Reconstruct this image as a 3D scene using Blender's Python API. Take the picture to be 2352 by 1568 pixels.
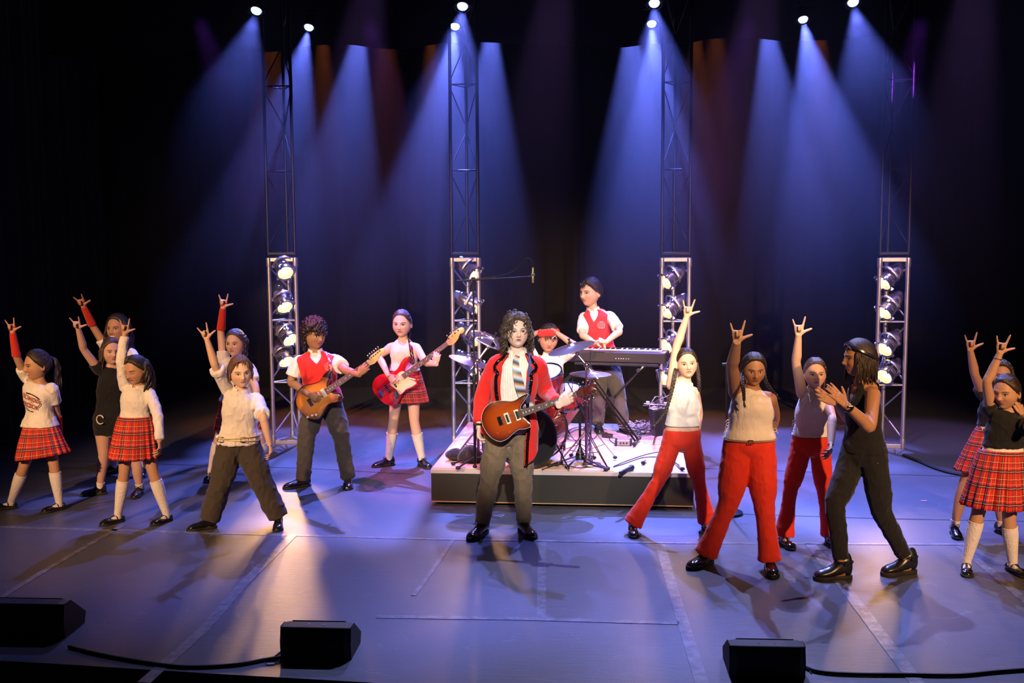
import bpy, math, random
import numpy as np
from mathutils import Vector, Matrix, noise
from math import sin, cos, pi, radians

# ---------------------------------------------------------------- clearing
for _o in list(bpy.data.objects):
    bpy.data.objects.remove(_o, do_unlink=True)
SC = bpy.context.scene
COL = SC.collection
random.seed(7)
RNG = np.random.RandomState(11)

# ---------------------------------------------------------------- camera
IMW, IMH, FPX = 2352.0, 1568.0, 2440.0
CAM_H = 2.40
PITCH = math.atan((IMH / 2 - 540) / FPX)
YAW = math.atan((1335 - IMW / 2) / FPX)
ROLL = -0.006
cam_data = bpy.data.cameras.new('camera')
cam_data.sensor_width = 36.0
cam_data.lens = FPX / IMW * 36.0
cam_data.clip_end = 200
cam = bpy.data.objects.new('camera', cam_data)
COL.objects.link(cam)
CAM_R = Matrix.Rotation(YAW, 3, 'Z') @ Matrix.Rotation(pi / 2 - PITCH, 3, 'X') @ Matrix.Rotation(ROLL, 3, 'Z')
CAM_P = Vector((0, 0, CAM_H))
cam.matrix_world = Matrix.Translation(CAM_P) @ CAM_R.to_4x4()
SC.camera = cam

# ---------------------------------------------------------------- colour management, world
SC.view_settings.view_transform = 'Standard'
SC.view_settings.look = 'None'
SC.view_settings.gamma = 1.0
SC.view_settings.use_curve_mapping = False
SC.view_settings.exposure = 0.0
SC.cycles.max_bounces = 4
SC.cycles.diffuse_bounces = 2
SC.cycles.glossy_bounces = 3
SC.cycles.transmission_bounces = 2
SC.cycles.volume_bounces = 0
SC.cycles.caustics_reflective = False
SC.cycles.caustics_refractive = False
SC.cycles.sample_clamp_indirect = 3.0
SC.cycles.use_light_tree = True
world = bpy.data.worlds.new('hall_dark')
SC.world = world
world.use_nodes = True
world.node_tree.nodes['Background'].inputs[0].default_value = (0.30, 0.34, 0.6, 1)
world.node_tree.nodes['Background'].inputs[1].default_value = 0.006


def ray(px, py):
    d = Vector(((px - IMW / 2) / FPX, -(py - IMH / 2) / FPX, -1.0))
    return (CAM_R @ d).normalized()


def G(px, py, z=0.0):
    """point of the horizontal plane at height z seen at a photo pixel"""
    d = ray(px, py)
    return CAM_P + d * ((z - CAM_H) / d.z)


def W(px, py, Y):
    """point at stage depth Y seen at a photo pixel"""
    d = ray(px, py)
    return CAM_P + d * (Y / d.y)


# ---------------------------------------------------------------- stage lamps (large ones first)
def spot(name, loc, target, color, power, angle, blend=0.5, radius=0.05):
    l = bpy.data.lights.new(name, 'SPOT')
    l.color = color
    l.energy = power
    l.spot_size = radians(angle)
    l.spot_blend = blend
    l.shadow_soft_size = radius
    o = bpy.data.objects.new(name, l)
    COL.objects.link(o)
    o.location = loc
    o.rotation_euler = (Vector(target) - Vector(loc)).to_track_quat('-Z', 'Y').to_euler()
    return o


WARM = (1.0, 0.56, 0.27)
NEUT = (1.0, 0.80, 0.60)
BLUE = (0.19, 0.28, 1.0)
LAV = (0.36, 0.40, 1.0)
PURP = (0.36, 0.06, 1.0)
RED = (1.0, 0.10, 0.04)
# front of house: warm wash on the cast
spot('front_wash_lamp', (-5.5, -1.0, 5.2), (-3.1, 9.2, 1.35), WARM, 5600, 29, 0.6, 0.10)
spot('front_wash_lamp', (5.0, -1.0, 5.2), (2.7, 8.8, 1.35), WARM, 5200, 29, 0.6, 0.10)
spot('front_centre_lamp', (0.6, -2.0, 5.6), (-0.1, 8.6, 1.3), (1.0, 0.88, 0.76), 7500, 13, 0.6, 0.08)
# lavender top wash hung above the front of the stage
for lx, lp in ((-2.5, 330), (0.7, 3300), (3.1, 1900)):
    spot('top_wash_lamp', (lx, 10.4, 7.0), (lx, 6.9, 0.0), (0.40, 0.45, 1.0), lp, 50, 0.8, 0.04)
# pink light on the band riser and the bass player
spot('front_wash_lamp', (-1.2, -1.5, 5.4), (-1.85, 10.2, 1.15), NEUT, 4200, 14, 0.6, 0.08)
for ux in (-3.4, -0.6, 2.2, 4.4):
    spot('upstage_wash_lamp', (ux * 0.9, 9.2, 7.2), (ux, 10.6, 0.0), (0.36, 0.38, 1.0), {-3.4: 350, -0.6: 900, 2.2: 1500, 4.4: 900}[ux], 50, 0.9, 0.1)
spot('band_lamp', (1.9, 9.2, 6.4), (1.0, 10.9, 0.4), (1.0, 0.32, 0.70), 2600, 34, 0.6, 0.06)
spot('band_lamp', (-3.4, 9.3, 5.8), (-1.25, 10.5, 0.3), (0.95, 0.10, 0.60), 2200, 28, 0.6, 0.06)
spot('band_front_lamp', (2.4, 1.0, 5.6), (0.6, 10.9, 1.0), NEUT, 3600, 17, 0.6, 0.06)

# blue back lights: (photo pixel, depth, aim dx, dy, dz, power)
BACKLAMPS = []
for (px, py, Y, hang) in ((588, 27, 11.3, 1), (1062, 17, 11.3, 1), (1503, 10, 11.3, 1), (1960, 8, 11.3, 1),
                          (709, 65, 12.9, 1), (1045, 63, 12.9, 1), (1497, 57, 12.9, 1), (1845, 47, 12.9, 1),
                          (834, 15, 14.6, 0), (1132, 12, 14.6, 0), (1448, 10, 14.6, 0), (1757, 8, 14.6, 0)):
    p = W(px, py, Y)
    aim = p + Vector((0.10 * (p.x - 0.3), -3.1, -5.0)) if Y < 14 else p + Vector((0.06 * (p.x - 0.3), -2.4, -5.0))
    BACKLAMPS.append((p, aim, Y))
    spot('back_light_lamp', p + (aim - p).normalized() * 0.03, aim, (0.15, 0.20, 1.0), (0.6 if px < 720 else 1.0) * {11.3: 1300, 12.9: 5600, 14.6: 6000}[Y], {11.3: 42, 12.9: 31, 14.6: 25}[Y], 0.5, 0.03)
# violet beams that cross the haze from the front, going upstage
for (px0, py0, px1, py1) in ((430, -30, 560, 330), (822, -30, 930, 330), (1745, -30, 1640, 330), (2135, -30, 2050, 330)):
    a = W(px0, py0, 9.6)
    b = W(px1, py1, 14.5)
    spot('violet_lamp', a, b, PURP, 1500, 9, 0.5, 0.04)
# unseen violet spots, added to brighten the towers and their par cans
for tx in (-2.9, -0.75, 1.55, 3.9):
    spot('tower_fill', (tx * 0.8 + 0.5, 10.0, 5.6), (tx, 12.0, 1.5), (0.60, 0.30, 1.0), 900, 22, 0.6, 0.05)
# amber lamps on the rear bar behind the border
for (px, py) in ((625, 20), (742, 50), (885, 10), (990, 50), (1648, 10), (1602, 45), (1885, 45)):
    a = W(px, py, 15.2)
    spot('amber_lamp', a, a + Vector((0.12 if px < 1200 else -0.12, -0.7, -2.2)), (1.0, 0.24, 0.04), 420, 24, 0.6, 0.05)
# ---------------------------------------------------------------- mesh and material helpers
def V(*a):
    return np.array(a, dtype=float)


def unit(v):
    v = np.asarray(v, dtype=float)
    n = np.linalg.norm(v)
    return v / n if n > 1e-9 else v


class MB:
    """collects geometry of one part"""

    def __init__(s):
        s.v = []
        s.f = []
        s.m = []
        s.n = 0
        s.uv = []
        s.attr = []

    def add(s, verts, faces, mat=0, uv=None, attr=None):
        verts = np.asarray(verts, dtype=float).reshape(-1, 3)
        s.v.append(verts)
        off = s.n
        for f in faces:
            s.f.append([i + off for i in f])
            s.m.append(mat)
        s.n += len(verts)
        s.uv.append(np.zeros((len(verts), 2)) if uv is None else np.asarray(uv, dtype=float))
        s.attr.append(np.zeros((len(verts), 3)) if attr is None else np.asarray(attr, dtype=float))
        return s

    def box(s, c, size, rot=None, mat=0, bev=0.0):
        c = np.asarray(c, dtype=float)
        h = np.asarray(size, dtype=float) / 2
        if bev > 0:
            b = min(bev, h.min() * 0.9)
            vs = []
            for sx in (-1, 1):
                for sy in (-1, 1):
                    for sz in (-1, 1):
                        vs += [(sx * (h[0] - b), sy * (h[1] - b), sz * h[2]), (sx * (h[0] - b), sy * h[1], sz * (h[2] - b)),
                               (sx * h[0], sy * (h[1] - b), sz * (h[2] - b))]
            vs = np.array(vs)
            idx = lambda sx, sy, sz, k: (((sx > 0) * 4 + (sy > 0) * 2 + (sz > 0)) * 3 + k)
            fs = []
            for sz in (-1, 1):
                q = [idx(-1, -1, sz, 0), idx(1, -1, sz, 0), idx(1, 1, sz, 0), idx(-1, 1, sz, 0)]
                fs.append(q if sz > 0 else q[::-1])
            for sy in (-1, 1):
                q = [idx(-1, sy, -1, 1), idx(1, sy, -1, 1), idx(1, sy, 1, 1), idx(-1, sy, 1, 1)]
                fs.append(q if sy < 0 else q[::-1])
            for sx in (-1, 1):
                q = [idx(sx, -1, -1, 2), idx(sx, 1, -1, 2), idx(sx, 1, 1, 2), idx(sx, -1, 1, 2)]
                fs.append(q if sx > 0 else q[::-1])
            for sy in (-1, 1):
                for sz in (-1, 1):
                    fs.append([idx(-1, sy, sz, 0), idx(1, sy, sz, 0), idx(1, sy, sz, 1), idx(-1, sy, sz, 1)])
            for sx in (-1, 1):
                for sz in (-1, 1):
                    fs.append([idx(sx, -1, sz, 0), idx(sx, 1, sz, 0), idx(sx, 1, sz, 2), idx(sx, -1, sz, 2)])
            for sx in (-1, 1):
                for sy in (-1, 1):
                    fs.append([idx(sx, sy, -1, 1), idx(sx, sy, 1, 1), idx(sx, sy, 1, 2), idx(sx, sy, -1, 2)])
            for sx in (-1, 1):
                for sy in (-1, 1):
                    for sz in (-1, 1):
                        fs.append([idx(sx, sy, sz, 0), idx(sx, sy, sz, 1), idx(sx, sy, sz, 2)])
        else:
            vs = np.array([(x, y, z) for x in (-h[0], h[0]) for y in (-h[1], h[1]) for z in (-h[2], h[2])])
            fs = [(0, 1, 3, 2), (4, 6, 7, 5), (0, 4, 5, 1), (2, 3, 7, 6), (0, 2, 6, 4), (1, 5, 7, 3)]
        if rot is not None:
            vs = vs @ np.array(rot).T
        return s.add(vs + c, fs, mat)

    def tube(s, pts, radii, n=12, mat=0, cap=True, flat=None, smooth=0, uvl=False):
        """round tube through pts; flat=(vector, ratio) squeezes the section along a vector"""
        pts = np.array([np.asarray(p, dtype=float) for p in pts])
        radii = np.array([radii] * len(pts) if np.isscalar(radii) else radii, dtype=float)
        if smooth and len(pts) > 2:
            pts, radii = catmull(pts, radii, smooth)
        m = len(pts)
        tang = np.zeros_like(pts)
        tang[1:-1] = pts[2:] - pts[:-2]
        tang[0] = pts[1] - pts[0]
        tang[-1] = pts[-1] - pts[-2]
        tang = np.array([unit(t) for t in tang])
        ref = V(0, 0, 1) if abs(tang[0][2]) < 0.9 else V(1, 0, 0)
        nrm = unit(np.cross(tang[0], ref))
        ang = np.linspace(0, 2 * pi, n, endpoint=False)
        vs = []
        uv = []
        dist = 0
        for i in range(m):
            if i:
                nrm = nrm - tang[i] * np.dot(nrm, tang[i])
                nrm = unit(nrm)
                dist += np.linalg.norm(pts[i] - pts[i - 1])
            bn = np.cross(tang[i], nrm)
            off = (np.cos(ang)[:, None] * nrm + np.sin(ang)[:, None] * bn) * radii[i]
            if flat is not None:
                fv = np.asarray(flat[0], dtype=float)
                fv = unit(fv - tang[i] * np.dot(fv, tang[i]))
                off = off + np.outer(off @ fv, fv) * (flat[1] - 1)
            vs.append(pts[i] + off)
            uv += [(a / (2 * pi), dist) for a in ang]
        vs = np.concatenate(vs)
        fs = []
        for i in range(m - 1):
            for k in range(n):
                k2 = (k + 1) % n
                fs.append((i * n + k, i * n + k2, (i + 1) * n + k2, (i + 1) * n + k))
        if cap:
            fs.append(tuple(range(n))[::-1])
            fs.append(tuple(range((m - 1) * n, m * n)))
        return s.add(vs, fs, mat, uv)

    def capsule(s, p0, p1, r0, r1, n=12, mat=0):
        """tapered limb with round ends"""
        p0 = np.asarray(p0, dtype=float)
        p1 = np.asarray(p1, dtype=float)
        d = unit(p1 - p0)
        P = []
        R = []
        for a in (80, 55, 25):
            P.append(p0 - d * r0 * sin(radians(a)))
            R.append(r0 * cos(radians(a)))
        P.append(p0)
        R.append(r0)
        P.append(p1)
        R.append(r1)
        for a in (25, 55, 80):
            P.append(p1 + d * r1 * sin(radians(a)))
            R.append(r1 * cos(radians(a)))
        return s.tube(P, R, n, mat)

    def lathe(s, prof, n=32, M=None, mat=0, close=False):
        """prof: (radius, height) pairs turned about local z; M a 4x4"""
        vs = []
        for (r, h) in prof:
            for k in range(n):
                a = 2 * pi * k / n
                vs.append((r * cos(a), r * sin(a), h))
        m = len(prof)
        fs = []
        for i in range(m - 1):
            for k in range(n):
                k2 = (k + 1) % n
                fs.append((i * n + k, i * n + k2, (i + 1) * n + k2, (i + 1) * n + k))
        if prof[0][0] > 1e-4 and not close:
            fs.append(tuple(range(n))[::-1])
        if prof[-1][0] > 1e-4 and not close:
            fs.append(tuple(range((m - 1) * n, m * n)))
        vs = np.array(vs)
        if M is not None:
            M = np.array(M)
            vs = vs @ M[:3, :3].T + M[:3, 3]
        return s.add(vs, fs, mat)

    def ellipsoid(s, c, r, R=None, nu=20, nv=12, mat=0):
        vs = []
        for j in range(nv + 1):
            t = pi * j / nv
            for i in range(nu):
                a = 2 * pi * i / nu
                vs.append((sin(t) * cos(a), sin(t) * sin(a), cos(t)))
        vs = np.array(vs) * np.asarray(r, dtype=float)
        if R is not None:
            vs = vs @ np.array(R).T
        vs = vs + np.asarray(c, dtype=float)
        fs = []
        for j in range(nv):
            for i in range(nu):
                i2 = (i + 1) % nu
                fs.append((j * nu + i, (j + 1) * nu + i, (j + 1) * nu + i2, j * nu + i2))
        return s.add(vs, fs, mat)

    def prism(s, outline, depth, M=None, mat=0, edge=0.0, side_mat=None):
        """outline (x,y) list extruded along local z with a rounded rim"""
        o = np.array(outline, dtype=float)
        n = len(o)
        c = o.mean(0)
        layers = [(-depth / 2, edge), (-depth / 2 + edge * 0.3, edge * 0.3), (-depth / 2 + edge, 0), (depth / 2 - edge, 0),
                  (depth / 2 - edge * 0.3, edge * 0.3), (depth / 2, edge)] if edge > 0 else [(-depth / 2, 0), (depth / 2, 0)]
        nr = np.zeros_like(o)
        for i in range(n):
            t = o[(i + 1) % n] - o[i - 1]
            nr[i] = unit(V(t[1], -t[0]))
        area = sum(o[i][0] * o[(i + 1) % n][1] - o[(i + 1) % n][0] * o[i][1] for i in range(n))
        if area < 0:
            nr = -nr
        vs = []
        for (z, ins) in layers:
            for i in range(n):
                q = o[i] - nr[i] * ins
                vs.append((q[0], q[1], z))
        fs = []
        L = len(layers)
        for l in range(L - 1):
            for i in range(n):
                j = (i + 1) % n
                fs.append((l * n + i, l * n + j, (l + 1) * n + j, (l + 1) * n + i))
        vs = np.array(vs)
        if M is not None:
            M = np.array(M)
            vs = vs @ M[:3, :3].T + M[:3, 3]
        caps = [tuple(range(n))[::-1], tuple(range((L - 1) * n, L * n))]
        base = s.n
        s.add(vs, fs, mat if side_mat is None else side_mat)
        for c_ in caps:
            s.f.append([base + i for i in c_])
            s.m.append(mat)
        return s

    def arrays(s):
        return np.concatenate(s.v), s.f

    def build(s, name, mats, parent=None, smooth=True, label=None, kind=None, sharp=35):
        me = bpy.data.meshes.new(name)
        v = np.concatenate(s.v)
        org = np.array(parent['_org']) if parent is not None and '_org' in parent else np.zeros(3)
        me.from_pydata((v - org).tolist(), [], s.f)
        mats = mats if isinstance(mats, (list, tuple)) else [mats]
        for m in mats:
            me.materials.append(m)
        if len(mats) > 1:
            me.polygons.foreach_set('material_index', s.m)
        uv = np.concatenate(s.uv)
        if np.abs(uv).max() > 0:
            lay = me.uv_layers.new(name='UVMap')
            li = np.zeros(len(me.loops), dtype=np.int32)
            me.loops.foreach_get('vertex_index', li)
            lay.data.foreach_set('uv', uv[li].ravel())
        at = np.concatenate(s.attr)
        if np.abs(at).max() > 0:
            a = me.attributes.new('hc', 'FLOAT_VECTOR', 'POINT')
            a.data.foreach_set('vector', at.ravel())
        return finish(name, me, parent, smooth, label, kind, sharp)


def finish(name, me, parent=None, smooth=True, label=None, kind=None, sharp=35):
    if smooth:
        me.polygons.foreach_set('use_smooth', [True] * len(me.polygons))
        if sharp and sharp < 180:
            me.set_sharp_from_angle(angle=radians(sharp))
    me.update()
    o = bpy.data.objects.new(name, me)
    COL.objects.link(o)
    if parent is not None:
        o.parent = parent
        if '_org' in parent:
            o['_org'] = parent['_org']
    if label:
        o['label'] = label
    if kind:
        o['kind'] = kind
    return o


def thing(name, label, cat, loc=(0, 0, 0), group=None):
    o = bpy.data.objects.new(name, None)
    o.empty_display_size = 0.05
    COL.objects.link(o)
    o.location = loc
    o['_org'] = [float(c) for c in loc]
    o['label'] = label
    o['category'] = cat
    if group:
        o['group'] = group
    return o


def tag(o, label, cat, group=None, kind=None):
    o['label'] = label
    o['category'] = cat
    if group:
        o['group'] = group
    if kind:
        o['kind'] = kind
    return o


def structure(o):
    o['kind'] = 'structure'
    return o


def catmull(P, R, k):
    P = np.asarray(P, dtype=float)
    R = np.asarray(R, dtype=float)
    n = len(P)
    op = []
    orr = []
    for i in range(n - 1):
        p0, p1, p2, p3 = P[max(i - 1, 0)], P[i], P[i + 1], P[min(i + 2, n - 1)]
        for j in range(k):
            t = j / k
            op.append(0.5 * (2 * p1 + (p2 - p0) * t + (2 * p0 - 5 * p1 + 4 * p2 - p3) * t * t + (3 * p1 - p0 - 3 * p2 + p3) * t ** 3))
            orr.append(R[i] * (1 - t) + R[i + 1] * t)
    op.append(P[-1])
    orr.append(R[-1])
    return np.array(op), np.array(orr)


def spline2(pts, k=6, closed=True):
    P = [V(*p) for p in pts]
    n = len(P)
    out = []
    for i in range(n if closed else n - 1):
        g = (lambda q: P[q % n]) if closed else (lambda q: P[min(max(q, 0), n - 1)])
        p0, p1, p2, p3 = g(i - 1), g(i), g(i + 1), g(i + 2)
        for j in range(k):
            t = j / k
            out.append(0.5 * (2 * p1 + (p2 - p0) * t + (2 * p0 - 5 * p1 + 4 * p2 - p3) * t * t + (3 * p1 - p0 - 3 * p2 + p3) * t ** 3))
    if not closed:
        out.append(P[-1])
    return out


def frame(o, x, y, z):
    """4x4 from origin and three axes"""
    M = np.eye(4)
    M[:3, 0] = unit(x)
    M[:3, 1] = unit(y)
    M[:3, 2] = unit(z)
    M[:3, 3] = o
    return M


def frame_z(o, z, hint=(0, 0, 1)):
    z = unit(z)
    h = V(*hint)
    if abs(np.dot(h, z)) > 0.95:
        h = V(1, 0, 0)
    x = unit(np.cross(h, z))
    return frame(o, x, np.cross(z, x), z)


def TP(M, x, y, z=0.0):
    return M[:3, 3] + M[:3, 0] * x + M[:3, 1] * y + M[:3, 2] * z


def remesh(mb, voxel, smooth_it=2, lam=0.5, fold=None):
    """fuse overlapping pieces into one continuous skin; returns (verts, faces)"""
    v, f = mb.arrays()
    me = bpy.data.meshes.new('tmp')
    me.from_pydata(v.tolist(), [], f)
    o = bpy.data.objects.new('tmp', me)
    COL.objects.link(o)
    md = o.modifiers.new('r', 'REMESH')
    md.mode = 'VOXEL'
    md.voxel_size = voxel
    dg = bpy.context.evaluated_depsgraph_get()
    me2 = bpy.data.meshes.new_from_object(o.evaluated_get(dg))
    nv = len(me2.vertices)
    co = np.zeros(nv * 3)
    me2.vertices.foreach_get('co', co)
    co = co.reshape(-1, 3)
    ne = len(me2.edges)
    ed = np.zeros(ne * 2, dtype=np.int64)
    me2.edges.foreach_get('vertices', ed)
    ed = ed.reshape(-1, 2)
    deg = np.bincount(ed.ravel(), minlength=nv)[:, None]
    deg[deg == 0] = 1
    for _ in range(smooth_it):
        acc = np.zeros_like(co)
        for c in range(3):
            acc[:, c] = np.bincount(ed[:, 0], weights=co[ed[:, 1], c], minlength=nv) + np.bincount(ed[:, 1], weights=co[ed[:, 0], c], minlength=nv)
        co = co * (1 - lam) + acc / deg * lam
    if fold is not None:
        me2.vertices.foreach_set('co', co.ravel())
        me2.update()
        nr = np.zeros(nv * 3)
        me2.vertices.foreach_get('normal', nr)
        nr = nr.reshape(-1, 3)
        co = co + nr * fold(co)[:, None]
    me2.vertices.foreach_set('co', co.ravel())
    me2.update()
    bpy.data.objects.remove(o)
    bpy.data.meshes.remove(me)
    return me2


def me_build(name, me, mats, parent, label=None):
    org = np.array(parent['_org'])
    nv = len(me.vertices)
    co = np.zeros(nv * 3)
    me.vertices.foreach_get('co', co)
    me.vertices.foreach_set('co', (co.reshape(-1, 3) - org).ravel())
    me.materials.clear()
    for m in (mats if isinstance(mats, (list, tuple)) else [mats]):
        me.materials.append(m)
    me.name = name
    return finish(name, me, parent, True, label, None, 0)


# ---------------------------------------------------------------- materials
MATS = {}


class NT:
    def __init__(s, name):
        s.mat = bpy.data.materials.new(name)
        s.mat.use_nodes = True
        s.t = s.mat.node_tree
        s.b = s.t.nodes['Principled BSDF']

    def n(s, kind, **kw):
        nd = s.t.nodes.new(kind)
        for k, v in kw.items():
            setattr(nd, k, v)
        return nd

    def link(s, a, b):
        s.t.links.new(a, b)

    def val(s, nd, i, v):
        if isinstance(v, bpy.types.NodeSocket):
            s.link(v, nd.inputs[i])
        else:
            nd.inputs[i].default_value = v

    def math(s, op, a, b=0.0, c=0.0, clamp=False):
        nd = s.n('ShaderNodeMath', operation=op)
        nd.use_clamp = clamp
        s.val(nd, 0, a)
        s.val(nd, 1, b)
        s.val(nd, 2, c)
        return nd.outputs[0]

    def mix(s, f, a, b):
        nd = s.n('ShaderNodeMix', data_type='RGBA')
        s.val(nd, 0, f)
        s.val(nd, 6, tuple(a) + (1,) if isinstance(a, (tuple, list)) and len(a) == 3 else a)
        s.val(nd, 7, tuple(b) + (1,) if isinstance(b, (tuple, list)) and len(b) == 3 else b)
        return nd.outputs[2]

    def noise(s, scale, detail=3.0, vec=None, rough=0.5, out=0):
        nd = s.n('ShaderNodeTexNoise')
        nd.inputs['Scale'].default_value = scale
        nd.inputs['Detail'].default_value = detail
        nd.inputs['Roughness'].default_value = rough
        if vec is not None:
            s.link(vec, nd.inputs['Vector'])
        return nd.outputs[out]

    def coord(s, out='Object'):
        return s.n('ShaderNodeTexCoord').outputs[out]

    def ramp(s, f, stops):
        nd = s.n('ShaderNodeValToRGB')
        el = nd.color_ramp.elements
        while len(el) < len(stops):
            el.new(0.5)
        for e, (p, c) in zip(el, stops):
            e.position = p
            e.color = tuple(c) + (1,) if len(c) == 3 else c
        s.link(f, nd.inputs[0])
        return nd.outputs[0]

    def bump(s, h, strength=0.3, dist=0.01):
        nd = s.n('ShaderNodeBump')
        nd.inputs['Strength'].default_value = strength
        nd.inputs['Distance'].default_value = dist
        s.link(h, nd.inputs['Height'])
        s.link(nd.outputs[0], s.b.inputs['Normal'])

    def base(s, c):
        s.val(s.b, 'Base Color', tuple(c) + (1,) if isinstance(c, (tuple, list)) and len(c) == 3 else c)

    def set(s, **kw):
        for k, v in kw.items():
            s.val(s.b, k.replace('_', ' '), v)


def srgb(r, g, b):
    f = lambda c: (c / 255 / 12.92) if c / 255 <= 0.04045 else ((c / 255 + 0.055) / 1.055) ** 2.4
    return (f(r), f(g), f(b))


def M_plain(name, col, rough=0.5, metal=0.0, var=0.0, coat=0.0, spec=0.5):
    if name in MATS:
        return MATS[name]
    t = NT(name)
    if var > 0:
        nz = t.noise(9.0, 4)
        t.base(t.mix(nz, tuple(c * (1 - var) for c in col), tuple(min(1, c * (1 + var)) for c in col)))
    else:
        t.base(col)
    t.set(Roughness=rough, Metallic=metal)
    t.b.inputs['Specular IOR Level'].default_value = spec
    if coat:
        t.b.inputs['Coat Weight'].default_value = coat
        t.b.inputs['Coat Roughness'].default_value = 0.08
    MATS[name] = t.mat
    return t.mat


def M_cloth(name, col, bump=0.4, scale=14.0, rough=0.85, var=0.12, stretch=(1, 1, 0.45)):
    if name in MATS:
        return MATS[name]
    t = NT(name)
    mp = t.n('ShaderNodeMapping')
    mp.inputs['Scale'].default_value = stretch
    t.link(t.coord(), mp.inputs[0])
    big = t.noise(scale, 3, mp.outputs[0], 0.55)
    fine = t.noise(260, 1)
    t.base(t.mix(t.noise(3.5, 3), tuple(c * (1 - var) for c in col), tuple(min(1, c * (1 + var)) for c in col)))
    big = t.math('ABSOLUTE', t.math('SUBTRACT', big, 0.5))
    h = t.math('ADD', t.math('MULTIPLY', big, 1.6), t.math('MULTIPLY', fine, 0.03))
    t.bump(h, min(1.0, bump * 1.8), 0.03)
    t.set(Roughness=rough)
    t.b.inputs['Specular IOR Level'].default_value = 0.25
    t.b.inputs['Sheen Weight'].default_value = 0.15
    MATS[name] = t.mat
    return t.mat


def M_emit(name, col, strength):
    if name in MATS:
        return MATS[name]
    t = NT(name)
    t.base((0.0, 0.0, 0.0))
    t.b.inputs['Emission Color'].default_value = tuple(col) + (1,)
    t.b.inputs['Emission Strength'].default_value = strength
    MATS[name] = t.mat
    return t.mat


BLACK = M_plain('black_powder_coat', (0.012, 0.012, 0.013), 0.45)
CHROME = M_plain('chrome', (0.75, 0.75, 0.77), 0.14, 1.0)
ALU = M_plain('brushed_aluminium', (0.62, 0.60, 0.60), 0.38, 0.9, 0.15)
RUBBER = M_plain('black_rubber', (0.015, 0.015, 0.015), 0.8)
# ---------------------------------------------------------------- the stage room
def m_floor():
    t = NT('stage_floor_vinyl')
    geo = t.n('ShaderNodeNewGeometry').outputs['Position']
    mp = t.n('ShaderNodeMapping')
    mp.inputs['Scale'].default_value = (1, 5.5, 1)
    mp.inputs['Rotation'].default_value = (0, 0, 0.12)
    t.link(geo, mp.inputs[0])
    streak = t.noise(7, 6, mp.outputs[0], 0.65)
    blot = t.noise(1.3, 5, geo, 0.6)
    col = t.mix(streak, (0.055, 0.056, 0.066), (0.105, 0.105, 0.118))
    col = t.mix(t.math('MULTIPLY', blot, 0.6), col, (0.045, 0.046, 0.055))
    # fine scratches and scuffs
    sc = t.n('ShaderNodeTexVoronoi', feature='DISTANCE_TO_EDGE')
    sc.inputs['Scale'].default_value = 2.2
    wv = t.n('ShaderNodeMapping')
    wv.inputs['Rotation'].default_value = (0, 0, 0.7)
    wv.inputs['Scale'].default_value = (1, 3.1, 1)
    nd = t.n('ShaderNodeVectorMath', operation='ADD')
    t.link(geo, nd.inputs[0])
    cn = t.noise(2.3, 3, geo, 0.5, 1)
    sc2 = t.n('ShaderNodeVectorMath', operation='SCALE')
    sc2.inputs['Scale'].default_value = 0.25
    t.link(cn, sc2.inputs[0])
    t.link(sc2.outputs[0], nd.inputs[1])
    t.link(nd.outputs[0], wv.inputs[0])
    t.link(wv.outputs[0], sc.inputs['Vector'])
    line = t.math('LESS_THAN', sc.outputs['Distance'], 0.006)
    gate = t.math('GREATER_THAN', t.noise(4.0, 2, geo), 0.53)
    line = t.math('MULTIPLY', line, gate)
    col = t.mix(t.math('MULTIPLY', line, 0.22), col, (0.30, 0.30, 0.34))
    t.base(col)
    r = t.math('MULTIPLY_ADD', streak, 0.22, 0.33)
    t.val(t.b, 'Roughness', r)
    t.bump(t.math('ADD', streak, t.math('MULTIPLY', t.noise(60, 3, geo), 0.25)), 0.16, 0.01)
    return t.mat


# floor with the curved front edge of the stage at lower left
edge = [G(-700, 1478), G(130, 1524), G(480, 1546), G(852, 1567), G(1500, 1640), G(3000, 1700)]
far = [(10.5, 17.2, 0), (-11, 17.2, 0)]
pts = [tuple(p)[:2] for p in edge] + [f[:2] for f in far]
mb = MB()
n = len(pts)
vs = [(p[0], p[1], 0.0) for p in pts] + [(p[0], p[1], -0.9) for p in pts]
mb.add(vs, [tuple(range(n))] + [(i, (i + 1) % n + 0, (i + 1) % n + n, i + n) for i in range(n)])
structure(mb.build('floor', m_floor(), smooth=False))
mb = MB()
mb.add([(-14, -3, -0.9), (14, -3, -0.9), (14, 9, -0.9), (-14, 9, -0.9)], [(0, 1, 2, 3)])
structure(mb.build('floor_hall', M_plain('hall_floor', (0.004, 0.004, 0.005), 0.9), smooth=False))


# worn joins between the floor sheets: strips of clear tape
def m_tape():
    t = NT('worn_clear_tape')
    geo = t.n('ShaderNodeNewGeometry').outputs['Position']
    nz = t.noise(14, 6, geo, 0.7)
    t.base(t.ramp(nz, [(0.40, (0.075, 0.075, 0.088)), (0.66, (0.19, 0.19, 0.215))]))
    t.set(Roughness=0.42)
    return t.mat


TAPE = m_tape()


def strip(name, pix, w, mat=TAPE, z=0.003):
    P = [np.array(G(*p)) for p in pix]
    mb = MB()
    vs = []
    for i, p in enumerate(P):
        d = unit(P[min(i + 1, len(P) - 1)] - P[max(i - 1, 0)])
        nn = V(-d[1], d[0], 0)
        for s_, zz in ((1, z), (-1, z), (1, 0), (-1, 0)):
            vs.append(p + nn * w / 2 * s_ + V(0, 0, zz))
    fs = []
    for i in range(len(P) - 1):
        a = i * 4
        fs += [(a, a + 1, a + 5, a + 4), (a, a + 4, a + 6, a + 2), (a + 1, a + 3, a + 7, a + 5)]
    mb.add(vs, fs)
    return structure(mb.build(name, mat, smooth=False))


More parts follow.
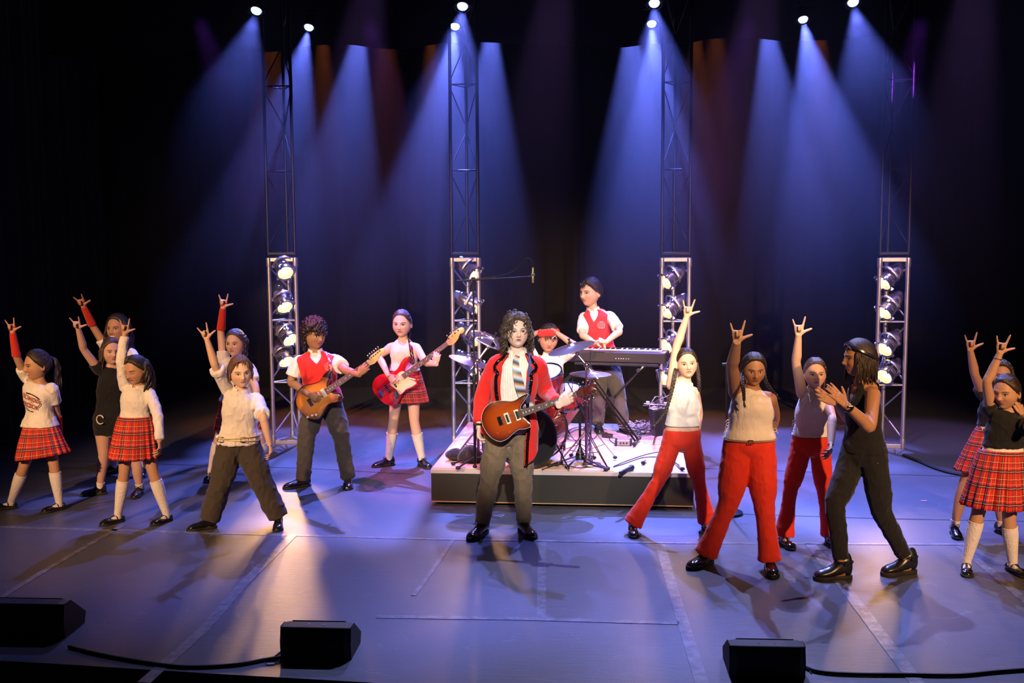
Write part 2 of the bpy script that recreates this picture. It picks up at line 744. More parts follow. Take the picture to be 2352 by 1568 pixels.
strip('trim_1', [(672, 1229), (560, 1340), (470, 1444), (330, 1568)], 0.075)
strip('trim_2', [(865, 1416), (1210, 1421), (1560, 1431)], 0.055)
strip('trim_3', [(1516, 1250), (1540, 1335), (1572, 1440), (1612, 1568), (1622, 1600)], 0.075)
strip('trim_4', [(1861, 1249), (1960, 1375), (2106, 1568), (2130, 1600)], 0.085)
strip('trim_5', [(-20, 1209), (480, 1224), (1000, 1238), (1560, 1247), (2420, 1251)], 0.045)
strip('trim_6', [(1246, 1245), (1244, 1330), (1243, 1421)], 0.06)
strip('trim_7', [(1040, 1241), (1000, 1300), (950, 1368)], 0.035)
strip('trim_8', [(2204, 1253), (2352, 1376), (2500, 1500)], 0.07)
strip('trim_9', [(285, 1205), (120, 1300), (-60, 1410)], 0.05)
DARKSEAM = M_plain('floor_seam', (0.02, 0.02, 0.025), 0.6)
strip('trim_10', [(-20, 1055), (700, 1075), (960, 1090)], 0.02, DARKSEAM)
strip('trim_11', [(1600, 1075), (1900, 1085), (2400, 1100)], 0.02, DARKSEAM)
strip('trim_12', [(1700, 1180), (2000, 1190), (2400, 1198)], 0.02, DARKSEAM)

CURT = M_cloth('black_velour', (0.009, 0.009, 0.010), 0.2, 6, 0.95, 0.3)


def curtain(name, a, b, z0, z1, folds, depth, label, wavy=0.0):
    """pleated drape from a to b (xy), thick cloth"""
    a = V(*a)
    b = V(*b)
    L = np.linalg.norm(b - a)
    d = (b - a) / L
    nn = V(-d[1], d[0])
    N = folds * 8
    mb = MB()
    vs = []
    for i in range(N + 1):
        s_ = i / N * L
        w = depth * (sin(i / 8 * 2 * pi) * 0.6 + 0.4 * sin(i / 8 * 2 * pi * 0.37 + 1.3))
        p = a + d * s_ + nn * w
        zb = z0 + wavy * (noise.noise(Vector((s_ * 0.55, 3.1, 0))) + 0.5 * noise.noise(Vector((s_ * 1.9, 7.7, 0))))
        for k in (0, 1):
            q = p + nn * 0.012 * k
            vs += [(q[0], q[1], zb), (q[0], q[1], (zb + z1) / 2), (q[0], q[1], z1)]
    fs = []
    for i in range(N):
        o = i * 6
        for r in (0, 1):
            fs.append((o + r, o + r + 6, o + r + 7, o + r + 1))
            fs.append((o + 3 + r, o + 4 + r, o + 10 + r, o + 9 + r))
        fs.append((o, o + 3, o + 9, o + 6))
    mb.add(vs, fs)
    o = mb.build(name, CURT)
    return tag(o, label, 'curtain')


curtain('backdrop_curtain', (-10.5, 16.6), (10, 16.6), 0.0, 8.2, 44, 0.09, 'black pleated backdrop curtain hanging across the back of the stage')
curtain('side_curtain', (-6.6, 11.5), (-7.6, 16.6), 0.0, 8.2, 14, 0.08, 'black side curtain at the dark edge of the stage behind the plaid-skirted girls')
curtain('side_curtain', (8.4, 16.4), (7.9, 11.0), 0.0, 8.2, 14, 0.08, 'black side curtain at the dark edge of the stage behind the black-topped girls')
_b0, _b1 = W(-300, 112, 13.9), W(2650, 98, 13.9)
curtain('border_curtain', (_b0.x, 13.9), (_b1.x, 13.9), (_b0.z + _b1.z) / 2, 8.0, 22, 0.03, 'black border cloth hanging across the top of the stage before the rear lamps', 0.10)

# side and back masonry of the stage house, black
WALLM = M_plain('black_painted_wall', (0.006, 0.006, 0.007), 0.9)
for nm, c, sz in (('wall_back', (0, 17.3, 3.6), (22, 0.2, 9.0)), ('wall_left', (-10.8, 8.6, 3.6), (0.2, 17.4, 9.0)), ('wall_right', (10.8, 8.6, 3.6), (0.2, 17.4, 9.0)),
                  ('ceiling', (0, 8.6, 8.15), (22, 17.6, 0.1))):
    mb = MB()
    mb.box(c, sz)
    structure(mb.build(nm, WALLM, smooth=False))

# theatrical haze hanging upstage, density faded low down to keep the backdrop dark
hz = bpy.data.materials.new('thin_haze')
hz.use_nodes = True
nt = hz.node_tree
nt.nodes.remove(nt.nodes['Principled BSDF'])
vsn = nt.nodes.new('ShaderNodeVolumeScatter')
vsn.inputs['Color'].default_value = (0.9, 0.9, 1.0, 1)
vsn.inputs['Density'].default_value = 0.022
vsn.inputs['Anisotropy'].default_value = 0.35
nt.links.new(vsn.outputs[0], nt.nodes['Material Output'].inputs['Volume'])
gz = nt.nodes.new('ShaderNodeNewGeometry')
sz_ = nt.nodes.new('ShaderNodeSeparateXYZ')
mr = nt.nodes.new('ShaderNodeMapRange')
mr.interpolation_type = 'SMOOTHSTEP'
nt.links.new(gz.outputs['Position'], sz_.inputs[0])
nt.links.new(sz_.outputs[2], mr.inputs[0])
for k_, v_ in zip((1, 2, 3, 4), (0.6, 4.3, 0.0008, 0.024)):
    mr.inputs[k_].default_value = v_
nt.links.new(mr.outputs[0], vsn.inputs['Density'])
SC.cycles.volume_step_rate = 4.0
SC.cycles.volume_max_steps = 64
mb = MB()
mb.box((0.2, 13.3, 4.0), (14.2, 5.8, 7.2))
o = mb.build('stage_haze', hz, smooth=False)
tag(o, 'thin haze lit by the blue and violet beams over the back of the stage', 'haze', kind='stuff')

# ---------------------------------------------------------------- band riser
RZ = 0.33
fl = np.array(G(990, 1160)); fr = np.array(G(1594, 1172))
d = unit(fr - fl); wv_ = 2.42
nn = V(-d[1], d[0], 0)
RISER = (fl + fr) / 2
RW = np.linalg.norm(fr - fl)
r0 = thing('band_riser', 'low black-sided riser with pink-lit top carrying the drum kit and keyboard', 'riser', tuple(RISER + nn * 1.2))
RM = np.column_stack([d, nn, V(0, 0, 1)])


def RP(u, v, z=0.0):
    """point on the riser: u across from its middle, v back from its front edge, z above its top"""
    return RISER + d * u + nn * v + V(0, 0, RZ + z)


mb = MB(); mb.box(RISER + nn * 1.2 + V(0, 0, RZ - 0.02), (RW, 2.4, 0.04), RM, bev=0.004)
mb.build('deck', M_plain('riser_deck_paint', (0.42, 0.37, 0.40), 0.55, 0, 0.25), r0, False, 'grey painted deck')
mb = MB()
for c, s_ in ((RISER + nn * 0.012, (RW - 0.01, 0.024, 0.25)), (RISER + nn * 2.388, (RW - 0.01, 0.024, 0.25))):
    mb.box(c + V(0, 0, RZ - 0.165), s_, RM)
for sgn in (-1, 1):
    mb.box(RISER + nn * 1.2 + d * (RW / 2 - 0.017) * sgn + V(0, 0, RZ - 0.165), (0.024, 2.34, 0.25), RM)
mb.build('side_panel', M_plain('riser_panel_black', (0.009, 0.0075, 0.006), 0.6, 0, 0.2), r0, False)
mb = MB(); mb.box(RISER + nn * 0.004 + V(0, 0, 0.038), (RW - 0.02, 0.03, 0.006), RM)
mb.build('edge_strip', M_plain('raw_wood_edge', (0.45, 0.30, 0.16), 0.6), r0, False)
mb = MB()
for u in (-RW / 2 + 0.3, 0, RW / 2 - 0.3):
    for v in (0.3, 2.1):
        mb.box(RISER + d * u + nn * v + V(0, 0, 0.02), (0.07, 0.07, 0.04), RM)
mb.build('foot', BLACK, r0, False)
# rug of the drummer
t = NT('drum_rug_pile')
nz = t.noise(5, 4)
t.base(t.mix(nz, (0.62, 0.36, 0.22), (0.80, 0.56, 0.42)))
t.set(Roughness=0.95)
t.bump(t.noise(120, 2), 0.4, 0.004)
RUG = t.mat
mb = MB()
P0 = [np.array(G(*q, RZ)) for q in ((992, 1076), (1409, 1083), (1405, 1022), (1060, 1004))]
nu, nv_ = 30, 16
vs = []
for layer in (0.010, 0.001):
    for j in range(nv_ + 1):
        for i in range(nu + 1):
            a, b = i / nu, j / nv_
            p = (P0[0] * (1 - a) + P0[1] * a) * (1 - b) + (P0[3] * (1 - a) + P0[2] * a) * b
            p = p + V(0, 0, layer) + V(0, 0, 0.005 * abs(noise.noise(Vector((i * .3, j * .3, 0)))) * (layer > 0.005))
            if j == 0:
                p = p - nn * 0.0
            vs.append(p)
fs = [(j * (nu + 1) + i, j * (nu + 1) + i + 1, (j + 1) * (nu + 1) + i + 1, (j + 1) * (nu + 1) + i) for j in range(nv_) for i in range(nu)]
N1 = (nu + 1) * (nv_ + 1)
for i in range(nu):
    fs.append((i, i + N1, i + 1 + N1, i + 1))
    k = nv_ * (nu + 1) + i
    fs.append((k, k + 1, k + 1 + N1, k + N1))
for j in range(nv_):
    k = j * (nu + 1)
    fs.append((k, k + nu + 1, k + nu + 1 + N1, k + N1))
    k += nu
    fs.append((k, k + N1, k + nu + 1 + N1, k + nu + 1))
mb.add(vs, fs)
tag(mb.build('drum_rug', RUG), 'salmon-coloured drum rug spread on the riser under the kit', 'rug')

# ---------------------------------------------------------------- lighting towers
TY = (G(656, 1011).y + G(2045, 1036).y) / 2


def truss_section(pl, pr, pb, z0, z1, r, rb, cuts, mat, label, name, ends):
    """triangular ladder: two chords at the front, one behind; front rungs, diagonals to the rear chord"""
    mid = (pl + pr + pb) / 3
    th = thing(name, label, 'truss', (mid[0], mid[1], z0), None)
    H = lambda p, z: V(p[0], p[1], z)
    for p in (pl, pr, pb):
        m = MB(); m.tube([H(p, z0), H(p, z1)], r, 16)
        if ends:
            for z in (z0, z1):
                m.lathe([(r * 1.25, -0.05), (r * 1.3, -0.04), (r * 1.3, 0.04), (r * 1.25, 0.05)], 16, frame(H(p, z0 + 0.05 if z == z0 else z1 - 0.05), (1, 0, 0), (0, 1, 0), (0, 0, 1)))
        m.build('chord', mat, th)
    for c in cuts:
        for a, b in ((pl, pr), (pr, pb), (pb, pl)):
            m = MB(); m.tube([H(a, c), H(b, c)], rb, 8); m.build('rung', mat, th)
    lv = [z0 + 0.06] + list(cuts) + [z1 - 0.06]
    for i in range(len(lv) - 1):
        zm = (lv[i] + lv[i + 1]) / 2
        for a in (pl, pr):
            m = MB()
            m.tube([H(a, lv[i] + 0.04), H(pb, zm - 0.03)], rb, 8)
            m.tube([H(pb, zm + 0.03), H(a, lv[i + 1] - 0.04)], rb, 8)
            m.build('brace', mat, th)
    for z in (z0 + 0.02, z1 - 0.02):
        m = MB()
        for a, b in ((pl, pr), (pr, pb), (pb, pl)):
            dd = unit(H(b, z) - H(a, z))
            M3 = np.column_stack([dd, np.cross(V(0, 0, 1), dd), V(0, 0, 1)])
            m.box((H(a, z) + H(b, z)) / 2, (np.linalg.norm(b - a), 0.035, 0.045 if ends else 0.03), M3, bev=0.004)
        m.build('end_frame', mat, th, False)
    return th


TOWERS = []
TBLACK = M_plain('black_truss_paint', (0.02, 0.02, 0.022), 0.35, 0.5)
names = ('leftmost', 'second from the left', 'third from the left', 'rightmost')
for k, (xl, xr) in enumerate(((617, 678), (1038, 1099), (1520, 1583), (2021, 2086))):
    pl = np.array(W(xl, 592, TY)); pr = np.array(W(xr, 592, TY))
    z1 = (pl[2] + pr[2]) / 2
    pl[2] = pr[2] = 0
    pb = (pl + pr) / 2 + V(0, 0.26, 0)
    near = ('beside the guitarist in the red vest', 'behind the bass player', 'behind the keyboard', 'behind the person in black')[k]
    truss_section(pl, pr, pb, 0.0, z1, 0.024, 0.0095, [z1 / 3, z1 * 2 / 3], ALU, 'silver lower truss section on the floor ' + near, 'truss_section', True)
    zt = z1 + 0.03
    if k == 0:
        truss_section(pl, pr, pb, zt, zt + 3.0, 0.019, 0.0075, [zt + 0.95, zt + 1.9], TBLACK, 'black upper truss section standing on the silver tower %s' % near, 'truss_section', False)
    else:
        truss_section(pl, pr, pb, zt, zt + 3.0, 0.019, 0.0075, [zt + 0.95, zt + 1.9], TBLACK, 'black upper truss section standing on the silver tower %s' % near, 'truss_section', False)
    TOWERS.append((pl, pr, pb, z1))

# ---------------------------------------------------------------- par cans
LENSM = M_emit('lit_par_lens', (1.0, 0.66, 0.30), 2.6)
HOT = M_emit('lamp_filament_glow', (1.0, 0.86, 0.58), 14.0)
CAN = M_plain('polished_can', (0.55, 0.53, 0.57), 0.22, 0.95, 0.12)


def par_can(back, lens, R, label, group, power, aim=None):
    b = np.array(back); l = np.array(lens)
    ax = unit(l - b)
    L = np.linalg.norm(l - b)
    th = thing('par_can', label, 'stage light', tuple((b + l) / 2), group)
    M = frame_z(b, ax)
    m = MB()
    m.lathe([(R * .35, -0.07), (R * .62, -0.065), (R * .74, -0.02), (R * .76, 0.0), (R * .90, 0.03), (R * .93, L * .38), (R * .97, L * .40), (R * .97, L * .44),
             (R * .93, L * .46), (R * .95, L * .70), (R, L * .72), (R, L * .76), (R * .96, L * .78), (R * .98, L)], 28, M, close=True)
    m.lathe([(R * .90, L), (R * .88, L * .75), (R * .5, L * .5)], 28, M, close=True)
    m.build('can_body', CAN, th)
    m = MB()
    m.lathe([(0.001, L * .80 + 0.012), (R * .5, L * .80 + 0.008), (R * .89, L * .80)], 28, M)
    m.build('lens', LENSM, th, label='lit amber lens')
    m = MB()
    m.box(TP(M, R * .05, -R * .1, L * .86), (R * .5, R * .4, 0.008), M[:3, :3])
    m.build('lamp', HOT, th)
    m = MB()   # gel frame clips
    for a in (45, 135, 225, 315):
        c = TP(M, R * 1.08 * cos(radians(a)), R * 1.08 * sin(radians(a)), L * 0.99)
        m.box(c, (R * .42, 0.02, 0.035), np.column_stack([M[:3, 0] * cos(radians(a)) + M[:3, 1] * sin(radians(a)), -M[:3, 0] * sin(radians(a)) + M[:3, 1] * cos(radians(a)), M[:3, 2]]), bev=0.003)
    m.lathe([(R * .98, L), (R * 1.1, L), (R * 1.1, L + 0.006), (R * .98, L + 0.006)], 28, M, close=True)
    m.build('gel_frame', CAN, th, False)
    # yoke bent round the can, bolted to the truss
    side = M[:3, 0]
    m = MB()
    top = V(0, 0, 1) if abs(ax[2]) < 0.8 else M[:3, 1]
    top = unit(top - ax * np.dot(top, ax))
    yk = []
    for a in np.linspace(0, pi, 9):
        yk.append((b + l) / 2 + side * cos(a) * R * 1.18 + top * sin(a) * R * 1.45)
    m.tube(yk, 0.010, 8, flat=(ax, 1.8))
    for sg in (-1, 1):
        m.lathe([(0.018, 0), (0.018, 0.03)], 10, frame_z((b + l) / 2 + side * sg * R * 1.0, side * sg))
    m.build('yoke', ALU, th)
    m = MB()
    m.tube([b - ax * 0.06, b - ax * 0.10 + V(0, 0, -0.03), b - ax * 0.05 + V(0.02, 0, -0.12), b + V(0.05, 0.04, -0.2)], 0.006, 6, smooth=4)
    m.build('cable', RUBBER, th)
    tgt = l + ax * 3 if aim is None else aim
    dd = unit(np.array(tgt) - l)
    spot('par_can_lamp', tuple(l + ax * 0.03), tuple(l + dd), (1.0, 0.52, 0.22), power, 32, 0.55, 0.05)
    return th


cans = [
    [((644, 597), (656, 627)), ((640, 671), (655, 706)), ((641, 751), (667, 781)), ((639, 795), (658, 831))],
    [((1059, 603), (1092, 631)), ((1055, 683), (1098, 706)), ((1062, 755), (1099, 780)), ((1059, 819), (1098, 846))],
    [((1565, 623), (1528, 648)), ((1566, 690), (1530, 717)), ((1566, 773), (1530, 795)), ((1560, 850), (1523, 868))],
    [((2063, 619), (2029, 651)), ((2060, 685), (2030, 719)), ((2057, 772), (2031, 803)), ((2058, 838), (2031, 865))]]
pos = ('highest', 'second highest', 'third', 'lowest')
where = ('left of the red-vested guitarist', 'behind the boom microphone', 'right of the keyboard player', 'behind the person in black')
aims = ([(-2.6, 6.2, 0), (-1.6, 6.0, 0), (-3.4, 6.8, 0), (-2.2, 7.6, 0)], [(-0.6, 6.4, 0), (0.6, 6.6, 0), (-1.8, 7.4, 0), (1.4, 8, .5)],
        [(0.2, 7.2, 0.5), (1.4, 7.0, 0.5), (-1.2, 8, .2), (0.8, 9.6, .4)], [(2.2, 6.4, 0), (3.4, 6.2, 0), (1.2, 7.4, .6), (2.8, 7.6, .6)])
for k, row in enumerate(cans):
    for j, (bk, ln) in enumerate(row):
        Y0 = TY + 0.10
        b = np.array(W(bk[0], bk[1], Y0))
        # solve the lens depth so that the can is 26 cm long
        best = None
        for dy in np.linspace(0.0, 0.30, 61):
            q = np.array(W(ln[0], ln[1], Y0 - dy))
            e = abs(np.linalg.norm(q - b) - 0.25)
            if best is None or e < best[0]:
                best = (e, q)
        par_can(b, best[1], 0.098, '%s par can with amber lens on the tower %s' % (pos[j], where[k]), 'par cans on the silver towers', (95, 60, 40, 60)[k], aims[k][j])

# overhead lamps with visible lenses
OVL = M_emit('blue_white_lens', (0.36, 0.55, 1.0), 3.2)
HOUS = M_plain('overhead_housing', (0.012, 0.012, 0.014), 0.5)
dsc = {0: 'above the left tower', 1: 'above the boom microphone tower', 2: 'above the tower by the keyboard', 3: 'above the right tower',
       4: 'to the right of the left tower top', 5: 'directly under the lamp above the boom microphone tower', 6: 'directly under the lamp by the keyboard tower', 7: 'between the two right towers'}
for i, (p, aim, Y) in enumerate(BACKLAMPS):
    p = np.array(p); ax = unit(np.array(aim) - p)
    lab = 'small blue-white overhead lamp ' + dsc[i] if i in dsc else 'blue overhead lamp hidden behind the border cloth'
    th = thing('overhead_lamp', lab, 'stage light', tuple(p), 'blue overhead lamps')
    M = frame_z(p, ax)
    R = 0.062
    m = MB(); m.lathe([(0.03, -0.26), (0.055, -0.25), (0.075, -0.06), (0.078, -0.02), (R, -0.012), (R * .9, -0.02)], 24, M, close=True)
    m.lathe([(0.075, -0.05), (0.085, -0.05), (0.085, 0.0), (0.075, 0.0)], 24, M, close=True)
    m.build('housing', HOUS, th)
    m = MB(); m.lathe([(R * .95, -0.03), (R * .8, 0.0), (R * .5, 0.015), (0.001, 0.022)], 24, M)
    m.build('lens', OVL, th)
    m = MB()
    m.tube([p + V(-0.1, 0, 0), p + V(-0.1, 0.02, 0.18), p + V(0.1, 0.02, 0.18), p + V(0.1, 0, 0)], 0.008, 6)
    m.tube([p + V(0, 0.02, 0.18), V(p[0], p[1] + 0.02, 6.2)], 0.012, 6)
    m.build('bracket', HOUS, th)
for Y in (11.3, 12.9, 14.6):
    m = MB(); m.tube([(-7.5, Y + 0.02, 6.2), (8, Y + 0.02, 6.2)], 0.024, 10)
    tag(m.build('lighting_bar', HOUS), 'black lighting bar above the frame carrying the %s row of overhead lamps' % {11.3: 'front', 12.9: 'middle', 14.6: 'rear'}[Y], 'lighting bar')
# ================================================================ people
def m_skin(name, col, lip=None, hair=(0.02, 0.014, 0.01), smile=False, open_mouth=False, gaze=0.0, closed=False):
    t = NT(name)
    at = t.n('ShaderNodeAttribute', attribute_name='hc').outputs['Vector']
    sp = t.n('ShaderNodeSeparateXYZ')
    t.link(at, sp.inputs[0])
    X, Y, Z = sp.outputs
    AX = t.math('ABSOLUTE', X)
    front = t.math('GREATER_THAN', Y, 0.035)

    def ell(cx, cz, rx, rz, x=None, soft=0.15):
        a = t.math('DIVIDE', t.math('SUBTRACT', AX if x is None else x, cx), rx)
        b = t.math('DIVIDE', t.math('SUBTRACT', Z, cz), rz)
        r = t.math('ADD', t.math('MULTIPLY', a, a), t.math('MULTIPLY', b, b))
        mr = t.n('ShaderNodeMapRange', interpolation_type='SMOOTHSTEP')
        t.link(r, mr.inputs[0])
        mr.inputs[1].default_value = 1 + soft
        mr.inputs[2].default_value = max(0.0, 1 - soft)
        mr.inputs[3].default_value = 0
        mr.inputs[4].default_value = 1
        return t.math('MULTIPLY', mr.outputs[0], front)

    lip = lip or tuple(c * k for c, k in zip(col, (0.72, 0.42, 0.42)))
    c = t.mix(t.noise(5.0, 3), tuple(v * 0.94 for v in col), tuple(min(1, v * 1.05) for v in col))
    c = t.mix(t.math('MULTIPLY', ell(0.042, -0.030, 0.024, 0.018, soft=0.95), 0.35), c, tuple(v * k for v, k in zip(col, (1.0, 0.68, 0.62))))
    # eye sockets have a slightly deeper skin tone
    c = t.mix(t.math('MULTIPLY', ell(0.031, 0.006, 0.021, 0.013, soft=0.9), 0.42), c, tuple(v * k for v, k in zip(col, (0.62, 0.50, 0.48))))
    # brows
    q = t.math('SUBTRACT', AX, 0.034)
    bz = t.math('SUBTRACT', t.math('SUBTRACT', Z, 0.0215), t.math('MULTIPLY', t.math('MULTIPLY', q, q), -14.0))
    band = t.math('LESS_THAN', t.math('ABSOLUTE', bz), 0.0030)
    rng = t.math('LESS_THAN', t.math('ABSOLUTE', q), 0.0185)
    brow = t.math('MULTIPLY', t.math('MULTIPLY', band, rng), front)
    c = t.mix(t.math('MULTIPLY', brow, 0.85), c, tuple(0.5 * a + 0.5 * b * 0.2 for a, b in zip(hair, col)))
    if closed:
        lid = ell(0.0315, -0.004, 0.0155, 0.0022)
        c = t.mix(lid, c, (0.02, 0.012, 0.01))
    else:
        c = t.mix(ell(0.0315, 0.0014, 0.0170, 0.0076), c, (0.028, 0.016, 0.012))
        c = t.mix(ell(0.0315, -0.0006, 0.0148, 0.0050), c, (0.46, 0.42, 0.40))
        shx = t.math('ABSOLUTE', t.math('SUBTRACT', X, gaze))
        if gaze:
            e1 = ell(0.0315 + gaze, 0.0, 0.0064, 0.0062, X)
            e2 = ell(-0.0315 + gaze, 0.0, 0.0064, 0.0062, X)
            iris = t.math('MAXIMUM', e1, e2)
        else:
            iris = ell(0.0315, 0.0, 0.0064, 0.0062)
        c = t.mix(iris, c, (0.035, 0.02, 0.014))
    if smile:
        c = t.mix(ell(0, -0.056, 0.0285, 0.0095), c, lip)
        c = t.mix(ell(0, -0.0565, 0.0235, 0.0052), c, (0.80, 0.76, 0.70))
    else:
        c = t.mix(ell(0, -0.057, 0.0215, 0.0078), c, lip)
        c = t.mix(ell(0, -0.0565, 0.0205 if not open_mouth else 0.013, 0.0014 if not open_mouth else 0.0034), c, (0.05, 0.015, 0.012))
    c = t.mix(t.math('MULTIPLY', ell(0.0070, -0.0385, 0.0035, 0.0022), 0.8), c, tuple(v * 0.15 for v in col))
    t.base(c)
    t.set(Roughness=0.52)
    t.b.inputs['Specular IOR Level'].default_value = 0.35
    t.b.inputs['Subsurface Weight'].default_value = 0.0
    return t.mat


def m_hair(name, col, rough=0.42):
    if name in MATS:
        return MATS[name]
    t = NT(name)
    mp = t.n('ShaderNodeMapping')
    mp.inputs['Scale'].default_value = (60, 60, 8)
    t.link(t.coord(), mp.inputs[0])
    nz = t.noise(2.0, 4, mp.outputs[0], 0.7)
    t.base(t.mix(nz, tuple(c * 0.55 for c in col), tuple(c * 1.7 for c in col)))
    t.bump(nz, 0.5, 0.01)
    t.set(Roughness=rough)
    t.b.inputs['Specular IOR Level'].default_value = 0.55
    MATS[name] = t.mat
    return t.mat


def m_plaid():
    """red tartan woven over the cloth's own uv (metres)"""
    if 'plaid' in MATS:
        return MATS['plaid']
    t = NT('red_tartan')
    uv = t.n('ShaderNodeTexCoord').outputs['UV']
    sp = t.n('ShaderNodeSeparateXYZ')
    t.link(uv, sp.inputs[0])
    per = 0.115

    def band(c, lo, hi):
        f = t.math('FRACT', t.math('DIVIDE', c, per))
        return t.math('MULTIPLY', t.math('GREATER_THAN', f, lo), t.math('LESS_THAN', f, hi))
    red = (0.62, 0.028, 0.022)
    c = red
    first = True
    for ax in (0, 1):
        C = sp.outputs[ax]
        for lo, hi, colr, k in ((0.06, 0.30, (0.10, 0.012, 0.018), 0.55), (0.10, 0.145, (0.012, 0.025, 0.05), 0.8), (0.20, 0.245, (0.012, 0.03, 0.03), 0.8),
                                (0.165, 0.19, (0.75, 0.70, 0.60), 0.75), (0.62, 0.65, (0.75, 0.62, 0.22), 0.6), (0.68, 0.72, (0.02, 0.04, 0.03), 0.6),
                                (0.93, 0.95, (0.75, 0.70, 0.62), 0.6)):
            m = t.math('MULTIPLY', band(C, lo, hi), k)
            c = t.mix(m, c, colr)
    t.base(c)
    t.set(Roughness=0.85)
    t.b.inputs['Specular IOR Level'].default_value = 0.2
    t.bump(t.noise(180, 2), 0.15, 0.003)
    MATS['plaid'] = t.mat
    return t.mat


HA, HC = 0.074, 0.1125


def head_pt(dx, dy, dz):
    """adult head surface for unit direction arrays (x to the side, y forward, z up), metres"""
    x = HA * np.sign(dx) * np.abs(dx) ** 0.94
    y = np.where(dy > 0, 0.088, 0.105) * dy
    z = HC * dz
    k = np.clip(-dz, 0, 1)
    fr = np.clip(dy * 1.5 + 0.4, 0, 1)
    x = x * (1 + 0.10 * np.exp(-((dz + 0.35) / 0.3) ** 2) * fr) * (1 - 0.10 * k ** 2)
    y = y + fr * 0.016 * np.exp(-((z + 0.093) / 0.026) ** 2) * np.exp(-(x / 0.028) ** 2)
    y = np.where(dy < 0, y * (1 - 0.55 * k ** 1.3), y)
    z = z - 0.004 * fr * k
    ax = np.abs(x)
    F = (dy > 0.05) * 1.0
    g = lambda v, c, s: np.exp(-((v - c) / s) ** 2)
    nose = 0.0235 * g(z, -0.029, 0.0125) * g(x, 0, 0.0105) + 0.0115 * g(z, -0.006, 0.017) * g(x, 0, 0.0085) + 0.008 * g(z, -0.033, 0.007) * g(ax, 0.011, 0.006)
    y = y + F * nose
    y = y - F * 0.0095 * g(ax, 0.030, 0.016) * g(z, 0.003, 0.013)
    y = y + F * 0.0045 * g(ax, 0.0315, 0.010) * g(z, 0.0, 0.008)
    y = y + F * 0.0045 * g(z, 0.023, 0.008) * g(ax, 0.025, 0.025)
    y = y + F * 0.004 * g(ax, 0.042, 0.018) * g(z, -0.030, 0.018)
    y = y + F * (0.0058 * g(z, -0.052, 0.0055) + 0.0062 * g(z, -0.0625, 0.0055)) * g(x, 0, 0.019)
    y = y - F * 0.004 * g(z, -0.0765, 0.007) * g(x, 0, 0.02)
    return np.stack([x, y, z], -1)


def head_dirs(nu, nv):
    T = np.linspace(0, pi, nv + 1)
    A = np.linspace(0, 2 * pi, nu, endpoint=False)
    TT, AA = np.meshgrid(T, A, indexing='ij')
    # pole along z; azimuth 0 = front
    dx = np.sin(TT) * np.sin(AA)
    dy = np.sin(TT) * np.cos(AA)
    dz = np.cos(TT)
    fs = []
    for j in range(nv):
        for i in range(nu):
            i2 = (i + 1) % nu
            fs.append((j * nu + i, j * nu + i2, (j + 1) * nu + i2, (j + 1) * nu + i))
    return dx.ravel(), dy.ravel(), dz.ravel(), [f[::-1] for f in fs]


HD = head_dirs(96, 76)
HLINE = [(0, 47), (30, 42), (50, 30), (66, 16), (80, 6), (93, -10), (108, -34), (180, -46)]

RINGS = [(-0.20, .060, .060, 0), (-0.13, .125, .098, -.004), (-0.05, .162, .115, -.006), (0.03, .168, .117, -.006), (0.14, .158, .108, 0), (0.28, .138, .098, 0),
         (0.40, .130, .094, 0), (0.55, .140, .104, .004), (0.70, .156, .112, .006), (0.80, .166, .108, .002), (0.875, .160, .094, -.004),
         (0.935, .118, .074, -.010), (0.975, .072, .060, -.008), (1.03, .054, .056, -.002)]


def lerp(a, b, t):
    return a + (b - a) * t


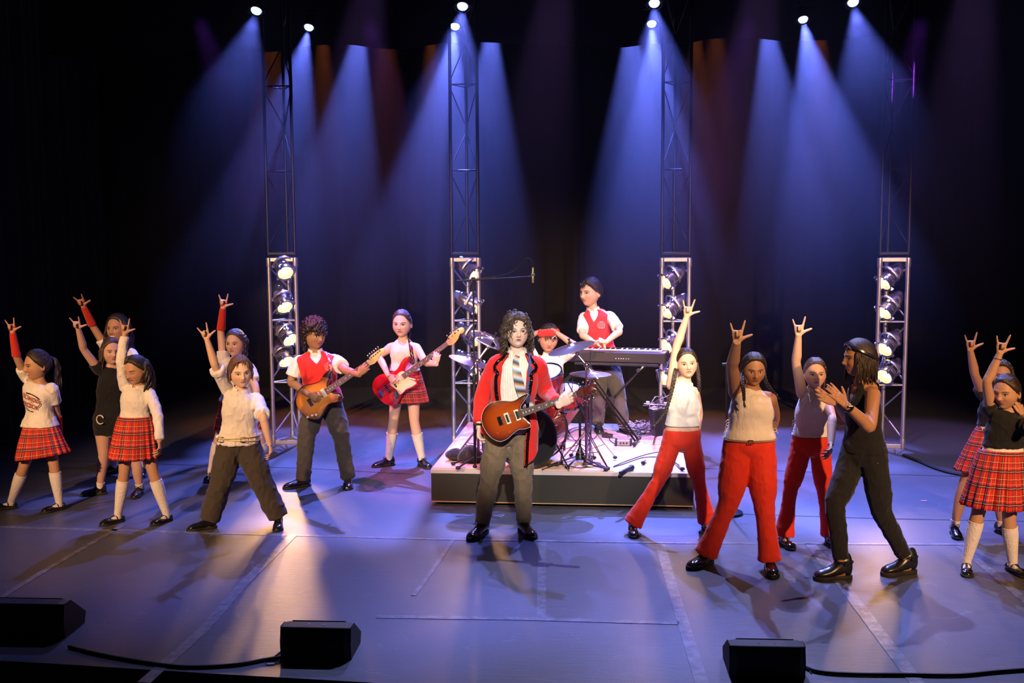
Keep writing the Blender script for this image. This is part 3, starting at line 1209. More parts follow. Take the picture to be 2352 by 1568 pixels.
class Person:
    def __init__(s, name_label, h, head, neck, sa, sb, hip, cyaw=0, pyaw=0, hyaw=0, hpitch=0, hroll=0, headh=None, aa=None, ab=None, ka=None, kb=None, toe_a=0, toe_b=0,
                 ea=None, wa=None, eb=None, wb=None, sga=-1, sgb=-1, swa=-1, swb=-1, z0=0.0, girth=1.0, hipw=1.0, shw=None, cdy=0.0, hdy=0.0, Y=None, skin=(0.62, 0.36, 0.25),
                 hair=(0.03, 0.018, 0.012), limb=1.0, sitting=None, ankle_h=0.085, neckdy=0.0, **face):
        s.h = h
        s.s = h / 1.7
        sc = s.s
        s.g = girth
        s.limb = limb * girth ** 0.5
        s.z0 = z0
        A = [np.array(G(a[0], a[1], z0 + ankle_h * sc)) for a in (aa, ab)]
        s.ank = A
        s.Y = (A[0][1] + A[1][1]) / 2 + hdy if Y is None else Y
        s.base = V((A[0][0] + A[1][0]) / 2, s.Y, z0)
        s.th = thing('person', name_label, 'person', tuple(s.base))
        s.hip = np.array(W(hip[0], hip[1], s.Y))
        s.cy = radians(cyaw); s.py = radians(pyaw)
        YC = s.Y + cdy
        s.neck = np.array(W(neck[0], neck[1], YC))
        lat = lambda a: V(cos(a), sin(a), 0)
        s.latp, s.latc0 = lat(s.py), lat(s.cy)
        hw = shw if shw else 0.115 * h
        s.sh = [np.array(W(sa[0], sa[1], YC - hw * sin(s.cy))), np.array(W(sb[0], sb[1], YC + hw * sin(s.cy)))]
        for i, e in enumerate((ea, eb)):
            low = e is not None and e[1] > (sa, sb)[i][1] + 8
            if low:
                s.sh[i] = s.sh[i] + (s.sh[1 - i] - s.sh[i]) * 0.055 - V(0, 0, .038 * sc)
        s.shv = unit(s.sh[1] - s.sh[0])
        s.up = unit(s.neck - s.hip)
        s.sw = np.linalg.norm(s.sh[1] - s.sh[0]) / 2
        s.hipj = [s.hip - s.latp * 0.078 * sc * hipw, s.hip + s.latp * 0.078 * sc * hipw]
        s.hipw = hipw
        # head
        YH = s.neck[1] + neckdy
        hy, hp, hr = radians(hyaw), radians(hpitch), radians(hroll)
        s.hc = np.array(W(head[0], head[1], YH - 0.015 * sc))
        f0 = V(sin(hy), -cos(hy), 0)
        l0 = V(cos(hy), sin(hy), 0)
        f1 = f0 * cos(hp) + V(0, 0, -1) * sin(hp)
        u1 = np.cross(f1, l0) * -1
        u1 = unit(np.cross(l0, f1))
        l1 = l0 * cos(hr) + u1 * sin(hr)
        u2 = u1 * cos(hr) - l0 * sin(hr)
        s.HR = np.column_stack([l1, f1, u2])
        if s.HR[2, 2] < 0:
            u2 = -u2
            s.HR = np.column_stack([l1, f1, u2])
        ppm = FPX / max(0.1, (Vector(s.hc) - CAM_P).length)
        s.hs = (headh / ppm) / 0.225 if headh else 0.92 * h / 1.7 * 1.04
        # arms
        UA, FA = 0.172 * h, 0.152 * h
        s.el = [None, None]; s.wr = [None, None]
        for i, (e, w, sg, sw_) in enumerate(((ea, wa, sga, swa), (eb, wb, sgb, swb))):
            if e is None:
                continue
            s.el[i] = s.reach(s.sh[i], e, UA, sg)
            s.wr[i] = s.reach(s.el[i], w, FA, sw_)
        # knees
        s.kn = []
        for i, k in enumerate((ka, kb)):
            ymid = (s.hipj[i][1] + A[i][1]) / 2 - 0.025
            if sitting is not None and sitting[i] is not None:
                s.kn.append(s.reach(s.hipj[i], k, 0.245 * h, sitting[i]))
            else:
                s.kn.append(np.array(W(k[0], k[1], ymid)))
        s.toe = [radians(toe_a), radians(toe_b)]
        s.skin = m_skin('skin', skin, hair=hair, **face)
        s.haircol = hair
        s.hands = []

    @staticmethod
    def reach(P, px, L, sgn):
        d = np.array(ray(*px)); o = np.array(CAM_P)
        tc = np.dot(P - o, d)
        c = o + d * tc
        q = L * L - np.dot(P - c, P - c)
        return c + d * sgn * math.sqrt(q) if q > 0 else c

    # ---- torso surface
    def ax(s, t):
        k = min(max((t - 0.05) / 0.75, 0), 1)
        latc = s.latc0
        l = unit(lerp(s.latp, latc, k))
        if t > 0.5:
            l = unit(lerp(l, s.shv, min((t - 0.5) / 0.35, 1) * 0.75))
        f = unit(np.cross(l, s.up))
        return l, f

    def ring(s, t):
        T = [r[0] for r in RINGS]
        sc = s.s
        hw = np.interp(t, T, [r[1] for r in RINGS]) * sc
        hd = np.interp(t, T, [r[2] for r in RINGS]) * sc
        fo = np.interp(t, T, [r[3] for r in RINGS]) * sc
        if t < 0.9:
            gg = s.g if t > 0.2 else lerp(s.hipw, s.g, max(0, (t + 0.05) / 0.25)) if t > -0.05 else s.hipw
            hw *= gg; hd *= gg
        k = np.interp(t, [0.55, 0.8, 0.93, 0.97], [0, 1, 1, 0])
        hw = lerp(hw, hw * (s.sw * 0.87) / (0.166 * sc), k) if k > 0 else hw
        c = lerp(s.hip, s.neck, t)
        mid = (s.sh[0] + s.sh[1]) / 2
        k2 = np.interp(t, [0.6, 0.86, 0.95, 1.0], [0, 1, 1, 0])
        base = lerp(s.hip, s.neck, 0.86)
        dv = mid - base
        dv = dv - s.up * np.dot(dv, s.up)
        c = c + dv * k2 * 0.8
        l, f = s.ax(t)
        return c + f * fo, l, f, hw, hd

    def S(s, ang, t, off=0.0):
        c, l, f, hw, hd = s.ring(t)
        a = radians(ang)
        ca, sa_ = cos(a), sin(a)
        e = 0.86
        return c + l * (hw + off) * np.sign(ca) * abs(ca) ** e + f * (hd + off) * np.sign(sa_) * abs(sa_) ** e

    def torso(s, mb, t0=-0.20, t1=1.03, ease=0.0, n=36, m=30, mat=0, hemk=0.0):
        vs = []
        ts = np.linspace(t0, t1, m)
        for t in ts:
            e = ease + hemk * max(0, 0.4 - t)
            if t > 0.9:
                e = lerp(e, min(e, 0.006), min(1, (t - 0.9) / 0.08))
            for k in range(n):
                vs.append(s.S(360 * k / n, t, e))
        fs = [(i * n + k, i * n + (k + 1) % n, (i + 1) * n + (k + 1) % n, (i + 1) * n + k) for i in range(m - 1) for k in range(n)]
        fs.append(tuple(range(n))[::-1]); fs.append(tuple(range((m - 1) * n, m * n)))
        mb.add(vs, fs, mat)

    def shell(s, name, mat, bot, top, off=0.008, a0=0.0, a1=360.0, n=96, m=36, thick=0.005, hemk=0.0, fold=0.003, label=None, uvs=False):
        """garment panel over the torso; bot/top are functions of the angle"""
        mb = MB()
        vs = []
        uv = []
        closed = abs(a1 - a0 - 360) < 1e-6
        cols = n if closed else n + 1
        for j in range(m + 1):
            for i in range(cols):
                u = i / n
                ang = (a0(j / m) if callable(a0) else a0)
                ang1 = (a1(j / m) if callable(a1) else a1)
                an = ang + (ang1 - ang) * u
                b, tt = bot(an % 360), top(an % 360)
                t = b + (tt - b) * j / m
                o = off + hemk * max(0, 0.35 - t)
                p = s.S(an, t, o)
                w = noise.noise(Vector((p[0] * 9 + s.h * 10, p[1] * 9, p[2] * 22))) * fold * 1.6
                c = s.ring(t)[0]
                p = p + unit(p - c) * w
                vs.append(p)
                uv.append((an / 360 * 0.95 * s.s, t * 0.5))
        fs = []
        for j in range(m):
            for i in range(n):
                a = j * cols + i
                b_ = j * cols + (i + 1) % cols
                fs.append((a, b_, b_ + cols, a + cols))
        mb.add(vs, fs, 0, uv)
        o = mb.build(name, mat, s.th, True, label, None, 60)
        md = o.modifiers.new('thickness', 'SOLIDIFY')
        md.thickness = thick
        md.offset = -0.5
        return o

    # ---- limbs
    def arm_pts(s, i):
        return s.sh[i], s.el[i], s.wr[i]

    def sub(s, pts, f0, f1):
        """piece of a polyline given in joint units (0..len-1)"""
        out = []
        g = lambda f: lerp(pts[min(int(f), len(pts) - 2)], pts[min(int(f), len(pts) - 2) + 1], f - min(int(f), len(pts) - 2))
        out.append(g(f0))
        for k in range(int(f0) + 1, len(pts)):
            if f0 < k < f1 and k - f0 > 0.02 and f1 - k > 0.02:
                out.append(pts[k])
        out.append(g(f1))
        return out

    def body(s):
        sc, lb = s.s, s.limb
        mb = MB()
        s.torso(mb)
        for i in (0, 1):
            if s.el[i] is None:
                continue
            S0, E, Wr = s.arm_pts(i)
            inn = lerp(S0, s.ring(0.86)[0], 0.3)
            mb.capsule(inn, S0, .050 * sc * lb, .050 * sc * lb, 12)
            P, R = catmull([S0, lerp(S0, E, .35), E, lerp(E, Wr, .3), lerp(E, Wr, .75), Wr, Wr + unit(Wr - E) * .02 * sc],
                           np.array([.050, .046, .037, .040, .031, .0255, .0255]) * sc * lb, 4)
            mb.tube(P, R, 14)
            mb.ellipsoid(E, [.037 * sc * lb] * 3, None, 12, 8)
        for i in (0, 1):
            H, K, A = s.hipj[i], s.kn[i], s.ank[i]
            P, R = catmull([H + V(0, 0, 0.03), lerp(H, K, .3), lerp(H, K, .75), K, lerp(K, A, .3), lerp(K, A, .75), A, A - V(0, 0, 0.04)],
                           np.array([.083, .082, .062, .054, .056, .040, .034, .034]) * sc * lb, 4)
            mb.tube(P, R, 16)
            f = V(sin(s.toe[i]), -cos(s.toe[i]), 0)
            mb.capsule(A - V(0, 0, .045 * sc), A - V(0, 0, .06 * sc) + f * .12 * s.h / 1.7, .03 * sc, .022 * sc, 10)
        # neck and trapezius
        nb = s.neck - s.up * .03
        sk = s.hc + s.HR @ V(0, -0.022, -0.055) * s.hs
        mb.tube([nb - s.up * .03, nb, lerp(nb, sk, .5), sk], np.array([.062, .055, .050, .053]) * sc * 0.98, 18)
        for h in s.hands:
            hand(mb, **h)
        me = remesh(mb, 0.0044, 2, 0.35)
        nv = len(me.vertices)
        co = np.zeros(nv * 3); me.vertices.foreach_get('co', co); co = co.reshape(-1, 3)
        fs = [tuple(p.vertices) for p in me.polygons]
        bpy.data.meshes.remove(me)
        out = MB()
        out.add(co, fs, 0, attr=np.full((nv, 3), -1.0))
        dx, dy, dz, hf = HD
        hp = head_pt(dx, dy, dz)
        out.add((hp * s.hs) @ s.HR.T + s.hc, hf, 0, attr=hp)
        # ears
        for sg in (-1, 1):
            e = MB()
            e.ellipsoid((0, 0, 0), (0.009, 0.019, 0.031), Matrix.Rotation(radians(14 * sg), 3, 'Z') @ Matrix.Rotation(radians(-12), 3, 'X'), 16, 12)
            ev = np.concatenate(e.v)
            r = np.hypot(ev[:, 1] / 0.019, ev[:, 2] / 0.031)
            ev[:, 0] += sg * 0.006 * (r ** 2 - 0.4)
            ev = ev + V(sg * 0.0755, -0.012, -0.010)
            out.add((ev * s.hs) @ s.HR.T + s.hc, e.f, 0, attr=np.full((len(ev), 3), -1.0))
        o = out.build('body', s.skin, s.th, True, None, None, 0)
        return o

    # ---- hair
    def hair_cap(s, mat, thick=0.012, line=None, lift=1.0, fuzz=0.0, name='hair', extra=None, smoothk=0.10, build=True):
        line = line or HLINE
        dx, dy, dz, hf = HD
        hp = head_pt(dx, dy, dz)
        az = np.degrees(np.abs(np.arctan2(dx, dy)))
        el = np.degrees(np.arcsin(np.clip(dz, -1, 1)))
        lim = np.interp(az, [l[0] for l in line], [l[1] for l in line])
        k = np.clip((el - lim) / (smoothk * 90), -0.35, 1)
        k = np.where(k > 0, np.sqrt(np.clip(k, 0, 1)), k)
        off = thick * k
        if fuzz:
            nz = np.array([noise.noise(Vector((a * 9, b * 9, c * 9 + s.h * 7))) for a, b, c in zip(dx, dy, dz)])
            off = off * (1 + fuzz * nz)
        d = np.stack([dx, dy, dz], -1)
        v = hp + d * off[:, None]
        # smooth the face relief away under the hair
        mb = MB()
        if extra:
            extra(mb)
        mb.add((v * s.hs) @ s.HR.T + s.hc, hf)
        s.hairmb = mb
        if build:
            return mb.build(name, mat, s.th, True, None, None, 0)
        return mb

    def H(s, x, y, z):
        return s.hc + s.HR @ (V(x, y, z) * s.hs)

    def locks(s, mb, n, length, az=(60, 180), el=(-40, 70), curl=0.0, cfreq=60.0, r=0.006, out=0.35, seed=1, stiff=0.55, sides=(-1, 1), grav=1.0, pull=None, jitter=0.15, front=0.0):
        rs = np.random.RandomState(seed)
        for q in range(n):
            a = radians(rs.uniform(*az)) * rs.choice(sides)
            e = radians(rs.uniform(*el))
            d = V(cos(e) * sin(a), cos(e) * cos(a), sin(e))
            hp = head_pt(*[np.array([c]) for c in d])[0] + d * 0.008
            p = s.hc + s.HR @ (hp * s.hs)
            dw = s.HR @ d
            v = unit(dw * out + V(0, 0, -0.6) + rs.normal(0, jitter, 3) + s.HR @ V(0, front, 0))
            L = length * rs.uniform(0.75, 1.1) * s.hs
            N = 12 if curl < 0.004 else 20
            P = [p - dw * 0.006]
            ph = rs.uniform(0, 6.28)
            pos = p.copy()
            for k in range(N):
                g = V(0, 0, -1) * grav
                if pull is not None:
                    g = g + unit(np.array(pull) - pos) * 0.8
                v = unit(v * stiff + g * (1 - stiff) + rs.normal(0, jitter * 0.25, 3))
                pos = pos + v * L / N
                lp = s.HR.T @ (pos - s.hc) / s.hs
                rr = np.linalg.norm(lp / V(0.082, 0.108, 0.122))
                if rr < 1.0:
                    pos = s.hc + s.HR @ (lp / rr * s.hs)
                # keep out of neck and shoulders
                ax_ = pos - s.neck
                hz_ = ax_[2]
                if -0.25 < hz_ < 0.12:
                    rad = 0.066 * s.s if hz_ > 0.0 else 0.0
                    hv = V(ax_[0], ax_[1], 0)
                    if rad and np.linalg.norm(hv) < rad:
                        pos = s.neck + unit(hv) * rad + V(0, 0, hz_)
                w = curl * min(1, k / 4)
                sd = unit(np.cross(v, V(0.3, 0.8, 0.1)))
                ot = np.cross(v, sd)
                sL = (k + 1) * L / N
                P.append(pos + (sd * cos(sL * cfreq + ph) + ot * sin(sL * cfreq + ph)) * w)
            R = [r * s.hs * (0.75 + 0.5 * sin(pi * min(1, k / N * 1.2 + .15))) * (1 - 0.75 * (k / N) ** 3) for k in range(N + 1)]
            mb.tube(P, R, 5)

    def comb(s, mb, gather, n=150, line=None, az=(0, 180), sides=(-1, 1), r=.0034, lift=.010, seed=40, part=0.0):
        """fine strands combed over the skull from the hairline to a gather direction (az, el)"""
        line = line or HLINE
        rs = np.random.RandomState(seed)
        for q in range(n):
            sg = rs.choice(sides)
            a = rs.uniform(*az)
            e = np.interp(a, [l[0] for l in line], [l[1] for l in line]) + 3
            if rs.rand() < .4 and part:
                a = rs.uniform(0, 120); e = 88 - .35 * a; a = part * 4
                e = rs.uniform(48, 90)
            A0, E0 = radians(a) * sg, radians(e)
            d0 = V(cos(E0) * sin(A0), cos(E0) * cos(A0), sin(E0))
            g = gather[0] if sg < 0 and len(gather) > 1 else gather[-1]
            A1, E1 = radians(g[0]), radians(g[1])
            d1 = V(cos(E1) * sin(A1), cos(E1) * cos(A1), sin(E1))
            th_ = math.acos(max(-1, min(1, float(np.dot(d0, d1)))))
            if th_ < .2 or th_ > 2.9: continue
            P = []
            for k in range(12):
                u = k / 11
                d = unit((d0 * sin((1 - u) * th_) + d1 * sin(u * th_)) / sin(th_) + V(0, 0, .12 * sin(pi * u)))
                hp = head_pt(*[np.array([c]) for c in d])[0] + d * (lift * min(1, .25 + u * 4) + rs.normal(0, .0006))
                P.append(s.hc + s.HR @ (hp * s.hs))
            mb.tube(P, [r * s.hs * k_ for k_ in (.4, .8, 1, 1, 1, 1, 1, 1, 1, 1, .9, .7)], 5)

    def braid(s, name, mat, pts, R, R1=None, n=None):
        P, _ = catmull(pts, [1] * len(pts), 14)
        m = MB()
        L = np.sum(np.linalg.norm(P[1:] - P[:-1], axis=1))
        R1 = R1 or R * 0.5
        M = len(P)
        turns = L / (R * 5.0)
        for k in range(3):
            Q = []
            RR = []
            for i, p in enumerate(P):
                u = i / (M - 1)
                t = unit(P[min(i + 1, M - 1)] - P[max(i - 1, 0)])
                sd = unit(np.cross(t, V(0, 1, 0)))
                ot = np.cross(t, sd)
                th_ = u * turns * 2 * pi + k * 2 * pi / 3
                r_ = lerp(R, R1, u)
                Q.append(p + sd * r_ * 0.75 * sin(th_) + ot * r_ * 0.5 * sin(2 * th_))
                RR.append(r_ * 0.62)
            m.tube(Q, RR, 8)
        m.lathe([(R1 * 1.3, -.006), (R1 * 1.5, 0), (R1 * 1.3, .006)], 10, frame_z(P[-1], P[-1] - P[-4]))
        rs = np.random.RandomState(3)
        for q in range(8):
            e = P[-1] + unit(P[-1] - P[-5]) * 0.05 + rs.normal(0, .008, 3)
            m.tube([P[-1], lerp(P[-1], e, .5) + rs.normal(0, .003, 3), e], [R1 * .5, R1 * .45, .001], 5)
        return m.build(name, mat, s.th, True, None, None, 0)

    # ---- clothes
    def foldf(s, amp, freq=1.0, seed=0.0, zs=1.3):
        def f(co):
            out = np.empty(len(co))
            a = co[:, 0] * 20 * freq + seed
            b = co[:, 1] * 20 * freq + 1.7
            c = co[:, 2] * 18 * zs * freq + seed * 2
            w = np.sin(a * 1.3 + 1.4 * np.sin(c * .7 + b)) * 0.6 + np.sin(c * 1.1 + 2.0 * np.sin(a * .9 + seed)) * 0.9 + 0.5 * np.sin(c * 2.3 + a * 3.1 + b * 2) + 0.35 * np.sin(a * 5.3 - c * 1.9)
            r = 1 - np.abs(w) / 2.2
            out = (r ** 3 - 0.35) * amp * 0.85
            return out
        return f

    def top(s, name, mat, t0=0.1, t1=0.965, ease=0.014, sleeves=(None, None), hemk=0.03, sr=(0.066, 0.058), voxel=0.0085, fold=0.006, cuff=None, label=None, seed=0.0, fullsl=1.0):
        mb = MB()
        s.torso(mb, t0, t1, ease * s.s, hemk=hemk)
        for i in (0, 1):
            if sleeves[i] is None or s.el[i] is None:
                continue
            S0, E, Wr = s.arm_pts(i)
            inn = lerp(S0, s.ring(0.84)[0], 0.30)
            P = s.sub([inn, S0, E, Wr], 0, 1 + sleeves[i])
            nP = len(P)
            R = []
            for j, p in enumerate(P):
                if j == 0: R.append(sr[0] * 0.78)
                elif j == 1: R.append(sr[0] * 0.87)
                elif j == nP - 1: R.append(sr[1])
                else: R.append(lerp(sr[0], sr[1], (j - 1) / max(1, nP - 2)))
            P2, R2 = catmull(P, np.array(R) * s.s * fullsl, 5)
            mb.tube(P2, R2, 18)
            if cuff:
                a, b = P2[-1], P2[-2]
                dd = unit(a - b)
                mb.tube([a - dd * .035, a - dd * .03, a + dd * .008, a + dd * .012], np.array([1.0, 1.12, 1.12, 1.0]) * R2[-1] * cuff, 18)
        me = remesh(mb, voxel, 2, 0.5, s.foldf(fold, 1.0, seed or s.h * 13))
        return me_build(name, me, mat, s.th, label)

    def collar(s, mat, off=0.012, drop=0.045, gap=14, name='collar'):
        mb = MB()
        vs = []
        N = 40
        for j, (t, o) in enumerate(((1.0, 0.003), (1.012, 0.010), (0.975, off + .002), (0.955, off + 0.020))):
            for i in range(N + 1):
                a = 90 + gap + (360 - 2 * gap) * i / N
                e = min(i, N - i) / N
                tip = max(0, 1 - e / 0.09)
                c, l, f, hw, hd = s.ring(0.99)
                hw = .060 * s.s; hd = .062 * s.s
                ar = radians(a)
                upo = {0: 0.010, 1: 0.022, 2: -0.002, 3: -0.028}[j] * s.s
                p = s.neck + s.up * (upo - (tip * drop * s.s if j == 3 else 0)) + l * (hw + o) * cos(ar) + f * ((hd + o) * sin(ar) + (0.012 if j == 3 else 0) * tip)
                p = p + f * (-0.004) + s.up * (-0.022 * s.s * max(0, sin(ar)) ** 2)
                vs.append(p)
        fs = [(j * (N + 1) + i, j * (N + 1) + i + 1, (j + 1) * (N + 1) + i + 1, (j + 1) * (N + 1) + i) for j in range(3) for i in range(N)]
        mb.add(vs, fs)
        o = mb.build(name, mat, s.th, True, None, None, 50)
        md = o.modifiers.new('thickness', 'SOLIDIFY'); md.thickness = 0.003
        return o

    def trousers(s, mat, R=(.092, .088, .068, .062, .060, .062), waist=0.22, ease=0.010, voxel=0.0085, fold=0.006, ext=0.0, name='trousers', flare=False, seed=0.0, label=None):
        mb = MB()
        s.torso(mb, -0.17, waist, ease * s.s)
        for i in (0, 1):
            H, K, A = s.hipj[i], s.kn[i], s.ank[i]
            e = A + unit(A - K) * ext
            P = [H + V(0, 0, 0.05), lerp(H, K, .28), lerp(H, K, .72), K, lerp(K, e, .33), lerp(K, e, .70), e]
            RR = [R[0] * .95, R[0], R[1], R[2], R[3], R[4], R[5]]
            P2, R2 = catmull(P, np.array(RR) * s.s * max(1.0, s.limb * s.hipw ** .5), 5)
            mb.tube(P2, R2, 20)
        me = remesh(mb, voxel, 2, 0.5, s.foldf(fold, 0.8, seed or s.h * 7))
        return me_build(name, me, mat, s.th, label)

    def skirt(s, mat, t_top=0.26, hem=None, hw=0.21, hd=0.17, pleats=20, amp=0.024, name='skirt', tilt=0.0, dy=0.0, e0=0.010):
        """pleated skirt from the waist ring to a hem ring centred at a photo pixel"""
        c0, l, f, w0, d0 = s.ring(t_top)
        hc = np.array(W(hem[0], hem[1], s.Y + dy))
        n = pleats * 6
        m = 16
        vs = []; uv = []
        for j in range(m + 1):
            v = j / m
            vv = v ** 0.85
            w = lerp(w0 + e0, hw, vv); dd = lerp(d0 + e0, hd, vv)
            c = lerp(c0, hc, v)
            for i in range(n):
                a = 2 * pi * i / n
                ph = (i % 6) / 6
                sh_ = (ph * 1.35 if ph < 0.72 else (1 - ph) * 3.4)
                o = amp * (0.25 + 0.75 * v) * (sh_ - 0.5)
                wob = 0.016 * v * noise.noise(Vector((cos(a) * 2 + s.h * 9, sin(a) * 2, v * 1.5)))
                ll = l * cos(tilt) + V(0, 0, 1) * sin(tilt) * v
                p = c + ll * (w + o + wob) * cos(a) + f * (dd + o + wob) * sin(a)
                vs.append(p)
                uv.append((i / n * 1.75, v * np.linalg.norm(hc - c0) * 1.02))
        fs = []
        for j in range(m):
            for i in range(n):
                i2 = (i + 1) % n
                fs.append((j * n + i, (j + 1) * n + i, (j + 1) * n + i2, j * n + i2))
        mb = MB()
        mb.add(vs, fs, 0, uv)
        # avoid the uv seam stretching across the last column: seam sits at the side
        o = mb.build(name, mat, s.th, True, None, None, 40)
        md = o.modifiers.new('thickness', 'SOLIDIFY'); md.thickness = 0.004
        wb = MB()
        for k in (0,):
            P = []
            for i in range(49):
                a = 360 * i / 48
                P.append(s.S(a, t_top + 0.01, e0 + 0.004))
            wb.tube(P, 0.016, 8, flat=(s.up, 1.0), cap=False)
        return o

    def sock(s, i, mat, f=0.9, r=1.06, name='sock'):
        K, A = s.kn[i], s.ank[i]
        mb = MB()
        fr = [(0.0, .036), (.12, .039), (.3, .046), (.55, .0565), (.7, .0600), (.85, .058), (1.0, .054)]
        P = []; R = []
        for u, rr in fr:
            if u <= f + 0.001:
                P.append(lerp(A, K, u)); R.append(rr * s.s * s.limb * r)
        if P[-1] is not None and abs(f - fr[len(P) - 1][0]) > 0.01:
            P.append(lerp(A, K, f)); R.append(np.interp(f, [q[0] for q in fr], [q[1] for q in fr]) * s.s * s.limb * r)
        if len(P) < 2:
            P = [A, lerp(A, K, f)]; R = [.038 * s.s * r, .040 * s.s * r]
        P = [A - V(0, 0, .05 * s.s)] + P
        R = [.036 * s.s] + R
        d = unit(P[-1] - P[-2])
        P += [P[-1] + d * 0.002, P[-1] + d * 0.006]
        R += [R[-1] * 1.04, R[-1] * 1.0]
        P2, R2 = catmull(P, R, 4)
        mb.tube(P2, R2, 18)
        ff = V(sin(s.toe[i]), -cos(s.toe[i]), 0)
        mb.capsule(A - V(0, 0, .035 * s.s), A - V(0, 0, .055 * s.s) + ff * .09 * s.s, .034 * s.s, .028 * s.s, 14)
        return mb.build(name, mat, s.th, True, None, None, 0)

    def shoe(s, i, mat, kind='oxford', L=None, name='shoe', scale=1.0):
        A = s.ank[i]
        f = V(sin(s.toe[i]), -cos(s.toe[i]), 0)
        l = V(cos(s.toe[i]), sin(s.toe[i]), 0)
        L = (L or 0.158 * s.h) * scale
        heel = V(A[0], A[1], s.z0) - f * 0.26 * L
        M = frame(heel, l, f, V(0, 0, 1))
        th = 0.032 if kind in ('boot', 'chunky') else 0.02
        W_ = 0.175 * L
        out = [(-.55, .10), (-.62, 0.25), (-.52, .45), (-.80, .70), (-.78, .85), (-.45, .985), (0, 1.02), (.42, .97), (.80, .84), (.86, .70), (.60, .45), (.62, .25), (.55, .10), (.3, .0), (-.3, .0)]
        ol = spline2([(x * W_ * 1.25, y * L) for x, y in out], 4)
        mb = MB()
        mb.prism(ol, th, M @ np.array(Matrix.Translation((0, 0, th / 2))), 0, 0.004)
        # heel block
        mb2 = MB()
        prof = {'oxford': [(0, .085, .068), (.10, .095, .074), (.25, .092, .074), (.36, .080, .072), (.5, .062, .078), (.68, .050, .088), (.85, .042, .082), (.95, .030, .06), (1.0, .012, .03)],
                'mary': [(0, .055, .066), (.10, .060, .074), (.25, .036, .074), (.36, .034, .074), (.5, .036, .080), (.62, .048, .088), (.72, .050, .090), (.85, .042, .084), (.95, .030, .06), (1.0, .012, .03)],
                'boot': [(0, .15, .078), (.10, .17, .084), (.25, .17, .084), (.36, .13, .08), (.5, .085, .085), (.68, .062, .095), (.85, .055, .09), (.95, .040, .07), (1.0, .015, .035)]}
        pr = prof['mary' if kind == 'mary' else 'boot' if kind == 'boot' else 'oxford']
        k = L / 0.27
        n = 20
        vs = []
        for (y, hgt, w) in pr:
            cx = 0.0
            for q in range(n):
                a = 2 * pi * q / n
                x_ = cos(a) * w / 2 * k * 1.08
                sa_ = sin(a)
                z_ = (hgt * k * 0.42 + sa_ * hgt * k * (0.58 if sa_ > 0 else 0.40)) + th * 0.7
                if sa_ > 0:
                    x_ *= (1 - 0.25 * sa_ ** 2)
                vs.append(TP(M, x_ + cx, min(max(y, .012), .995) * L, z_))
        m_ = len(pr)
        fs = [(i_ * n + q, i_ * n + (q + 1) % n, (i_ + 1) * n + (q + 1) % n, (i_ + 1) * n + q) for i_ in range(m_ - 1) for q in range(n)]
        fs += [tuple(range(n))[::-1], tuple(range((m_ - 1) * n, m_ * n))]
        mb2.add(vs, fs)
        up = mb2.build(name, mat, s.th, True, None, None, 60)
        md = up.modifiers.new('round', 'SUBSURF'); md.levels = 1; md.render_levels = 1
        so = mb.build('sole', SOLE if kind != 'oxford' else SOLE, up, True, None, None, 50)
        if kind == 'mary':
            st = MB()
            z1 = 0.075 * k
            st.tube([TP(M, -.036 * k, .36 * L, .035 * k), TP(M, -.030 * k, .37 * L, z1 * .85), TP(M, 0, .38 * L, z1 * 1.06), TP(M, .030 * k, .37 * L, z1 * .85), TP(M, .036 * k, .36 * L, .035 * k)], .007 * k, 8, flat=(V(0, 0, 1), 0.45), smooth=4)
            st.tube([TP(M, 0, .38 * L, z1 * 1.06), TP(M, 0, .50 * L, z1 * .93), TP(M, 0, .62 * L, z1 * .80)], .008 * k, 8, flat=(V(0, 0, 1), 0.4), smooth=3)
            st.build('strap', mat, up)
        else:
            lc = MB()
            for q in range(4):
                yy = .40 + q * .06
                zz = np.interp(yy, [p[0] for p in pr], [p[1] for p in pr]) * k * 1.0 + th * .7
                lc.tube([TP(M, -.018 * k, yy * L, zz - .006), TP(M, 0, (yy + .01) * L, zz + .003), TP(M, .018 * k, yy * L, zz - .006)], .0028, 6, smooth=3)
            yy = .385
            zz = np.interp(yy, [p[0] for p in pr], [p[1] for p in pr]) * k + th * .7
            for sg in (-1, 1):
                lc.tube([TP(M, 0, yy * L, zz), TP(M, sg * .025 * k, (yy + .03) * L, zz + .010), TP(M, sg * .03 * k, (yy + .07) * L, zz - .012), TP(M, sg * .005, (yy + .02) * L, zz)], .0026, 6, smooth=4)
            lc.build('laces', LACE, up)
            if kind == 'boot':
                bk = MB()
                bk.tube([TP(M, .046 * k * cos(a), .22 * L + .062 * k * sin(a), .125 * k) for a in np.linspace(0, 2 * pi, 17)], .007, 8, flat=(V(0, 0, 1), 1.4), cap=False)
                bk.box(TP(M, .050 * k, .22 * L, .125 * k), (.012, .03, .03), M[:3, :3], bev=.003)
                bk.build('buckle_strap', BOOTM, up)
        return up

    def gesture(s, i, kind, up=None, palm=None, side=1, size=None, curl=None, spread=1.0):
        """side=+1: the thumb is on the image-right side of the raised hand"""
        E, Wr = s.el[i], s.wr[i]
        u = unit(Wr - E) if up is None else unit(up)
        pn = V(0, -1, 0.15) if palm is None else np.array(palm, dtype=float)
        pn = unit(pn - u * np.dot(pn, u))
        th_ = np.cross(u, pn)          # for u up and palm to camera this points to image left
        th_ = -th_ if side > 0 and np.dot(th_, V(1, 0, 0)) < 0 or side < 0 and np.dot(th_, V(1, 0, 0)) > 0 else th_
        s.hands.append(dict(wrist=Wr, up=u, palm=pn, thumb=th_, size=(size or 0.108 * s.h / 0.18), kind=kind, spread=spread))

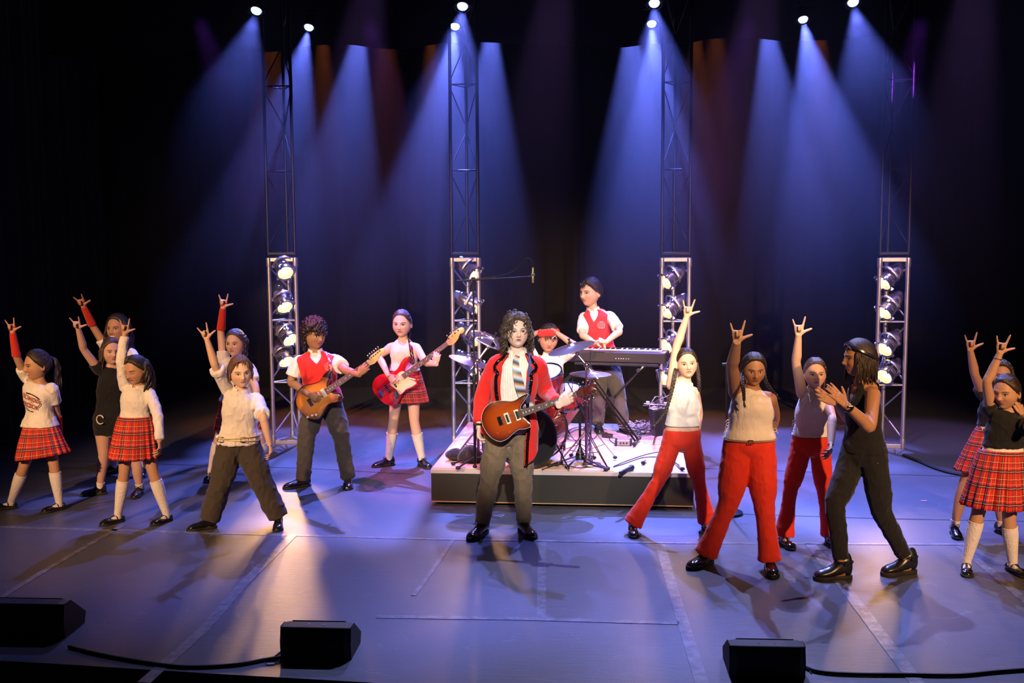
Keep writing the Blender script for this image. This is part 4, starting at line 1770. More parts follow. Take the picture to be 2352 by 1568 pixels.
    def hand_raw(s, wrist, up, palm, thumb, kind, size=None, **k):
        u = unit(up)
        pn = unit(np.array(palm, dtype=float) - u * np.dot(palm, u))
        t_ = np.array(thumb, dtype=float)
        t_ = unit(t_ - u * np.dot(t_, u) - pn * np.dot(t_, pn))
        s.hands.append(dict(wrist=np.array(wrist), up=u, palm=pn, thumb=t_, size=(size or 0.108 * s.h / 0.18), kind=kind, **k))


def hand(mb, wrist, up, palm, thumb, size, kind, spread=1.0, grip=None):
    k = size
    P = wrist
    mb.tube([P - up * .01 * k, P + up * .02 * k, P + up * .05 * k, P + up * .082 * k, P + up * .092 * k], np.array([.024, .029, .038, .040, .032]) * k, 16, flat=(palm, 0.42))
    mb.ellipsoid(P + up * .035 * k + thumb * .020 * k + palm * .006 * k, (.020 * k, .028 * k, .014 * k), np.column_stack([thumb, up, palm]), 12, 8)
    curls = {'horns': [(4, 6, 4), (76, 98, 50), (80, 98, 50), (2, 6, 4)],
             'relaxed': [(18, 28, 18), (26, 36, 22), (30, 42, 26), (34, 46, 30)],
             'fist': [(75, 95, 60)] * 4,
             'grip': [(48, 62, 40), (52, 66, 44), (54, 68, 44), (56, 70, 44)],
             'flat': [(3, 5, 3), (4, 5, 3), (5, 6, 3), (6, 8, 4)],
             'pick': [(50, 60, 40), (58, 66, 40), (60, 64, 40), (60, 60, 36)],
             'cup': [(30, 40, 30), (34, 42, 30), (38, 44, 30), (40, 46, 30)]}[kind]
    offs = (.0290, .0098, -.0098, -.0280)
    lens = ((.042, .025, .021), (.046, .029, .022), (.042, .027, .021), (.034, .020, .018))
    rad = (.0092, .0096, .0090, .0080)
    spr = {'horns': (10, 3, -4, -22), 'flat': (7, 2, -3, -9), 'cup': (10, 3, -4, -11)}.get(kind, (5, 1, -2, -7))
    for q in range(4):
        a = radians(spr[q] * spread)
        d = up * cos(a) + thumb * sin(a)
        p = P + up * (.080 - .004 * abs(q - 1)) * k + thumb * offs[q] * k
        pts = [p - up * .02 * k, p]
        R = [rad[q] * k, rad[q] * 1.08 * k]
        cum = 0
        for j in range(3):
            cum += curls[q][j]
            c = radians(cum)
            dd = d * cos(c) + palm * sin(c)
            p = p + dd * lens[q][j] * k
            pts.append(p)
            R.append(rad[q] * k * (1.0, .93, .72)[j])
        Rl = R
        for j in range(len(pts) - 1):
            mb.capsule(pts[j], pts[j + 1], Rl[j], Rl[j + 1], 10)
    b = P + up * .022 * k + thumb * .022 * k
    if kind in ('horns',):
        d1, d2 = unit(thumb * .80 + up * .60 + palm * .1), unit(thumb * .92 + up * .40)
    elif kind in ('flat',):
        d1, d2 = unit(thumb * .70 + up * .70), unit(thumb * .55 + up * .85)
    elif kind in ('grip', 'pick', 'fist', 'cup'):
        d1, d2 = unit(thumb * .45 + up * .60 + palm * .65), unit(thumb * -.15 + up * .75 + palm * .55)
    else:
        d1, d2 = unit(thumb * .45 + up * .80 + palm * .35), unit(thumb * .1 + up * .95 + palm * .3)
    q1 = b + d1 * .040 * k
    q2 = q1 + d2 * .030 * k
    q3 = q2 + d2 * .022 * k
    mb.capsule(b, q1, .0130 * k, .0112 * k, 10)
    mb.capsule(q1, q2, .0112 * k, .0102 * k, 10)
    mb.capsule(q2, q3, .0102 * k, .0075 * k, 10)


SHOEB = M_plain('polished_black_leather', (0.010, 0.009, 0.010), 0.16, 0, 0, 0.5)
BOOTM = M_plain('black_boot_leather', (0.010, 0.009, 0.009), 0.3)
BROWNL = M_plain('oxblood_leather', (0.030, 0.010, 0.008), 0.18, 0, 0, 0.5)
SOLE = M_plain('shoe_sole', (0.012, 0.011, 0.011), 0.7)
LACE = M_plain('shoe_lace', (0.02, 0.018, 0.017), 0.8)
WHITE = M_cloth('white_cotton', (0.80, 0.76, 0.74), 0.35, 9)
SOCKW = M_cloth('white_sock_knit', (0.78, 0.72, 0.70), 0.2, 60)
CREAM = M_cloth('cream_knit', (0.78, 0.70, 0.62), 0.25, 10)
BLKC = M_cloth('black_cotton', (0.010, 0.010, 0.011), 0.35, 9)
GREYT = M_cloth('charcoal_trouser_wool', (0.060, 0.050, 0.043), 0.35, 7)
KHAKI = M_cloth('olive_grey_chino', (0.175, 0.125, 0.078), 0.4, 9)
REDP = M_cloth('red_jersey', (0.72, 0.035, 0.012), 0.22, 8, 0.7)
REDV = M_cloth('red_vest_knit', (0.75, 0.030, 0.030), 0.18, 9)
REDJ = M_cloth('red_jacket_wool', (0.72, 0.018, 0.014), 0.2, 6)
REDG = M_cloth('red_fishnet_glove', (0.62, 0.030, 0.015), 0.3, 90)
PLAID = m_plaid()
def glove(P, i, f0, hand_cov=0.05, mat=None):
    E, Wr = P.el[i], P.wr[i]
    u = unit(Wr - E)
    mb = MB()
    pts = [lerp(E, Wr, f0), lerp(E, Wr, f0 + .02), lerp(E, Wr, .75), Wr]
    R = np.array([np.interp(f0, [0, .3, .75, 1], [.037, .040, .031, .0255]) * 1.16, np.interp(f0, [0, .3, .75, 1], [.037, .040, .031, .0255]) * 1.22, .0365, .0300]) * P.s * P.limb
    P2, R2 = catmull(pts, R, 4)
    mb.tube(P2, R2, 16)
    hd = [h for h in P.hands if np.linalg.norm(h['wrist'] - Wr) < 0.02]
    pn = hd[0]['palm'] if hd else V(0, -1, 0)
    k = hd[0]['size'] if hd else 1
    mb.tube([Wr, Wr + u * .02 * k, Wr + u * .05 * k, Wr + u * .070 * k], np.array([.028, .031, .040, .0415]) * k, 16, flat=(pn, 0.50))
    return mb.build('glove', mat or REDG, P.th)


def ribbon(P, name, mat, pts, width, thick=0.004, parent=None, label=None, normals=None):
    """flat band along 3-d points"""
    pts = np.array(pts)
    mb = MB()
    vs = []; uv = []
    d0 = 0
    for i, p in enumerate(pts):
        t = unit(pts[min(i + 1, len(pts) - 1)] - pts[max(i - 1, 0)])
        nrm = normals[i] if normals is not None else unit(p - P.ring(0.7)[0])
        sd = unit(np.cross(t, nrm))
        w = width[i] if hasattr(width, '__len__') else width
        if i:
            d0 += np.linalg.norm(p - pts[i - 1])
        for sx, sz in ((-1, 0), (1, 0), (1, 1), (-1, 1)):
            vs.append(p + sd * w / 2 * sx + nrm * thick * sz)
            uv.append(((sx + 1) / 2 * w, d0))
    fs = []
    for i in range(len(pts) - 1):
        a = i * 4
        for k in range(4):
            k2 = (k + 1) % 4
            fs.append((a + k, a + k2, a + 4 + k2, a + 4 + k))
    fs += [(0, 1, 2, 3), tuple(len(pts) * 4 - 4 + k for k in (3, 2, 1, 0))]
    mb.add(vs, fs, 0, uv)
    return mb.build(name, mat, parent or P.th, True, label, None, 50)


def tank(P, mat, style='tank', bot=0.2, off=0.009, name='top', label=None, hemk=0.02):
    ks = {'tank': [(0, .70), (25, .86), (42, .985), (62, .985), (72, .90), (90, .84), (108, .90), (118, .985), (138, .985), (155, .86), (180, .70), (215, .84), (240, .99), (270, .95), (300, .99), (325, .84), (360, .70)],
          'scoop': [(0, .66), (25, .84), (44, .985), (60, .985), (70, .86), (90, .72), (110, .86), (120, .985), (136, .985), (155, .84), (180, .66), (215, .84), (240, .99), (270, .93), (300, .99), (325, .84), (360, .66)],
          'crop': [(0, .72), (28, .89), (45, .985), (66, .992), (78, .975), (90, .965), (102, .975), (114, .992), (135, .985), (152, .89), (180, .72), (215, .88), (240, .99), (270, .985), (300, .99), (325, .88), (360, .72)]}[style]
    f = lambda a: float(np.interp(a, [k[0] for k in ks], [k[1] for k in ks]))
    return P.shell(name, mat, lambda a: bot, f, off, hemk=hemk, label=label)


# ---------------------------------------------------------------- far left: girl in printed T-shirt
P1 = Person('girl in printed white T-shirt, tartan skirt and red arm warmer raising one hand', 1.40, head=(84, 838), neck=(90, 873), sa=(60, 866), sb=(124, 886), hip=(92, 992),
            cyaw=-25, pyaw=-15, hyaw=-42, hpitch=4, headh=60, aa=(26, 1150), ab=(136, 1153), ka=(53, 1076), kb=(124, 1068), toe_a=-70, toe_b=-35,
            ea=(38, 818), wa=(29, 764), eb=(129, 940), wb=(137, 985), sga=-1, swa=-1, sgb=1, swb=1, skin=(0.50, 0.28, 0.17), hair=(0.018, 0.012, 0.009), smile=True)
P1.gesture(0, 'horns'); P1.gesture(1, 'relaxed', palm=(-1, 0, 0), side=-1)
P1.body(); glove(P1, 0, .05); glove(P1, 1, .35)
P1.top('t_shirt', WHITE, 0.12, ease=.018, sleeves=(.45, .62), hemk=.10, sr=(.072, .068))
P1.skirt(PLAID, .24, hem=(99, 1047), hw=.245, hd=.20, tilt=0.16)
for i in (0, 1): P1.sock(i, SOCKW, .80); P1.shoe(i, SHOEB, 'mary')
hm = P1.hair_cap(m_hair('black_hair', P1.haircol), .012, build=False)
P1.locks(hm, 60, .30, az=(170, 180), el=(5, 22), r=.011, out=1.6, seed=4, stiff=.72, front=-.4, curl=.004)
P1.comb(hm, [(176, 22)], 200, lift=.0125, seed=41)
hm.build('hair', MATS['black_hair'], P1.th, sharp=0)

# ---------------------------------------------------------------- girl in black
P2 = Person('girl in black T-shirt and shorts with a pale ring belt raising one hand', 1.50, head=(256, 807), neck=(258, 838), sa=(228, 850), sb=(286, 852), hip=(254, 975),
            cyaw=20, pyaw=15, hyaw=38, headh=56, aa=(230, 1117), ab=(320, 1118), ka=(238, 1045), kb=(314, 1070), toe_a=-62, toe_b=5,
            ea=(193, 803), wa=(180, 756), eb=(298, 905), wb=(296, 960), swa=-1, sga=-1, skin=(0.60, 0.36, 0.25), hair=(0.05, 0.026, 0.015))
P2.gesture(0, 'horns'); P2.gesture(1, 'relaxed', palm=(-1, 0, 0), side=-1)
P2.body()
P2.top('t_shirt', BLKC, 0.10, ease=.014, sleeves=(.35, .5), hemk=.02, sr=(.062, .060))
P2.trousers(BLKC, (.096, .094, .07, .07, .07, .07), .24, name='shorts') if False else None
mbs = MB(); P2.torso(mbs, -.17, .24, .010)
for i in (0, 1):
    mbs.tube([P2.hipj[i] + V(0, 0, .04), lerp(P2.hipj[i], P2.kn[i], .32)], [.088 * P2.s, .092 * P2.s], 18)
me_build('shorts', remesh(mbs, .0085, 2, .5, P2.foldf(.004)), BLKC, P2.th)
for i in (0, 1): P2.sock(i, SOCKW, .12); P2.shoe(i, SHOEB, 'oxford')
mb = MB()
c = P2.S(112, .13, .032)
nf = unit(c - P2.ring(.13)[0]); sd = unit(np.cross(P2.up, nf))
mb.tube([c + (sd * cos(a) + P2.up * sin(a)) * .040 for a in np.linspace(.5, 5.6, 24)], .0055, 8)
mb.build('belt_ring', M_plain('pale_ring', (.75, .65, .5), .4), P2.th)
hm = P2.hair_cap(m_hair('brown_hair', P2.haircol), .012, build=False)
P2.locks(hm, 150, .24, az=(75, 180), el=(-15, 45), r=.007, out=.25, seed=5, curl=.003)
hm.build('hair', MATS['brown_hair'], P2.th, sharp=0)

# ---------------------------------------------------------------- smiling girl behind
P3 = Person('smiling girl in white T-shirt and long red arm warmer standing behind the girl in black', 1.55, head=(270, 754), neck=(274, 788), sa=(246, 800), sb=(306, 804), hip=(282, 925),
            cyaw=-5, pyaw=0, hyaw=-8, headh=60, aa=(262, 1070), ab=(327, 1073), ka=(262, 1000), kb=(318, 1000), toe_a=-40, toe_b=20,
            ea=(213, 748), wa=(192, 704), eb=(318, 860), wb=(318, 915), skin=(0.46, 0.25, 0.15), hair=(0.018, 0.012, 0.009), smile=True)
P3.gesture(0, 'horns'); P3.gesture(1, 'relaxed', palm=(-1, 0, 0), side=-1)
P3.body(); glove(P3, 0, .1)
P3.top('t_shirt', WHITE, 0.12, ease=.016, sleeves=(.4, .5), hemk=.05, sr=(.068, .064))
P3.skirt(PLAID, .24, hem=(284, 985), hw=.21, hd=.17)
for i in (0, 1): P3.sock(i, SOCKW, .2); P3.shoe(i, SHOEB, 'oxford')
hm = P3.hair_cap(m_hair('black_hair', P3.haircol), .014, build=False)
P3.locks(hm, 190, .32, az=(70, 180), el=(-15, 55), r=.008, out=.45, seed=6, curl=.006)
hm.build('hair', MATS['black_hair'], P3.th, sharp=0)

# ---------------------------------------------------------------- girl in long-sleeved white shirt
P4 = Person('girl in long-sleeved white shirt and tartan skirt with eyes lowered and one arm straight up', 1.42, head=(313, 849), neck=(317, 884), sa=(288, 888), sb=(347, 896), hip=(310, 985),
            cyaw=-8, pyaw=-5, hyaw=-22, hpitch=14, headh=62, aa=(271, 1180), ab=(382, 1179), ka=(285, 1088), kb=(353, 1088), toe_a=-35, toe_b=-25,
            ea=(279, 828), wa=(286, 768), eb=(362, 955), wb=(366, 1012), sga=-1, swa=-1, skin=(0.50, 0.28, 0.18), hair=(0.020, 0.012, 0.009), closed=True)
P4.gesture(0, 'horns', up=(.12, 0, 1)); P4.gesture(1, 'relaxed', palm=(-1, -.2, 0), side=-1)
P4.body()
P4.top('shirt', WHITE, 0.20, ease=.020, sleeves=(1.88, 1.92), hemk=0, sr=(.068, .040), fold=.008, cuff=1.0)
P4.collar(WHITE)
P4.skirt(PLAID, .30, hem=(309, 1050), hw=.215, hd=.18, e0=.030)
for i in (0, 1): P4.sock(i, SOCKW, .82); P4.shoe(i, SHOEB, 'mary')
hm = P4.hair_cap(m_hair('black_hair', P4.haircol), .010, build=False)
P4.locks(hm, 120, .42, az=(100, 165), el=(-5, 35), r=.008, out=.6, seed=8, curl=.009, cfreq=45, sides=(1,))
P4.locks(hm, 14, .06, az=(25, 40), el=(60, 75), r=.010, out=.9, seed=9, sides=(-1,), grav=.4)
P4.comb(hm, [(-120, 25), (120, 20)], 200, lift=.0105, seed=42, part=1)
hm.build('hair', MATS['black_hair'], P4.th, sharp=0)

# ---------------------------------------------------------------- girl behind the boy
P5 = Person('girl in white T-shirt and red arm warmer standing behind the boy in baggy trousers', 1.58, head=(541, 788), neck=(545, 822), sa=(514, 828), sb=(576, 838), hip=(547, 930),
            cyaw=-5, pyaw=0, hyaw=-8, hpitch=2, headh=58, aa=(485, 1082), ab=(612, 1080), ka=(503, 1010), kb=(597, 1010), toe_a=5, toe_b=15,
            ea=(507, 762), wa=(512, 708), eb=(588, 893), wb=(592, 950), skin=(0.66, 0.42, 0.31), hair=(0.045, 0.035, 0.032), gaze=-0.003)
P5.gesture(0, 'horns'); P5.gesture(1, 'relaxed', palm=(-1, 0, 0), side=-1)
P5.body(); glove(P5, 0, .12)
P5.top('t_shirt', WHITE, 0.10, ease=.022, sleeves=(.35, .60), hemk=.05, sr=(.072, .068))
P5.skirt(PLAID, .22, hem=(548, 982), hw=.23, hd=.18)
for i in (0, 1): P5.sock(i, SOCKW, .86); P5.shoe(i, SHOEB, 'mary')
hm = P5.hair_cap(m_hair('ash_hair', P5.haircol), .012, build=False)
P5.locks(hm, 46, .11, az=(130, 180), el=(-15, 30), r=.012, out=.9, seed=10, curl=.012, cfreq=80)
P5.locks(hm, 22, .10, az=(78, 92), el=(-10, 20), r=.004, out=.2, seed=11, curl=.003)
P5.comb(hm, [(-165, 5), (165, 5)], 200, lift=.0125, seed=43, part=1)
hm.build('hair', MATS['ash_hair'], P5.th, sharp=0)

# ---------------------------------------------------------------- boy in white shirt and baggy trousers
P6 = Person('boy in untucked white shirt with yellow belts and baggy trousers, arm raised, legs wide', 1.42, head=(552, 854), neck=(553, 893), sa=(521, 893), sb=(596, 910), hip=(548, 1016),
            cyaw=5, pyaw=5, hyaw=30, hpitch=6, hroll=-4, headh=68, aa=(480, 1194), ab=(640, 1189), ka=(511, 1098), kb=(597, 1098), toe_a=-60, toe_b=12,
            ea=(495, 842), wa=(476, 781), eb=(603, 954), wb=(619, 1018), skin=(0.66, 0.42, 0.30), hair=(0.10, 0.045, 0.02), girth=1.05)
P6.gesture(0, 'horns'); P6.gesture(1, 'relaxed', palm=(-1, -.2, 0), side=-1)
P6.body()
P6.top('shirt', WHITE, -0.02, ease=.026, sleeves=(.86, .95), hemk=.03, sr=(.072, .062), fold=.009, cuff=1.12)
P6.collar(WHITE)
P6.trousers(GREYT, (.122, .124, .110, .106, .104, .098), .10, ext=-.01, fold=.011, ease=.020)
YB = M_plain('yellow_belt', (.75, .62, .25), .45)
for t_, k_ in ((.13, 0.02), (.09, -.03)):
    ribbon(P6, 'belt', YB, [P6.S(a, t_ + k_ * cos(radians(a)), .034) for a in range(0, 361, 12)], .026, .005)
mb = MB()
for a_ in (128, 72):
    c = P6.S(a_, .11, .044)
    mb.tube([c + V(x * .022, -.004, z * .020) for x, z in ((-1, -1), (1, -1), (1, 1), (-1, 1), (-1, -1))], .003, 6)
mb.build('buckle', CHROME, P6.th)
for i in (0, 1): P6.shoe(i, SHOEB, 'oxford', scale=1.08)
mb = P6.hair_cap(m_hair('chestnut_hair', P6.haircol, .5), .016, [(0, 47), (30, 40), (50, 24), (66, 6), (80, -2), (93, -14), (108, -34), (180, -46)], build=False)
P6.locks(mb, 190, .085, az=(78, 180), el=(0, 60), r=.008, out=.22, seed=12, curl=.003)
P6.locks(mb, 70, .075, az=(30, 75), el=(42, 70), r=.007, out=.7, seed=13, sides=(1,), curl=.004, front=.1)
P6.comb(mb, [(85, 8)], 200, az=(0, 70), sides=(-1, 1), r=.0045, lift=.020, seed=50)
P6.locks(mb, 70, .08, az=(0, 180), el=(55, 88), r=.006, out=.9, seed=51, curl=.004, grav=.7)
P6.locks(mb, 16, .07, az=(50, 80), el=(35, 65), r=.007, out=.35, seed=14, sides=(-1,))
mb.build('hair', MATS['chestnut_hair'], P6.th, sharp=0)

# ---------------------------------------------------------------- guitarist in red vest
P7 = Person('boy guitarist in red school vest over a white shirt playing a sunburst electric guitar', 1.62, head=(722, 767), neck=(724, 804), sa=(680, 824), sb=(776, 820), hip=(742, 922),
            cyaw=12, pyaw=10, hyaw=48, hpitch=8, headh=66, aa=(697, 1098), ab=(799, 1096), ka=(704, 1002), kb=(783, 1000), toe_a=-55, toe_b=12,
            ea=(668, 876), wa=(712, 908), eb=(793, 850), wb=(829, 846), swa=-1, sga=1, sgb=-1, skin=(0.34, 0.17, 0.085), hair=(0.010, 0.007, 0.006), girth=1.08)
GU7 = frame(W(748, 890, P7.Y - .24), unit(np.array(W(884, 829, P7.Y - .40)) - np.array(W(712, 911, P7.Y - .22))), V(0, 0, 1), V(0, -1, 0))
P7.el[0] = np.array(W(668, 876, P7.Y - .06)); P7.wr[0] = np.array(W(710, 906, P7.Y - .27)); P7.wr[1] = np.array(W(824, 860, P7.Y - .345))
P7.hand_raw(P7.wr[0], np.array(W(738, 920, P7.Y - .29)) - P7.wr[0], (0, 1, .05), (.3, 0, 1), 'cup')
P7.hand_raw(P7.wr[1], (.75, -.05, .75), (0, 1, 0), (-.7, 0, .7), 'cup')
P7.body()
P7.top('shirt', WHITE, 0.05, ease=.016, sleeves=(.72, .62), hemk=.02, sr=(.078, .080), fold=.005)
P7.collar(WHITE, drop=.05, gap=20)
vk = [(0, .74), (28, .90), (45, .975), (60, .985), (68, .95), (90, .76), (112, .95), (120, .985), (135, .975), (152, .90), (180, .74), (215, .90), (240, .985), (270, .975), (300, .985), (325, .90), (360, .74)]
VEE = lambda a: float(np.interp(a, [k[0] for k in vk], [k[1] for k in vk]))
P7.shell('vest', REDV, lambda a: .06, VEE, .024, hemk=0.02, thick=.007)
P7.trousers(GREYT, (.106, .104, .084, .080, .076, .070), .14, ext=.01, fold=.010)
for i in (0, 1): P7.shoe(i, SHOEB, 'oxford', scale=1.08)
mb = P7.hair_cap(m_hair('jet_hair', P7.haircol, .38), .030, [(0, 40), (30, 36), (50, 26), (66, 14), (80, 6), (93, -8), (108, -30), (180, -44)], fuzz=.5, build=False)
P7.locks(mb, 280, .10, az=(0, 180), el=(44, 88), r=.007, out=1.0, seed=15, curl=.010, cfreq=110, grav=.6)
P7.locks(mb, 90, .09, az=(90, 180), el=(-30, 25), r=.007, out=.6, seed=16, curl=.009, cfreq=110)
mb.build('hair', MATS['jet_hair'], P7.th, sharp=0)

# ---------------------------------------------------------------- bass player
P8 = Person('girl in white vest top and tartan shorts playing a red bass guitar', 1.60, head=(923, 743), neck=(926, 778), sa=(893, 790), sb=(960, 790), hip=(931, 866),
            cyaw=4, pyaw=0, hyaw=-6, hpitch=4, headh=60, aa=(893, 1052), ab=(969, 1053), ka=(904, 966), kb=(952, 968), toe_a=-58, toe_b=35,
            ea=(872, 818), wa=(898, 862), eb=(978, 832), wb=(1001, 816), sga=1, swa=-1, sgb=-1, swb=-1, skin=(0.70, 0.44, 0.33), hair=(0.035, 0.02, 0.018))
P8.el[0] = np.array(W(871, 818, P8.Y - .05)); P8.wr[0] = np.array(W(892, 862, P8.Y - .255)); P8.wr[1] = np.array(W(1001, 836, P8.Y - .325))
P8.hand_raw(P8.wr[0], np.array(W(910, 880, P8.Y - .275)) - P8.wr[0], (0, 1, .05), (.4, 0, 1), 'cup')
P8.hand_raw(P8.wr[1], (.15, -.05, 1), (0, 1, 0), (-.9, 0, .2), 'cup')
P8.body()
tank(P8, CREAM, 'tank', .18, .008, 'vest_top')
P8.skirt(PLAID, .22, hem=(943, 922), hw=.19, hd=.15, pleats=18, amp=.008, name='shorts')
for i in (0, 1): P8.sock(i, SOCKW, .66); P8.shoe(i, SHOEB, 'oxford')
hm = P8.hair_cap(m_hair('dark_brown_hair', P8.haircol, .35), .009, build=False)
P8.locks(hm, 30, .16, az=(150, 180), el=(-20, 10), r=.010, out=.3, seed=17)
P8.comb(hm, [(178, 0)], 220, lift=.0095, seed=44)
hm.build('hair', MATS['dark_brown_hair'], P8.th, sharp=0)

# ---------------------------------------------------------------- lead in red jacket
P9 = Person('young man in long red jacket and loose striped tie holding a sunburst electric guitar', 1.78, head=(1187, 762), neck=(1188, 806), sa=(1137, 828), sb=(1238, 832), hip=(1170, 990),
            cyaw=0, pyaw=0, hyaw=12, hpitch=-6, headh=74, aa=(1107, 1203), ab=(1203, 1200), ka=(1125, 1098), kb=(1201, 1098), toe_a=-22, toe_b=25,
            ea=(1110, 905), wa=(1101, 978), eb=(1256, 902), wb=(1291, 921), sga=1, swa=-1, sgb=1, swb=-1, skin=(0.74, 0.50, 0.40), hair=(0.022, 0.015, 0.012), open_mouth=True, gaze=.002, limb=.98)
P9.gesture(0, 'relaxed', palm=(.9, -.3, 0), up=(.02, -.15, -1), side=1)
P9.wr[1] = np.array(W(1283, 930, P9.Y - .345))
P9.hand_raw(P9.wr[1], (.85, -.05, .55), (0, 1, 0), (-.5, 0, .85), 'cup')
P9.body()
STRIPE = NT('pinstriped_shirt_cotton')
sx = STRIPE.n('ShaderNodeSeparateXYZ'); STRIPE.link(STRIPE.coord(), sx.inputs[0])
ff_ = STRIPE.math('FRACT', STRIPE.math('MULTIPLY', sx.outputs[0], 55))
STRIPE.base(STRIPE.mix(STRIPE.math('MULTIPLY', STRIPE.math('LESS_THAN', ff_, .16), .5), (.80, .76, .70), (.45, .33, .25)))
STRIPE.set(Roughness=.85); STRIPE.bump(STRIPE.noise(11, 3), .3, .03)
P9.top('shirt', STRIPE.mat, 0.0, ease=.012, hemk=.02, fold=.005)
P9.collar(STRIPE.mat, drop=.065, gap=22)
P9.trousers(KHAKI, (.098, .094, .074, .072, .066, .056), .16, ext=-.015, fold=.011)
for i in (0, 1):
    P9.sock(i, BLKC, .1); P9.shoe(i, BROWNL, 'chunky', scale=1.05)
# jacket: body shell open at the front, sleeves fused on
N9, M9 = 72, 46
def jk_edge(side, t):
    # half-opening angle on each side: wide V at the chest closing to the button, open again below
    return float(np.interp(t, [-.55, -.1, .25, .45, .80, .90, .97], [34, 34, 36, 36, 40, 42, 40])) if side else float(np.interp(t, [-.55, -.1, .25, .45, .80, .90, .97], [30, 26, 24, 30, 44, 46, 40]))
mb = MB(); vs = []
for j in range(M9 + 1):
    for i in range(N9 + 1):
        u = i / N9
        # a-side (angles > 90) runs round the back to the b-side
        tb = lerp(-0.02, -0.38, max(0, (u - .55) / .45))
        t = tb + (.975 - tb) * j / M9
        a0 = 90 + jk_edge(0, t); a1 = 450 - jk_edge(1, t)
        an = a0 + (a1 - a0) * u
        o_ = .034 * (1 if t < .88 else lerp(1, .35, (t - .88) / .1)) + .10 * max(0, .3 - t) * .6
        p = P9.S(an, max(t, -.05), o_)
        if t < -.05:
            p = p - P9.up * (-.05 - t) * np.linalg.norm(P9.neck - P9.hip)
        w = noise.noise(Vector((an * .035, 1.3, t * 2.5))) * .012 * (1 - max(t, 0)) + noise.noise(Vector((p[0] * 12, p[1] * 8, p[2] * 16))) * .004
        p = p + unit(p - P9.ring(.5)[0]) * w
        vs.append(p)
fs = [(j * (N9 + 1) + i, j * (N9 + 1) + i + 1, (j + 1) * (N9 + 1) + i + 1, (j + 1) * (N9 + 1) + i) for j in range(M9) for i in range(N9)]
mb.add(vs, fs)
jk = mb.build('jacket', REDJ, P9.th, True, None, None, 60)
md = jk.modifiers.new('thickness', 'SOLIDIFY'); md.thickness = .008; md.offset = -1
for i, f_ in ((0, 1.90), (1, 1.86)):
    m = MB()
    S0, E, Wr = P9.arm_pts(i)
    inn = lerp(S0, P9.ring(.84)[0], .34)
    P_ = P9.sub([inn, S0, E, Wr], 0, 1 + f_)
    Q, R_ = catmull(P_, np.array([.076, .083, .068, .056]) * 1.0, 6)
    m.tube(Q, R_, 22)
    me_build('sleeve', remesh(m, .008, 3, .5, P9.foldf(.006, .8, 3.0 + i)), REDJ, jk if False else P9.th)
SEQ = M_plain('black_sequins', (.012, .012, .014), .12, .6)
def trim9(side, tlo, name='sequin_trim'):
    m = MB(); pts = []
    for k, t in enumerate(np.linspace(.975, tlo, 46)):
        a = 90 + (jk_edge(0, t) + 2) * (1 if side == 0 else 0) - (jk_edge(1, t) + 2) * (1 if side == 1 else 0)
        # notch of the lapel
        nt_ = 12 * math.exp(-((t - .82) / .05) ** 2) - 6 * math.exp(-((t - .75) / .03) ** 2)
        a += nt_ * (1 if side == 0 else -1)
        o_ = .058 * (1 if t < .88 else lerp(1, .6, (t - .88) / .1)) + .10 * max(0, .3 - t) * .6
        p = P9.S(a, max(t, -.05), o_)
        if t < -.05: p = p - P9.up * (-.05 - t) * np.linalg.norm(P9.neck - P9.hip)
        pts.append(p)
    m.tube(pts, .0125, 8, flat=(V(0, -1, 0), .6))
    rs = np.random.RandomState(side)
    for p in pts:
        for q in range(4):
            c = p + V(rs.uniform(-.012, .012), -.008, rs.uniform(-.012, .012))
            m.lathe([(.0045, 0), (.0045, .001)], 6, frame_z(c, V(rs.uniform(-.5, .5), -1, rs.uniform(-.5, .5))))
    return m.build(name, SEQ, P9.th)
trim9(0, .28); trim9(1, -.36)
# lapels: folded red wings beside the trim
for side in (0, 1):
    pts = []; wd = []
    for t in np.linspace(.97, .34, 24):
        e = jk_edge(side, t)
        a = 90 + (e - 4) if side == 0 else 90 - (e - 4)
        pts.append(P9.S(a, t, .046 if t < .88 else .034)); wd.append(float(np.interp(t, [.34, .6, .78, .86, .97], [.010, .035, .060, .040, .030])))
    ribbon(P9, 'lapel', REDJ, pts, wd, .005)
TIE = NT('striped_silk_tie')
uvn = TIE.n('ShaderNodeTexCoord').outputs['UV']
sx = TIE.n('ShaderNodeSeparateXYZ'); TIE.link(uvn, sx.inputs[0])
fr_ = TIE.math('FRACT', TIE.math('MULTIPLY', TIE.math('ADD', sx.outputs[1], TIE.math('MULTIPLY', sx.outputs[0], .5)), 13))
TIE.base(TIE.ramp(fr_, [(0, (.02, .02, .025)), (.22, (.30, .17, .08)), (.42, (.65, .45, .28)), (.60, (.55, .60, .75)), (.8, (.16, .22, .38)), (1.0, (.02, .02, .025))]))
TIE.set(Roughness=.4)
tp = [P9.S(90, .955, .030), P9.S(92, .93, .034), P9.S(90, .84, .030), P9.S(85, .74, .030), P9.S(76, .60, .034), P9.S(64, .48, .040), P9.S(52, .36, .052), P9.S(44, .30, .058)]
Q, _ = catmull(tp, [1] * len(tp), 5)
ribbon(P9, 'tie', TIE.mat, Q, [float(np.interp(i / (len(Q) - 1), [0, .08, .12, .5, 1], [.045, .034, .040, .072, .098])) for i in range(len(Q))], .006)
mb = P9.hair_cap(m_hair('curly_dark_hair', (.050, .032, .022), .4), .030, [(0, 46), (30, 40), (50, 28), (66, 16), (80, 6), (93, -10), (108, -34), (180, -46)], fuzz=.4, build=False)
P9.locks(mb, 420, .185, az=(64, 180), el=(-15, 80), r=.0052, out=1.3, seed=18, curl=.013, cfreq=80, stiff=.66, jitter=.3)
P9.locks(mb, 90, .18, az=(55, 85), el=(42, 80), r=.005, out=1.2, seed=19, curl=.013, cfreq=85, stiff=.62, jitter=.25)
